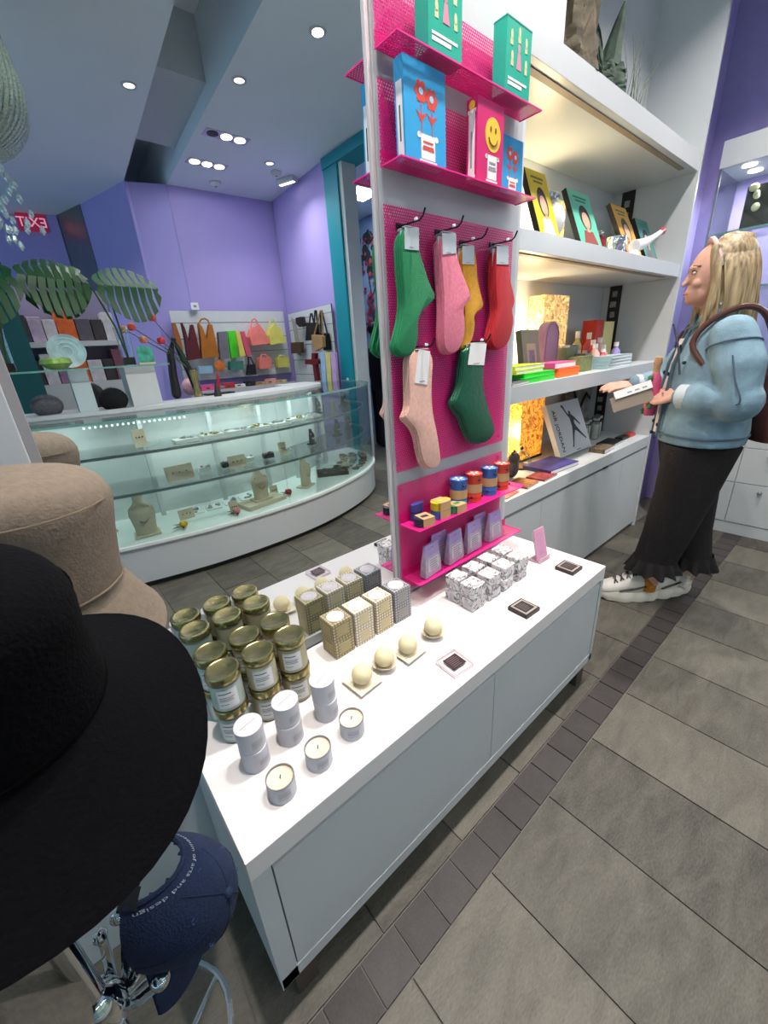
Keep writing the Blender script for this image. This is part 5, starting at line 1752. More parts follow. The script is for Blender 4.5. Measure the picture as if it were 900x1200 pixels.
# ------------------------------------------------------------------ things standing on the counter
GZ = 1.325
gs = thing('glass_riser', 'long glass riser shelf standing over the counter top on white blocks', 'shelf', W(.35, 3.3, 1.0755))
MB().span(W(-.75, 3.19, GZ), W(.80, 3.44, GZ + .01)).build('glass_plate', GLASSG, gs, smooth=False, w=True)
MB().span(W(-.75, 3.185, GZ), W(.80, 3.19, GZ + .01)).build('glass_edge', GEDGE, gs, smooth=False, w=True)
MB().span(W(.53, 3.23, 1.0755), W(.71, 3.42, GZ)).build('white_block', WHITE, gs, smooth=False, w=True)
MB().span(W(.23, 3.26, 1.0755), W(.33, 3.36, GZ)).build('clear_block', mat('pale_block', '#b9c8cc', .2), gs, smooth=False, w=True)
MB().span(W(-.6, 3.26, 1.0755), W(-.5, 3.36, GZ)).build('clear_block', mat('pale_block', '#b9c8cc', .2), gs, smooth=False, w=True)
FURB, FURG = mat('black_fur', '#0c0c10', .95), mat('grey_fur', '#5a5a60', .95, var=.3, vscale=60)


def fur_hat(label, x, yv, w, h, m_, seed):
    t = thing('fur_hat', label, 'hat', W(x, yv, 1.0755))
    rr = random.Random(seed)
    MB().sphere((0, 0, h * .42), (w / 2, w * .4, h * .58), 20, 12).build('hat_body', m_, t)
    mb = MB()
    for k in range(420):
        a, b = rr.uniform(0, 2 * pi), rr.uniform(-.35, 1.5)
        n = Vector((cos(a) * cos(b), sin(a) * cos(b), sin(b)))
        p = Vector((n.x * w / 2, n.y * w * .4, h * .42 + n.z * h * .58))
        q = p + n * .014 + Vector((rr.uniform(-.01, .01), rr.uniform(-.01, .01), -.004))
        s = Vector((-n.y, n.x, 0)) * .002
        if q.z < .002:
            q.z = .002
        if p.z < .002:
            continue
        mb.add([p - s, p + s, q], [(0, 1, 2)])
    o = mb.build('fur', m_, t, smooth=False)
    o['kind'] = 'stuff'


fur_hat('black fur hat on the counter top under the glass riser', .43, 3.28, .17, .13, FURB, 1)
fur_hat('grey fur hat on the counter top by the pale block', .08, 3.40, .17, .12, FURG, 2)
fur_hat('dark grey fur hat behind the pale block', .36, 3.56, .14, .16, mat('charcoal_fur', '#3c3a3e', .95), 3)
# on the riser
t = thing('glass_plate', 'round pale blue swirled glass plate standing on edge on the riser', 'plate', W(.27, 3.37, GZ + .0105), R180)
MB().lathe([(.001, .0), (.05, .004), (.085, .012), (.098, .02), (.1, .024), (.09, .022), (.05, .012), (.001, .008)], 32, 0, T((0, 0, .102), 0, pi / 2 - .15), cap=False).build('plate_body', mat('pale_glass_plate', '#bfe0e4', .15, var=.25, vscale=14, alpha=.85), t)
for r in (.03, .055, .08):
    MB().tube([(r * cos(a), -.016, .102 + r * sin(a)) for a in [2 * pi * j / 24 for j in range(24)]], .002, 4, closed=True).build('swirl', mat('plate_swirl', '#e6f6f8', .2), t)
t = thing('leaf_bowl', 'green and yellow fluted bowl on the glass riser', 'bowl', W(.19, 3.25, GZ + .0105))
MB().lathe([(.03, 0), (.05, .01), (.078, .035), (.07, .06), (.05, .068), (.04, .05)], 28, wob=lambda a, j: .06 * cos(10 * a)).build('bowl_body', mat('leaf_green_glaze', '#7ea04a', .3, var=.5, vscale=18), t)
LEAF = mat('monstera_leaf', '#174a20', .4, var=.25, vscale=10)
STEM = mat('monstera_stem', '#3d5c3a', .5)


def monstera(mb, X, s):
    """one split leaf: a midrib with separate lobes left and right"""
    for sd in (-1, 1):
        for k in range(8):
            f0, f1 = k / 8, (k + .60) / 8
            L = lambda f: s * .62 * (sin(pi * (.12 + .82 * f)) ** .8) * (1 if f < .93 else .6)
            y0, y1 = s * (f0 - .1), s * (f1 - .1)
            dr = s * .16 * (1 - f0)
            a = L(f0)
            b = L(f1)
            P = [(0, y0, 0), (sd * a * .5, y0 - dr * .3, -a * .08), (sd * a, y0 - dr * .2 + s * .03, -a * .3), (sd * b, y1 - dr * .2 + s * .05, -b * .3), (sd * b * .5, y1 - dr * .1, -b * .08), (0, y1 + s * .035, 0)]
            mb.add(P, [(0, 1, 4, 5), (1, 2, 3, 4)], 0, X)
    return mb


def vase_plant(label, x, yv, z, tips):
    t = thing('monstera_vase', label, 'plant', W(x, yv, z))
    MB().lathe([(.035, 0), (.04, .01), (.042, .2), (.046, .24)], 20, cap=False).build('glass_vase', GLASS, t)
    MB().lathe([(.038, .003), (.038, .05)], 18).build('pebbles', mat('dark_pebbles', '#3a322c', .7, var=.4, vscale=60), t)
    for i, (px, py, yv2, s, rz, tl) in enumerate(tips):
        e = V(px, py, yv2) - t.location
        lf = MB().tube([(0, 0, .02), (e.x * .15, e.y * .2, e.z * .45), (e.x * .55, e.y * .6, e.z * .88), (e.x, e.y, e.z)], [.006, .006, .005, .004], 8).build('stem', STEM, t)
        yd = Vector((rz, -.05, tl)).normalized()
        zd = Vector((.1, .80, .60))
        zd = (zd - yd * zd.dot(yd)).normalized()
        xd = yd.cross(zd)
        X = Matrix(((xd.x, yd.x, zd.x, e.x), (xd.y, yd.y, zd.y, e.y), (xd.z, yd.z, zd.z, e.z), (0, 0, 0, 1)))
        monstera(MB(), X, s).build('leaf', LEAF, t, smooth=True)


vase_plant('glass vase with a drooping monstera leaf on a long stem', .60, 3.38, GZ + .0105, ((122, 334, 3.35, .36, 1, -.03), (88, 325, 3.42, .34, -1, -.28)))
vase_plant('glass vase with monstera leaves at the end of the riser', -.04, 3.36, GZ + .0105, ((30, 322, 3.3, .34, 1, -.1), (5, 325, 3.2, .34, -1, -.25)))
t = thing('green_art_card', 'green and blue painted card standing on the riser end', 'card', W(.70, 3.35, GZ + .0105), R180)
MB().prism([(-.05, 0), (.05, 0), (.045, .1), (.02, .12), (-.05, .11)], .006).build('card', mat('green_painting', '#3fa088', .5, var=.6, vscale=20), t, smooth=False)
MB().span((-.05, -.02, 0), (.05, .03, .012)).build('foot', LINEN, t, smooth=False)
t = thing('rose_vase', 'gold vase with red and coral roses on the counter', 'plant', W(1.03, 3.48, 1.0755))
MB().lathe([(.03, 0), (.034, .02), (.02, .08), (.03, .16), (.034, .2)], 16).build('vase', GOLD, t)
for i, (px, py, c) in enumerate(((178, 372, '#d8453a'), (154, 383, '#dd5a4a'), (189, 399, '#cc2f38'), (168, 398, '#e08870'), (145, 386, '#c9936a'))):
    e = V(px, py, 3.48) - t.location
    MB().tube([(0, 0, .18), (e.x * .4, e.y * .4, .18 + (e.z - .18) * .5), (e.x, e.y, e.z)], .003, 5).build('stem', STEM, t)
    mb = MB()
    for q in range(8):
        a = q * 2.4
        mb.sphere((e.x + .014 * cos(a) * q / 7, e.y + .014 * sin(a) * q / 7, e.z), (.02, .017, .024), 8, 6)
    mb.build('rose_head', mat('rose_%d' % i, c, .6), t)
t = thing('hand_sculpture', 'black looped hand-shaped jewellery stand on the counter', 'jewellery stand', W(1.17, 3.50, 1.0755))
pts = [V(*p, 3.5) - t.location for p in ((207, 462), (203, 440), (200, 415), (203, 398), (212, 415), (222, 435), (232, 458))]
MB().chain(pts, [.035, .03, .026, .02, .022, .028, .03], 10).build('arm_loop', BLACK, t)
MB().span((-.08, -.05, 0), (.14, .06, .012)).build('base', BLACK, t, smooth=False)
MB().chain([(.04, -.03, .015), (.055, -.03, .1), (.06, -.035, .16)], [.016, .013, .006], 8).build('red_finger', mat('red_enamel', '#a82026', .3), t)
t = thing('wedge_riser', 'dark pointed ring cone on the counter edge', 'jewellery stand', W(1.12, 3.30, 1.0755))
MB().lathe([(.03, 0), (.004, .1)], 14).build('cone', DARK, t)
t = thing('shoe_ornament', 'pink and white sphere ornament on the counter', 'ornament', W(1.03, 3.62, 1.0755))
MB().sphere((0, 0, .07), .07, 16, 12).build('ball', mat('pink_white_ball', '#d8a0b0', .3, var=.4, vscale=20), t)
MB().lathe([(.04, 0), (.03, .015)], 14).build('foot', WHITE, t)

# ------------------------------------------------------------------ slatted boards with bags
SLAT = mat('slatwall_white', '#c9ced2', .4, var=.02)
GRV = mat('slat_groove', '#6e757b', .5)


def slatwall(label, a, b, z0, z1, grooves):
    a3, b3 = W(*a, z0), W(*b, z0)
    t = thing('slat_board', label, 'slat board', (a3 + b3) / 2)
    d = b3 - a3
    L, ang = d.length, math.atan2(d.y, d.x)
    X = Matrix.Rotation(ang, 4, 'Z')
    n = len(grooves) + 1
    zs = [0] + [g - z0 for g in grooves] + [z1 - z0]
    for i in range(n):
        MB().span((-L / 2, -.01, zs[i] + .004), (L / 2, .01, zs[i + 1] - .004), 0, X).build('slat', SLAT, t, smooth=False)
    MB().span((-L / 2, -.006, 0), (L / 2, .006, z1 - z0), 0, X).build('groove_back', GRV, t, smooth=False)
    return t


slatwall('long white slatted board full of coloured bags on the purple rear wall', (3.05, 5.69), (1.57, 5.74), 1.10, 1.92, [1.25, 1.42, 1.60, 1.78])
slatwall('white slatted board with black bags beside the teal portal', (3.00, 4.40), (3.075, 5.58), .90, 1.87, [1.08, 1.27, 1.46, 1.66, 1.78])
struct(MB().span(W(1.6, 5.55, .80), W(3.08, 5.70, .98)).build('trim_6', WHITE, smooth=False), 'white ledge under the long slatted board')


def zD(p):
    return (200 + p[0] / 6, 340 + p[1] / 6)


def hang_bag(label, pts, yv, col, handle=None, t_=.06, name='hanging_bag', rough=.7, zf=zD, var=.1):
    P = [V(*zf(p), yv) for p in pts]
    cx, cz = sum(p.x for p in P) / len(P), min(p.z for p in P)
    y = P[0].y
    t = thing(name, label, 'bag', (cx, y, cz), 0, 'bags on the slatted boards')
    mb = MB().prism([(p.x - cx, p.z - cz) for p in P], t_, 0, T((0, -t_ / 2, 0)))
    mb.build('bag_body', mat('bag_' + col, col, rough, var=var, vscale=12), t, smooth=False, bevel=min(.015, t_ * .3))
    if handle:
        H = [V(*zf(p), yv) - Vector((cx, y, cz)) for p in handle]
        MB().tube([(h.x, h.y * 0, h.z) for h in H], .010, 6).build('strap', mat('strap_' + col, col, rough), t)
    return t


Y5 = 5.60
hang_bag('narrow brown strap bag beside the maroon tote', [(10, 230), (30, 235), (60, 320), (85, 430), (60, 440), (25, 330)], Y5, '#9a5a22')
hang_bag('maroon tote with long pointed handles on the long board', [(72, 225), (95, 270), (125, 370), (140, 240), (155, 250), (210, 480), (120, 495), (95, 330)], Y5, '#5a1a22', t_=.08)
hang_bag('mustard brown tote with long pointed handles on the long board', [(190, 230), (215, 260), (250, 350), (265, 240), (285, 245), (335, 470), (215, 480), (205, 330)], Y5, '#a8641a', [(195, 235), (215, 205), (240, 200), (262, 212), (272, 240)], t_=.08)
hang_bag('grey rolled shawl hanging beside the mustard tote', [(328, 295), (390, 290), (408, 480), (345, 488)], Y5, '#6c6a72', t_=.06, name='hanging_scarf')
hang_bag('neon green bag hanging on the long board', [(397, 290), (450, 285), (472, 470), (425, 480)], Y5 + .07, '#4ad62c', t_=.05)
hang_bag('pale yellow scarf hanging beside the neon green bag', [(455, 295), (480, 290), (525, 460), (488, 468)], Y5 - .06, '#d8c860', t_=.03, name='hanging_scarf')
hang_bag('rose pink scarf hanging on the long board', [(480, 292), (515, 290), (565, 455), (535, 470)], Y5, '#c8506e', t_=.04, name='hanging_scarf')
hang_bag('coral pink slouchy handbag, upper row', [(560, 275), (610, 240), (645, 290), (690, 375), (560, 392), (545, 330)], Y5, '#ef8278', [(562, 280), (568, 215), (590, 200), (605, 215), (615, 260)], t_=.12)
hang_bag('pale yellow slouchy handbag, upper row', [(690, 270), (720, 240), (760, 275), (800, 368), (690, 388), (680, 320)], Y5, '#d6d068', [(690, 275), (700, 215), (718, 205), (735, 225), (742, 265)], t_=.12)
hang_bag('coral pink small handbag, lower row', [(612, 475), (695, 470), (700, 548), (615, 555)], Y5, '#e07a70', [(630, 475), (640, 455), (670, 455), (682, 472)], t_=.1)
hang_bag('pale yellow small handbag, lower row', [(742, 478), (820, 472), (825, 540), (748, 545)], Y5, '#c4c05a', [(758, 478), (768, 458), (795, 458), (806, 474)], t_=.1)
hang_bag('small black round bag with a white badge, lower row', [(540, 525), (590, 520), (600, 595), (535, 598)], Y5, '#1a1a20', [(548, 525), (545, 470), (560, 470), (585, 525)], t_=.06)
hang_bag('pale blue box bag, lower row', [(190, 535), (285, 530), (290, 582), (195, 590)], Y5, '#8fb0c8', t_=.1)
hang_bag('teal green small box bag, lower row', [(410, 500), (500, 498), (502, 560), (412, 562)], Y5, '#3c7468', t_=.1)
o = MB().lathe([(.001, -.01), (.06, -.008), (.07, 0), (.06, .012), (.001, .014)], 20, 0, T((0, 0, 0), 0, pi / 2)).build('orange_disc', mat('orange_disc', '#e07a3a', .4, var=.2))
o.location = V(*zD((345, 530)), Y5)
tag(o, 'round orange disc ornament on the slatted board', 'ornament')


def zE(p):
    return (320 + p[0] / 6.923, 340 + p[1] / 6.923)


def side_bag(label, pts, x, col, handle=None, t_=.05, name='hanging_bag'):
    P = [refl(PX(*zE(p), x)) for p in pts]
    cy, cz = sum(p.y for p in P) / len(P), min(p.z for p in P)
    t = thing(name, label, 'bag', (x, cy, cz), 0, 'bags on the slatted boards')
    mb = MB().prism([(p.y - cy, p.z - cz) for p in P], t_, 0, Matrix.Rotation(pi / 2, 4, 'Z') @ T((0, -t_ / 2, 0)))
    mb.build('bag_body', mat('bag_' + col, col, .7, var=.12, vscale=12), t, smooth=False, bevel=.012)
    for h in (handle or []):
        H = [refl(PX(*zE(p), x)) - Vector((x, cy, cz)) for p in h]
        MB().tube([(0, q.y, q.z) for q in H], .010, 6).build('strap', mat('strap_' + col, col, .7), t)


side_bag('black tote with white tag on the side board', [(285, 265), (355, 262), (360, 400), (275, 410)], 2.965, '#15151a', [[(295, 270), (305, 190), (315, 190), (330, 265)], [(335, 262), (340, 165), (350, 165), (358, 262)]])
side_bag('tan slouchy bag under the black tote', [(325, 360), (410, 370), (415, 460), (350, 495), (330, 430)], 2.88, '#a8875a', [[(335, 365), (385, 165), (395, 165), (405, 365)]])
side_bag('black bag with a long strap by the board edge', [(385, 345), (445, 350), (460, 480), (425, 490)], 2.955, '#101014', [[(390, 350), (385, 165), (395, 165), (440, 350)]])
side_bag('small black bow purse at the top of the side board', [(195, 225), (245, 215), (258, 290), (225, 300), (198, 270)], 2.97, '#17171c')
side_bag('bundle of dark brown necklaces on the side board', [(155, 425), (235, 420), (240, 505), (160, 515)], 2.97, '#4a3a2c')
side_bag('maroon padded cross hanging on the side board', [(325, 510), (352, 510), (352, 560), (378, 565), (378, 598), (355, 600), (375, 735), (350, 738), (335, 605), (272, 600), (272, 565), (325, 560)], 2.93, '#6a1a22', t_=.05, name='padded_cross')
for k, (a, c, nm) in enumerate((((388, 428), '#9cc0e4', 'pale blue'), ((430, 470), '#d8cf80', 'pale yellow'), ((474, 512), '#c3a6d8', 'lilac'))):
    side_bag('%s long scarf on the scarf stand by the portal' % nm, [(a[0], 505), (a[1], 505), (a[1] + 15, 815), (a[0] + 25, 820)], 2.86, c, t_=.03, name='hanging_scarf')
hk = []
for k in range(5):
    p = refl(PX(*zE((150 + k * 8, 225 + 4 * k)), 2.97))
    o = MB().tube([(0, 0, 0), (0, .02, -.2), (0, .03, -.45)], .006, 5).build('bead_necklace', mat('grey_beads', '#8a8884', .4, var=.3, vscale=90))
    o.location = p
    tag(o, 'grey bead necklace hanging on the side board', 'necklace', 'bead necklaces on the side board')
# lower display ledge goods
for k in range(8):
    p = V(*zD((250 + 75 * k, 650 - 4 * k)), 5.62)
    t = thing('wallet', '%s wallet on the ledge under the long board' % ['hot pink', 'grey', 'red', 'white', 'black', 'tan', 'salmon', 'straw'][k], 'wallet', (p.x, p.y, .981), .1 * k)
    c = ['#e0508a', '#8a8890', '#b52a38', '#d8d8da', '#202024', '#b58a60', '#e09a88', '#c9b47c'][k]
    MB().span((-.08, -.03, 0), (.08, .03, .07 if k % 2 == 0 else .04)).build('wallet_body', mat('wallet_%d' % k, c, .5), t, smooth=False, bevel=.006)
    MB().span((-.02, .03, .02), (.02, .034, .035)).build('clasp', GOLD, t, smooth=False)
t = thing('thermostat', 'small white wall thermostat above the long slatted board', 'thermostat', V(228, 359, 5.68))
MB().span((-.045, -.0, -.04), (.045, .015, .04)).build('cover', PAPER, t, smooth=False, bevel=.003)
MB().span((-.018, .015, -.012), (.018, .018, .012)).build('display', mat('lcd_grey', '#8a9498', .3), t, smooth=False)

# exit sign, far shelf with books, ceiling fittings
p = V(38, 262, 7.55)
t = thing('exit_sign', 'red glowing exit sign hanging from the ceiling', 'sign', (p.x, p.y, p.z - .09), R180 + .1)
MB().span((-.15, -.02, 0), (.15, .02, .19)).build('sign_box', mat('exit_box', '#c8335a', .4, emit='#c8204a', estr=.5), t, smooth=False)
text('EXIT', .15, mat('exit_letters', '#ffd0dc', .4, emit='#ff9fb4', estr=1.5), t, T((0, -.0215, .095)) @ FRONT, depth=.001)
MB().tube([(0, 0, .19), (0, 0, .2)], .01, 6).build('rod', WHITE, t)
t = thing('book_wall', 'white shelf of books and goods far behind the counter', 'shelf', W(.45, 5.6, 0))
MB().span(W(-.9, 5.45, 0), W(.95, 5.75, 1.2)).build('cabinet', WHITE, t, smooth=False, w=True)
MB().span(W(-.9, 5.45, 1.55), W(.95, 5.75, 1.6)).build('shelf_board', WHITE, t, smooth=False, w=True)
MB().span(W(-.9, 5.72, 1.2), W(.95, 5.75, 2.1)).build('back_board', mat('lilac_grey_board', '#7d7894', .6), t, smooth=False, w=True)
rr = random.Random(77)
x = -.85
k = 0
while x < .85:
    w_ = rr.uniform(.06, .16)
    for zb in (1.2, 1.6):
        c = rr.choice(['#d9622a', '#3a3438', '#8f6a8a', '#b5a0b8', '#0f4a50', '#7a4a58', '#c9c2c8', '#58505c'])
        h = rr.uniform(.2, .32)
        o = MB().span((-w_ / 2 + .004, -.1, 0), (w_ / 2 - .004, .1, h)).build('far_book', mat('far_book_' + c, c, .6, var=.2, vscale=20), smooth=False, bevel=.003)
        o.location = W(x + w_ / 2, 5.58, zb + .0005)
        tag(o, 'book on the %s shelf of the far white book wall' % ('lower' if zb < 1.5 else 'upper'), 'book', 'books on the far book wall')
    x += w_
    k += 1
o = MB().span((-.3, -.02, 0), (.3, .02, 1.3)).build('teal_banner', mat('dark_teal_cloth', '#14585c', .7), smooth=False)
o.location = W(-.15, 5.0, .9)
tag(o, 'dark teal hanging cloth behind the monstera leaves', 'banner')
# lamp rails
for x, yv, n in ((2.03, 4.39, 2), (2.07, 5.03, 3)):
    t = thing('lamp_panel', 'recessed ceiling lamp panel with %s round spots' % ('two' if n == 2 else 'three'), 'light', W(x, yv, CH), 0)
    MB().span((-.2, -.07, -.004), (.2, .07, -.0005)).build('panel_frame', STEEL, t, smooth=False)
    for k in range(3):
        lit = k >= 3 - n
        MB().lathe([(.05, -.004), (.05, -.008), (.001, -.008)], 16, 0, T(((k - 1) * .125, 0, 0)), cap=False).build('spot', LAMP if lit else DARK, t)
    ld = bpy.data.lights.new('panel_lamp', 'AREA')
    ld.shape = 'DISK'
    ld.size = .07
    ld.energy = 24
    lo = bpy.data.objects.new('panel_lamp', ld)
    COL.objects.link(lo)
    lo.location = (0, 0, -.012)
    lo.parent = t
for x, yv, lab in ((2.30, 5.45, 'round white smoke detector on the ceiling near the purple wall'), (2.75, 4.85, 'small white sensor on the ceiling by the bag boards')):
    t = thing('smoke_detector', lab, 'detector', W(x, yv, CH))
    MB().lathe([(.06, -.0005), (.06, -.02), (.045, -.035), (.02, -.04)], 18).build('housing', WHITE, t)
    MB().lathe([(.012, -.04), (.01, -.043)], 10).build('sensor', DARK, t)
t = thing('speaker_bracket', 'white wedge shaped ceiling emergency light by the purple wall', 'light', W(2.93, 4.95, CH))
MB().span((-.12, -.05, -.05), (.12, .05, -.0005), 0, Matrix.Rotation(1.2, 4, 'Z')).build('housing', WHITE, t, smooth=False, bevel=.01)
MB().span((-.1, -.02, -.053), (.1, .02, -.05), 0, Matrix.Rotation(1.2, 4, 'Z')).build('lens', LAMP, t, smooth=False)
t = thing('hall_light', 'square recessed ceiling light in the mural hall', 'light', W(3.95, 4.9, CH))
MB().span((-.18, -.18, -.004), (.18, .18, -.0005)).build('diffuser', LAMP, t, smooth=False)
MB().span((-.2, -.2, -.003), (.2, .2, -.0004)).build('frame', WHITE, t, smooth=False)
ld = bpy.data.lights.new('hall_lamp', 'AREA')
ld.size = .35
ld.energy = 40
lo = bpy.data.objects.new('hall_lamp', ld)
COL.objects.link(lo)
lo.location = (0, 0, -.02)
lo.parent = t

# ------------------------------------------------------------------ beaded chandelier over the counter
ch = thing('chandelier', 'large silver green beaded chandelier with crystal drops over the counter', 'chandelier', W(.08, 3.3, CH))
BEAD = mat('silver_green_beads', '#b9cdbd', .18, metal=.55, var=.35, vscale=120, bump=.8, bscale=160)
prof = [(.14, -.01), (.24, -.1), (.29, -.25), (.325, -.42), (.335, -.56), (.30, -.69), (.2, -.79), (.06, -.84)]
MB().lathe(prof, 40, cap=True).build('inner_shade', mat('pale_shade', '#9fb3a6', .5), ch)
mb = MB()
N = 64
for k in range(N):
    a = 2 * pi * k / N
    mb.tube([((r + .012) * cos(a + .25 * j / 8), (r + .012) * sin(a + .25 * j / 8), z) for j, (r, z) in enumerate(catmull([(r, z) for r, z in prof], 3))], .0125, 5)
o = mb.build('bead_strands', BEAD, ch)
o['kind'] = 'stuff'
rr = random.Random(8)
CRY = mat('crystal_drop', '#dfeef2', .05, metal=.5, spec=.8)
for k in range(44):
    a, r = rr.uniform(0, 2 * pi), rr.uniform(0, .16)
    z = -.86 - rr.uniform(0, .36)
    MB().lathe([(.001, -.028), (.014, -.01), (.010, .012), (.001, .022)], 6, 0, T((r * cos(a) + .10, r * sin(a), z)), cap=False).build('crystal', CRY, ch, smooth=False)
MB().tube([(0.06, 0, -.8), (.09, .01, -1.22)], .003, 5).build('drop_chain', STEEL, ch)
# ------------------------------------------------------------------ hat stand and hats
PL = Vector((-0.150, 0.455, 0))
hs = thing('hat_stand', 'chrome hat stand with curved ball-tipped arms beside the display table', 'hat stand', PL)
MB().tube([(0, 0, .02), (0, 0, .40), (0, 0, 1.15)], .013, 14).build('pole', CHROME, hs)
MB().lathe([(.02, .53), (.026, .54), (.028, .57), (.022, .59), (.014, .60)], 18).build('hub', CHROME, hs)
MB().lathe([(.015, .985), (.02, .99), (.02, 1.01), (.015, 1.015)], 18).build('top_hub', CHROME, hs)
MB().lathe([(.14, 0), (.14, .012), (.02, .03)], 28).build('base', CHROME, hs)
ring = [(.11 * cos(a) + .01, .11 * sin(a) + .03, .30) for a in [2 * pi * k / 36 for k in range(36)]]
MB().tube(ring, .005, 8, closed=True).build('umbrella_ring', CHROME, hs)
for a in (0.3, 2.4, 4.5):
    MB().tube([(.0, .0, .27), (.11 * cos(a) + .01, .11 * sin(a) + .03, .30)], .004, 6).build('ring_spoke', CHROME, hs)


def arm(p, z0=.56, bend=.05, r=.0065, ball=.012):
    q = Vector(p) - PL
    d = Vector((q.x, q.y, 0))
    pts = [Vector((0, 0, z0)), d * .45 + Vector((0, 0, z0 - bend * .3)), d * .8 + Vector((0, 0, z0 + (q.z - z0) * .35)), d + Vector((0, 0, z0 + (q.z - z0) * .75)), q]
    pts = [Vector(v) for v in catmull([tuple(v) for v in pts], 4)]
    o = MB().tube(pts, r, 8).build('arm', CHROME, hs)
    MB().sphere(q, ball, 14, 10).build('ball_tip', CHROME, o)


def RP(u, v, t):
    return ray(u, v) * t + Vector((0, 0, CAM_H))


arm(RP(140, 1070, .535), ball=.0125)
arm(RP(117, 1097, .53), ball=.009)
arm(RP(168, 1075, .545), bend=.02)
arm(RP(188, 1148, .53), bend=.03)
arm((-.24, .40, .76))
arm((-.22, .53, .72))
arm((-.062, .672, 1.13), z0=1.0, bend=.0)


def hat(name, label, loc, rt, rb, hc, rbrim, drop, m_, rz=0.0, tilt=(0, 0), wobs=(.02, 3), seam=None, loose=0.0, seed=1):
    t = thing(name, label, 'hat', loc, rz)
    t.rotation_euler = (tilt[0], tilt[1], rz)
    rr = random.Random(seed)
    ph = [rr.uniform(0, 6.28) for _ in range(4)]
    prof = catmull([(1e-4, hc), (rt * .45, hc * .985), (rt * .82, hc * .92), (rt, hc * .74), (rt * 1.0 + (rb - rt) * .35, hc * .45), (rb, 0.0)], 3)
    wob = lambda a, j: (.035 * sin(2 * a + ph[0]) + .025 * sin(3 * a + ph[1] + j / 3)) * min(1, j / 9)
    MB().lathe(prof, 48, wob=wob, cap=False).build('crown', m_, t)
    N = 56
    br = [(rb - .008, .006), (rb + (rbrim - rb) * .3, -drop * .35), (rb + (rbrim - rb) * .65, -drop * .72), (rbrim, -drop), (rbrim - .001, -drop - .002), (rb + (rbrim - rb) * .6, -drop * .72 - .004), (rb - .009, .002)]
    mb = MB()
    vs, fs = [], []
    for j, (r, z) in enumerate(br):
        f = max(0, (r - rb) / (rbrim - rb))
        for i in range(N):
            a = 2 * pi * i / N
            q = r * (1 + wobs[0] * f * sin(wobs[1] * a + ph[2]))
            vs.append((q * cos(a) * (1 + .035 * sin(2 * a + ph[0]) * (1 - f)), q * sin(a) * (1 + .035 * sin(2 * a + ph[0]) * (1 - f)), z + loose * f * sin(2 * a + ph[3]) + loose * .5 * f * sin(3 * a + ph[1])))
    n = len(br)
    for j in range(n):
        for i in range(N):
            k, l = (i + 1) % N, (j + 1) % n
            if l == 0:
                continue
            fs.append((j * N + i, j * N + k, l * N + k, l * N + i))
    mb.add(vs, fs)
    mb.build('brim', m_, t)
    sm_ = seam or m_
    MB().tube([(rb * 1.012 * cos(a), rb * 1.012 * sin(a), .002) for a in [2 * pi * k / 48 for k in range(48)]], .0016, 5, closed=True).build('seam', sm_, t)
    MB().tube([(rt * 1.01 * cos(a), rt * 1.01 * sin(a), hc * .735) for a in [2 * pi * k / 48 for k in range(48)]], .0013, 5, closed=True).build('seam', sm_, t)
    for f in (.35, .6, .85):
        r = rb + (rbrim - rb) * f
        z = -drop * f * 1.1 if f < .65 else -drop * (.72 + (f - .65) / .35 * .28)
    return t


TANF = mat('tan_hat_cotton', '#74685a', .9, var=.12, vscale=120, bump=.25, bscale=260)
hat('bucket_hat', 'tan cotton bucket hat on the stand in front of the mirror', (-.064, .680, 1.055), .108, .100, .165, .140, .085, TANF, .4, (.04, .03), (.03, 3), mat('tan_seam', '#6f6250', .9), .012, 4)
BLKF = mat('black_hat_wool', '#07070a', 1.0, var=.2, vscale=120, bump=.3, bscale=260, spec=.1)
hat('bucket_hat', 'wide black bucket hat on top of the hat stand', (-.108, .393, 1.092), .080, .092, .125, .172, .046, BLKF, .0, (0.145, .135), (.025, 3), mat('black_seam', '#050506', 1.0, spec=.05), .014, 7)
hat('bucket_hat', 'grey beige bucket hat hanging low on the hat stand', (-.285, .385, .70), .08, .10, .10, .135, .07, mat('grey_beige_cotton', '#6a665c', .9, var=.15, vscale=120, bump=.25, bscale=260), .3, (.2, -.2), (.02, 3), None, .01, 9)

# navy cap hung by its rear strap
NAVY = mat('navy_cap_cotton', '#0c1e3c', .9, var=.2, vscale=90, bump=.3, bscale=300)
upv = Vector((.66, -.66, .34)).normalized()
fwd = Vector((.16, -.14, -.97)).normalized()
lat = fwd.cross(upv).normalized()            # right hand side of the cap
upv = lat.cross(fwd).normalized()
cc = RP(192, 1052, .565)
cp = thing('baseball_cap', 'navy baseball cap hanging by its strap from the hat stand', 'cap', cc)
CM = Matrix(((lat.x, fwd.x, upv.x, 0), (lat.y, fwd.y, upv.y, 0), (lat.z, fwd.z, upv.z, 0), (0, 0, 0, 1)))
AX, AY, AZ = .070, .080, .100


def dome(phi, el, k=1.0):
    """phi 0 = front (bill), pi = back; el 0 = rim, 1 = button"""
    e = el * pi / 2
    return Vector((AX * k * sin(phi) * cos(e) ** .75, AY * k * cos(phi) * cos(e) ** .75, AZ * k * sin(e)))


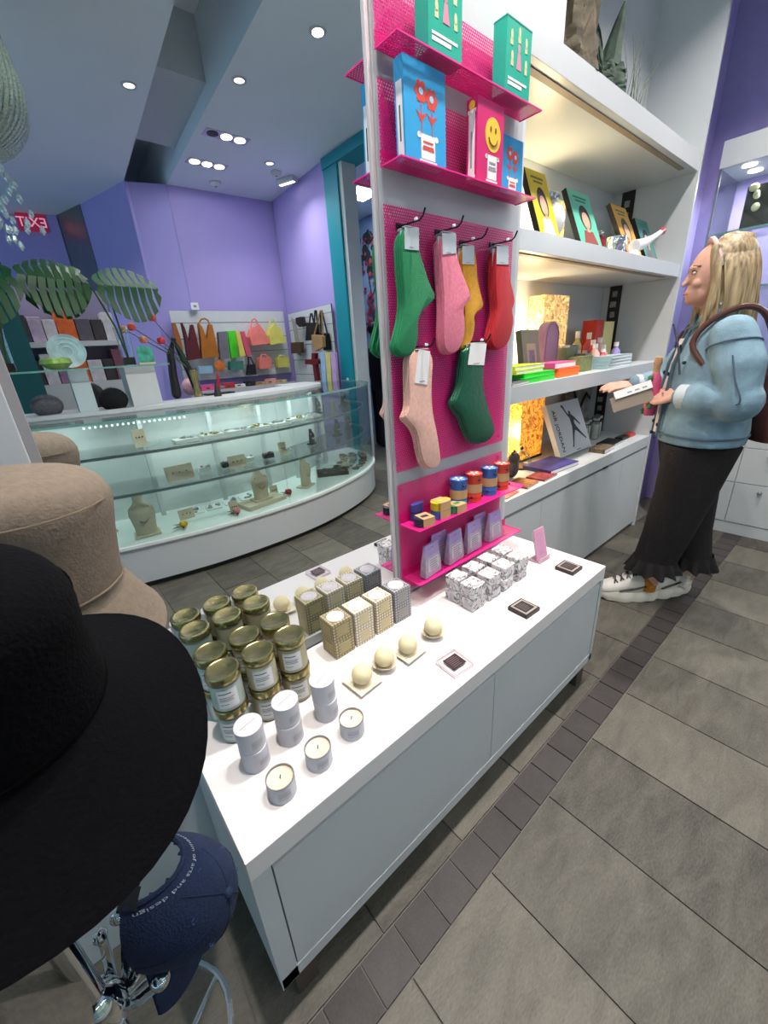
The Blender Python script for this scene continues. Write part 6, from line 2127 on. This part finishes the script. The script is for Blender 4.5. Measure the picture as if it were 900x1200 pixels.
mb = MB()
NP, NE = 60, 18
idx = {}
vs = []
for j in range(NE + 1):
    for i in range(NP):
        idx[j, i] = len(vs)
        vs.append(dome(2 * pi * i / NP, j / NE))
inn = len(vs)
for j in range(NE + 1):
    for i in range(NP):
        vs.append(dome(2 * pi * i / NP, j / NE, .975))
fs = []
for j in range(NE):
    for i in range(NP):
        ph = 2 * pi * (i + .5) / NP - pi
        el = (j + .5) / NE
        if (ph / .58) ** 2 + (el / .40) ** 2 < 1:
            continue
        k = (i + 1) % NP
        q = (idx[j, i], idx[j, k], idx[j + 1, k], idx[j + 1, i])
        fs += [q, tuple(x + inn for x in q[::-1])]
mb.add(vs, fs, 0, CM)
mb.build('cap_crown', NAVY, cp)
mb = MB().tube([CM @ dome(pi + .60 * sin(b), max(0.0, .42 * cos(b)), 1.0) for b in [radians(-88 + 176 * k / 20) for k in range(21)]], .0035, 6)
mb.build('opening_binding', NAVY, cp)
mb = MB()
A, B = [], []
for k in range(13):
    ph = pi - .66 + 1.32 * k / 12
    A.append(CM @ (dome(ph, 0.0, 1.01)))
    B.append(CM @ (dome(ph, 0.0, 1.01) + Vector((0, 0, .02))))
mb.add(A + B, [(k, k + 1, 14 + k, 13 + k) for k in range(12)])
mb.build('strap', NAVY, cp)
mb = MB()
A, B = [], []
for k in range(5):
    ph = pi - .64 + .30 * k / 4
    A.append(CM @ (dome(ph, 0.0, 1.035) + Vector((0, 0, -.003))))
    B.append(CM @ (dome(ph, 0.0, 1.035) + Vector((0, 0, .025))))
mb.add(A + B, [(k, k + 1, 6 + k, 5 + k) for k in range(4)])
mb.build('buckle', BLACK, cp)
mb = MB()
vs, fs = [], []
n = 16
for s_, th in ((0, 0), (1, -.004)):
    for j in range(5):
        for i in range(n + 1):
            a = -1.15 + 2.3 * i / n
            base = dome(a, 0.0, .98)
            out = Vector((.080 * sin(a * 1.0), .082 + .062 * cos(a * .95) ** .8 if cos(a * .95) > 0 else .082, 0))
            p = base.lerp(out, j / 4)
            p.z += -.012 * (abs(a) / 1.15) ** 2 * (j / 4) - .006 * (j / 4) + th
            vs.append(p)
m_ = (n + 1)
for s_ in (0, 1):
    for j in range(4):
        for i in range(n):
            o_ = s_ * 5 * m_
            fs.append((o_ + j * m_ + i, o_ + j * m_ + i + 1, o_ + (j + 1) * m_ + i + 1, o_ + (j + 1) * m_ + i))
for i in range(n):
    fs.append((4 * m_ + i, 4 * m_ + i + 1, 9 * m_ + i + 1, 9 * m_ + i))
mb.add(vs, fs, 0, CM)
mb.build('bill', NAVY, cp)
MB().sphere(CM @ dome(0, 1.0, 1.0), .007, 10, 8).build('button', NAVY, cp)
for k in range(6):
    MB().tube([CM @ dome(2 * pi * k / 6 + pi / 6, .02 + .96 * j / 10 if abs(2 * pi * k / 6 + pi / 6 - pi) > .6 else .5 + .48 * j / 10, 1.004) for j in range(11)], .0009, 5).build('panel_seam', mat('navy_seam', '#0c1d38', .9), cp)
    MB().tube([(CM @ (dome(2 * pi * k / 6 + pi / 3, .62, 1.003))) + (CM.to_3x3() @ Vector((.003 * cos(b), .003 * sin(b), 0))) for b in [2 * pi * j / 8 for j in range(8)]], .0007, 4, closed=True).build('eyelet', mat('navy_eyelet', '#2a426a', .8), cp)
tx = text('museum of arts and design', .012, mat('white_stitching', '#c5cdd8', .8), cp, Matrix(), depth=0.0002)
xs = [v.co.x for v in tx.data.vertices]
x0, x1 = min(xs), max(xs)
for v in tx.data.vertices:
    b = radians(-78) + radians(156) * (v.co.x - x0) / (x1 - x0)
    rho = .54 + v.co.y * 4.5
    v.co = CM @ dome(pi - rho * 1.35 * sin(b), rho * .98 * cos(b), 1.006)

# ------------------------------------------------------------------ the customer
PO = Vector((2.27, 0.500, 0))
RZ = math.atan2(.975, -.22) - pi / 2 + radians(13)          # local +y = the way she faces
pe = thing('person', 'blonde person in a light denim jacket and dark trousers holding a card', 'person', PO, RZ)
PM = Matrix.Translation(PO) @ Matrix.Rotation(RZ, 4, 'Z')
PI_ = PM.inverted()


def L(u, v, lx):
    """photo pixel on the plane local x = lx (her left is -x), in her own frame"""
    o, d = PI_ @ Vector((0, 0, CAM_H)), (PI_.to_3x3() @ ray(u, v))
    return o + d * ((lx - o.x) / d.x)


SK = mat('person_skin', '#c99a86', .5, var=.04, vscale=40)
DEN = mat('light_denim', '#74909f', .85, var=.22, vscale=14, bump=.3, bscale=220)
DEN2 = mat('denim_seam', '#46596a', .85)
TRO = mat('dark_printed_trousers', '#161112', .85, var=.5, vscale=110, bump=.3, bscale=120)
HAIR = mat('blonde_hair', '#9a8664', .5)
_nt = HAIR.node_tree
_tc, _mp, _n, _rmp = (_nt.nodes.new(k) for k in ('ShaderNodeTexCoord', 'ShaderNodeMapping', 'ShaderNodeTexNoise', 'ShaderNodeValToRGB'))
_mp.inputs['Scale'].default_value = (90, 90, 5)
_nt.links.new(_tc.outputs['Object'], _mp.inputs[0])
_nt.links.new(_mp.outputs[0], _n.inputs['Vector'])
_n.inputs['Scale'].default_value = 1.0
_n.inputs['Detail'].default_value = 3
_rmp.color_ramp.elements[0].position, _rmp.color_ramp.elements[0].color = .3, srgb('#5d4b36')
_rmp.color_ramp.elements[1].position, _rmp.color_ramp.elements[1].color = .7, srgb('#b5a078')
_nt.links.new(_n.outputs['Fac'], _rmp.inputs[0])
_nt.links.new(_rmp.outputs[0], _nt.nodes['Principled BSDF'].inputs['Base Color'])
INN = mat('white_top', '#d6d2cc', .8, var=.05)
hc_ = L(842, 322, 0.0)                          # head centre
sh_ = L(862, 388, 0.0)
hip = Vector((0, -.02, .92))
HX = Vector((0, hc_.y, hc_.z))
HX.z = 1.535
HX.y = .055
nk = Vector((0, .012, 1.40))
Lh = L(772, 464, -.06)                           # near (left) hand
Rh = L(722, 452, .10)                            # far (right) hand reaching to the shelf
# one continuous body
b = MB()
b.sphere(HX + Vector((0, -.008, .012)), (.073, .092, .108), 20, 16)
b.sphere(HX + Vector((0, .026, -.06)), (.052, .058, .056), 14, 10)
b.sphere(HX + Vector((0, .062, -.088)), (.022, .02, .02), 10, 8)
b.chain([HX + Vector((0, .076, .012)), HX + Vector((0, .087, -.015)), HX + Vector((0, .094, -.028))], [.008, .0095, .0105], 8)
b.sphere(HX + Vector((0, .077, -.057)), (.022, .011, .007), 8, 6).sphere(HX + Vector((0, .076, -.070)), (.02, .011, .008), 8, 6)
b.sphere(HX + Vector((0, .072, .028)), (.05, .016, .012), 10, 6)
for s in (-1, 1):
    b.sphere(HX + Vector((s * .074, -.012, -.004)), (.010, .018, .028), 8, 6)
    b.sphere(HX + Vector((s * .035, .055, -.03)), (.022, .02, .02), 8, 6)
b.chain([HX + Vector((0, -.02, -.07)), nk, Vector((0, .0, 1.33))], [.056, .054, .07])
b.loft([((0, 0, .90), (.15, 0, 0), (0, .10, 0)), ((0, .0, 1.05), (.125, 0, 0), (0, .09, 0)), ((0, .0, 1.22), (.15, 0, 0), (0, .10, 0)), ((0, -.005, 1.34), (.15, 0, 0), (0, .08, 0)), ((0, 0, 1.38), (.08, 0, 0), (0, .06, 0))], 20)


def elbow(sx, hand):
    s0 = Vector((sx * .165, -.01, 1.305))
    e = Vector((sx * .235, -.03, 1.08)) if sx < 0 else Vector((sx * .19, .12, 1.10))
    return s0, e


def hand(b, wrist, d, up, s, curl):
    """palm, four fingers and a thumb; d = pointing direction, up = back of the hand"""
    d, up = d.normalized(), up.normalized()
    sd = d.cross(up).normalized() * s
    pc = wrist + d * .045
    X = Matrix(((sd.x, d.x, up.x, pc.x), (sd.y, d.y, up.y, pc.y), (sd.z, d.z, up.z, pc.z), (0, 0, 0, 1)))
    b.sphere((0, 0, 0), (.037, .047, .014), 14, 10, 0, X)
    for i, (o_, ln) in enumerate(((-.029, .068), (-.010, .077), (.010, .072), (.028, .056))):
        k = wrist + d * (.082 - .004 * abs(i - 1)) + sd * o_
        d1 = (d * cos(curl * .5) - up * sin(curl * .5))
        d2 = (d * cos(curl * 1.3) - up * sin(curl * 1.3))
        d3 = (d * cos(curl * 1.9) - up * sin(curl * 1.9))
        b.chain([k - d * .02, k + d1 * ln * .42, k + d1 * ln * .42 + d2 * ln * .33, k + d1 * ln * .42 + d2 * ln * .33 + d3 * ln * .25], [.0095, .0088, .008, .0068], 8)
    k = wrist + d * .03 - sd * .028
    b.chain([wrist + d * .015 - sd * .012, k - sd * .014 + d * .012 - up * .006, k - sd * .022 + d * .038 - up * .014, k - sd * .018 + d * .058 - up * .018], [.015, .012, .010, .008], 8)


sL, eL = elbow(-1, Lh)
sR, eR = elbow(1, Rh)
wL = Lh + (eL - Lh).normalized() * .085
wR = Rh + (eR - Rh).normalized() * .085
b.chain([sL, eL, wL], [.05, .043, .027])
b.chain([sR, eR, wR], [.05, .043, .027])
hand(b, wL, Lh - wL + Vector((0.02, 0.0, 0.01)), Vector((-.75, -.1, .55)), 1, .55)
hand(b, wR, Rh - wR, Vector((-.35, 0, .9)), -1, .3)
FL, FR = Vector((-.06, .10, 0)), Vector((.13, -.02, 0))
fa, fb = PI_ @ PZ(737, 690, .05), PI_ @ PZ(778, 684, .05)
b.chain([(-.085, -.02, .92), (fa.x * .6 - .03, fa.y * .4 - .02, .50), (fa.x, fa.y - .085, .12), (fa.x, fa.y - .01, .06)], [.10, .07, .042, .04])
b.chain([(.085, -.02, .92), (fb.x * .6 + .03, fb.y * .4 - .04, .50), (fb.x, fb.y - .085, .12), (fb.x, fb.y - .01, .06)], [.10, .07, .042, .04])
b.build('body', SK, pe, remesh=.0052, soft=2)
# face details
for s in (-1, 1):
    MB().sphere(HX + Vector((s * .031, .071, .010)), (.013, .008, .0055), 10, 8).build('eye', mat('eye_white', '#d8d2cc', .3), pe)
    MB().sphere(HX + Vector((s * .031, .0775, .010)), (.005, .003, .005), 8, 6).build('iris', mat('iris_dark', '#3a322c', .3), pe)
    MB().tube([HX + Vector((s * .012, .080, .030)), HX + Vector((s * .033, .076, .036)), HX + Vector((s * .052, .058, .030))], .0032, 6).build('eyebrow', mat('brow_brown', '#6d5238', .7), pe)
    MB().tube([HX + Vector((s * .019, .077, .0155)), HX + Vector((s * .032, .078, .0175)), HX + Vector((s * .046, .066, .013))], .0018, 5).build('eyelashes', mat('lash_dark', '#2c2420', .7), pe)
MB().tube([HX + Vector((-.021, .078, -.064)), HX + Vector((0, .0875, -.063)), HX + Vector((.021, .078, -.064))], [.0025, .0045, .0025], 8).build('lips', mat('lip_rose', '#a8665e', .45), pe)
# hair: bob to the shoulders
h = MB()
h.sphere(HX + Vector((0, -.042, .042)), (.090, .092, .096), 22, 16)
h.loft([(HX + Vector((0, -.055, .05)), (.088, 0, 0), (0, .078, 0)), (HX + Vector((0, -.065, -.05)), (.098, 0, 0), (0, .080, 0)), (HX + Vector((0, -.068, -.13)), (.106, 0, 0), (0, .086, 0)), (HX + Vector((0, -.068, -.205)), (.098, 0, 0), (0, .082, 0))], 24)
for s in (-1, 1):
    h.chain([HX + Vector((s * .060, .022, .085)), HX + Vector((s * .082, .006, -.02)), HX + Vector((s * .092, .004, -.12)), HX + Vector((s * .085, .022, -.225))], [.018, .020, .024, .012], 10)
h.chain([HX + Vector((0, -.14, -.1)), HX + Vector((0, -.155, -.18)), HX + Vector((0, -.185, -.222))], [.03, .024, .006], 10)
hr = h.build('hair', HAIR, pe, remesh=.008, soft=3)
rr = random.Random(4)
mb = MB()
for k in range(260):
    s = rr.choice((-1, 1))
    a = rr.uniform(-1.3, .5)
    sy, sx = sin(a), cos(a)
    top = HX + Vector((s * .02, -.035 + .06 * sy, .137 - .014 * abs(sy)))
    mid = HX + Vector((s * (.094 * sx + .004), -.042 + .095 * sy, .03))
    low = HX + Vector((s * (.112 * sx + .002), -.062 + .092 * sy, -.10))
    end = HX + Vector((s * (.106 * sx + .002), -.062 + .096 * sy + rr.uniform(-.01, .01), -.19 - rr.uniform(0, .035)))
    if a > .35:
        mid.y += .012
        low.y += .02
        end.y += .02
    mb.tube(catmull([tuple(top), tuple(mid), tuple(low), tuple(end)], 4), [.006] * 12 + [.0016], 4)
o = mb.build('hair_locks', HAIR, pe)
o['kind'] = 'stuff'
MB().tube([HX + Vector((.082 * cos(a), -.004 + .034 * sin(a), .02 + .108 * sin(a))) for a in [pi * k / 16 for k in range(17)]], [.008] * 17, 8).build('headband', mat('blush_headband', '#cbb0a8', .8, var=.15, vscale=80, bump=.4, bscale=90), pe)

# jacket
j = MB()
j.loft([((0, -.02, .865), (.205, 0, 0), (0, .165, 0)), ((0, -.02, .92), (.21, 0, 0), (0, .17, 0)), ((0, -.015, 1.06), (.20, 0, 0), (0, .155, 0)), ((0, -.01, 1.20), (.205, 0, 0), (0, .145, 0)), ((0, -.012, 1.30), (.195, 0, 0), (0, .12, 0)), ((0, -.015, 1.36), (.14, 0, 0), (0, .09, 0)), ((0, -.01, 1.40), (.085, 0, 0), (0, .075, 0))], 28)
j.chain([sL + Vector((-.01, 0, -.005)), sL.lerp(eL, .5) + Vector((-.022, -.02, 0)), eL + Vector((-.005, -.03, -.015)), eL.lerp(wL, .45) + Vector((0, 0, -.01)), eL.lerp(wL, .9)], [.078, .084, .082, .068, .045], 14)
j.chain([sR + Vector((.01, 0, -.005)), sR.lerp(eR, .5), eR, eR.lerp(wR, .5), eR.lerp(wR, .9)], [.078, .078, .072, .06, .045], 14)
# soft folds
for k in range(5):
    z = .98 + .06 * k
    j.tube([(-.17, .07 - .02 * k, z), (-.215, -.02, z + .02), (-.17, -.12, z - .01)], [.012, .02, .012], 6)
j.build('denim_jacket', DEN, pe, remesh=.0085, soft=3)
jk = [o for o in pe.children if o.name.startswith('denim_jacket')][0]
# collar, plackets, pocket, buttons
for s in (-1, 1):
    MB().add([(s * .015, .082, 1.35), (s * .085, .065, 1.415), (s * .095, -.01, 1.435), (s * .085, -.02, 1.40), (s * .10, .05, 1.37), (s * .06, .105, 1.33)], [(0, 5, 4, 1), (1, 4, 3, 2)]).build('collar', DEN, jk, smooth=True).modifiers.new('s', 'SOLIDIFY').thickness = .008
    m_ = MB()
    m_.tube([(s * .035, .100, 1.335), (s * .05, .142, 1.2), (s * .055, .150, 1.05), (s * .055, .155, .88)], .0065, 6)
    m_.build('placket', DEN2, jk)
    for z in (1.27, 1.16, 1.05, .94, .885):
        y = .10 + (1.335 - z) * .34 if z > 1.2 else .146 + (1.2 - z) * .03
        MB().sphere((s * .052, y + .006, z), (.009, .005, .009), 10, 6).build('button', mat('dark_button', '#23303c', .3, metal=.5), jk)
MB().sphere((-.127, .118, 1.208), (.008, .008, .008), 10, 6).build('button', mat('dark_button', '#23303c', .3, metal=.5), jk)
MB().tube([(.21 * cos(a), -.02 + .17 * sin(a), .905) for a in [2 * pi * k / 32 for k in range(32)]], .0045, 5, closed=True).build('hem_seam', DEN2, jk)
a_ = (eL - sL).normalized()
u_ = a_.orthogonal().normalized()
v_ = a_.cross(u_)
c_ = sL.lerp(eL, .16) + Vector((-.012, -.004, 0))
MB().tube([c_ + (u_ * cos(k * pi / 12) + v_ * sin(k * pi / 12)) * .0835 for k in range(24)], .0035, 5, closed=True).build('shoulder_seam', DEN2, jk)
MB().tube(catmull([tuple(sL.lerp(eL, .3) + Vector((-.10, .02, 0))), tuple(sL.lerp(eL, .7) + Vector((-.108, .01, 0))), tuple(eL + Vector((-.088, -.01, -.012))), tuple(eL.lerp(wL, .45) + Vector((-.066, -.01, -.02)))], 5), .003, 5).build('sleeve_seam', DEN2, jk)
cf = eL.lerp(wL, .9)
ax = (wL - eL).normalized()
MB().tube([cf - ax * .03, cf + ax * .012], [.052, .05], 16).build('cuff', mat('pale_cuff', '#b9c2c6', .85, var=.08), jk)
cf = eR.lerp(wR, .9)
ax = (wR - eR).normalized()
MB().tube([cf - ax * .03, cf + ax * .012], [.048, .046], 16).build('cuff', mat('pale_cuff', '#b9c2c6', .85, var=.08), jk)
MB().loft([((0, .10, .90), (.045, 0, 0), (0, .062, 0)), ((0, .10, 1.1), (.045, 0, 0), (0, .055, 0)), ((0, .085, 1.3), (.04, 0, 0), (0, .04, 0))], 14).build('white_shirt', INN, pe)
# trousers: wide, ruffled hems
tr = MB()
tr.loft([((0, -.02, .95), (.165, 0, 0), (0, .125, 0)), ((0, -.025, .84), (.18, 0, 0), (0, .14, 0)), ((0, -.02, .74), (.17, 0, 0), (0, .125, 0))], 24)
for s, ft in ((-1, fa), (1, fb)):
    x0 = s * .085
    tr.loft([((x0, -.02, .86), (.10, 0, 0), (0, .145, 0)), ((x0 * .6 + ft.x * .4, -.015 + (ft.y - .085) * .28, .62), (.095, 0, 0), (0, .122, 0)), ((x0 * .3 + ft.x * .7, (ft.y - .085) * .62 - .005, .40), (.088, 0, 0), (0, .104, 0)), ((ft.x, (ft.y - .085) * .95, .25), (.085, 0, 0), (0, .096, 0)), ((ft.x, ft.y - .085, .205), (.09, 0, 0), (0, .104, 0))], 22)
tr.build('trousers', TRO, pe, remesh=.009, soft=2)
for s, ft in ((-1, fa), (1, fb)):
    mb = MB()
    c0 = Vector((ft.x, ft.y - .085, 0))
    n = 72
    vs = []
    for j, (z, r, am) in enumerate(((.26, .95, 0), (.235, 1.02, .05), (.205, 1.12, .12), (.185, 1.17, .16))):
        for i in range(n):
            a = 2 * pi * i / n
            q = r * (1 + am * sin(12 * a + s))
            vs.append(c0 + Vector((.09 * q * cos(a), .10 * q * sin(a), z + .008 * (j > 1) * sin(9 * a))))
    mb.add(vs, [(jj * n + i, jj * n + (i + 1) % n, (jj + 1) * n + (i + 1) % n, (jj + 1) * n + i) for jj in range(3) for i in range(n)])
    mb.build('ruffled_hem', TRO, pe)
# socks and chunky shoes
SHW = mat('shoe_white', '#cfcac0', .6, var=.05)
SHS = mat('shoe_sole', '#d8d3c6', .6, var=.06)
for k, (ft, rz, colr, toe) in enumerate(((fa, radians(14), '#b5731c', 0), (fb, radians(30), '#c9c2b8', 0))):
    MB().tube([(ft.x, ft.y - .075, .07), (ft.x, ft.y - .085, .19)], [.044, .043], 16).build('sock', mat('sock_%d' % k, colr, .9, var=.3, vscale=50), pe)
    X = T((ft.x, ft.y - .03, 0), rz) @ Matrix.Diagonal((1.08, 1.08, 1.3, 1))
    s_ = MB()
    s_.loft([((0, -.085, .075), (.030, 0, 0), (0, .0, .035)), ((0, -.075, .07), (.036, 0, 0), (0, .0, .05)), ((0, -.03, .075), (.042, 0, 0), (0, .0, .06)), ((0, .03, .075), (.044, 0, 0), (0, 0, .05)), ((0, .09, .06), (.048, 0, 0), (0, 0, .036)), ((0, .14, .05), (.044, 0, 0), (0, 0, .028)), ((0, .172, .045), (.026, 0, 0), (0, 0, .018))], 20, 0, X)
    up = s_.build('shoe_upper', SHW, pe, remesh=.006, soft=2)
    up.name = 'shoe'
    n = 48
    vs = []
    for z, g in ((.002, .98), (.012, 1.03), (.030, 1.06), (.046, 1.0)):
        for i in range(n):
            a = 2 * pi * i / n
            w_ = (.052 if sin(a) > 0 else .046) * g
            wv = 1 + .05 * sin(11 * a) * (z < .04)
            vs.append(X @ Vector((w_ * cos(a) * wv, .042 + (.142 * sin(a)) * g * wv, z + (.012 * max(0, sin(a)) ** 3 if z < .02 else 0))))
    MB().add(vs, [(jj * n + i, jj * n + (i + 1) % n, (jj + 1) * n + (i + 1) % n, (jj + 1) * n + i) for jj in range(3) for i in range(n)] + [tuple(range(n))[::-1], tuple(range(3 * n, 4 * n))]).build('sole', SHS, up)
    for q, (y, z) in enumerate(((-.005, .139), (.02, .134), (.046, .124), (.072, .112), (.098, .098))):
        MB().tube([X @ Vector((-.03, y, z - .014)), X @ Vector((0, y + .012, z)), X @ Vector((.03, y, z - .014))], .0042, 6).build('lace', BLACK, up)
        MB().tube([X @ Vector((-.03, y + .014, z - .018)), X @ Vector((0, y + .004, z + .001)), X @ Vector((.03, y - .006, z - .014))], .0036, 6).build('lace', BLACK, up)
    for sd in (-1, 1):
        MB().tube([X @ Vector((sd * .042, -.05, .085)), X @ Vector((sd * .0475, .02, .066)), X @ Vector((sd * .050, .09, .055))], .005, 6).build('side_stripe', DARK, up)

# ring, card, wrapped bottle, backpack
d_ = (Lh - wL).normalized()
o = MB().tube([(Lh + Vector((-.018, -.01, .008))) + Vector((.010 * cos(a), 0, .010 * sin(a))) for a in [2 * pi * k / 14 for k in range(14)]], .0022, 6, closed=True).build('finger_ring', STEEL, pe)
q0 = PM @ (Lh + Vector((.0, .075, .02)))
cdv = thing('held_card', 'white printed card held in the hand over a kraft envelope', 'card', q0, RZ)
X = T((0, 0, 0), 0, radians(-20), radians(12))
MB().span((-.004, -.05, .0), (.004, .10, .035), 0, X).build('card', PAPER, cdv, smooth=False)
MB().span((.004, -.045, -.055), (.010, .12, .012), 0, X).build('envelope', mat('taupe_envelope', '#8d8072', .8), cdv, smooth=False)
for k in range(3):
    MB().span((-.0046, -.03 + .03 * k, .01), (-.004, -.012 + .03 * k, .016), 0, X).build('printed_line', LINK, cdv, smooth=False)
q0 = PM @ (Lh + Vector((.035, .02, -.09)))
bt = thing('gift_bottle', 'pink wrapped bottle with green leaf pattern and cork held against the jacket', 'bottle', q0, 0)
MB().lathe([(.02, 0), (.027, .01), (.028, .06), (.027, .12), (.024, .165), (.014, .185)], 20).build('bottle_body', mat('rose_wrap', '#b8456a', .5, var=.1), bt)
for k in range(7):
    a = 2.1 + k * 1.15
    MB().sphere((.027 * cos(a), .027 * sin(a), .02 + .024 * k), (.012, .012, .015), 8, 6).build('leaf_patch', mat('leaf_patch_green', '#2f6b45', .5), bt)
    MB().tube([(.031 * cos(a + .02 * j), .031 * sin(a + .02 * j), .01 + .024 * k + .003 * j) for j in range(6)], .0022, 5).build('pale_swirl', mat('swirl_cream', '#d5d8c8', .6), bt)
MB().lathe([(.014, .183), (.013, .215), (.017, .225), (.014, .25), (.004, .256)], 14).build('stopper', mat('cork_tan', '#b58a66', .7), bt)
q0 = PM @ Vector((.0, -.24, 0.86))
bp = thing('backpack', 'brown leather backpack worn on the back of the denim jacket', 'backpack', q0, RZ)
BRN = mat('brown_leather', '#4a2620', .45, var=.15, vscale=20)
bb = MB()
bb.loft([((0, .0, .02), (.13, 0, 0), (0, .06, 0)), ((0, -.01, .06), (.15, 0, 0), (0, .085, 0)), ((0, -.005, .22), (.145, 0, 0), (0, .08, 0)), ((0, .0, .32), (.12, 0, 0), (0, .06, 0)), ((0, .0, .36), (.07, 0, 0), (0, .04, 0))], 24)
bb.build('bag_body', BRN, bp)
MB().span((-.09, -.105, .06), (.09, -.08, .2)).build('front_pocket', BRN, bp, smooth=False, bevel=.01)
for s in (-1, 1):
    P = [(s * .09, .05, .34), (s * .12, .12, .50), (s * .125, .20, .545), (s * .13, .30, .50), (s * .135, .345, .42), (s * .17, .30, .34)]
    MB().tube(catmull(P, 4), .0115, 8).build('shoulder_strap', BRN, bp)
MB().tube([(0.0, .40, .50), (-.06, .38, .42), (-.10, .36, .30)], .004, 6).build('thin_cord', mat('navy_cord', '#2c3442', .6), bp)
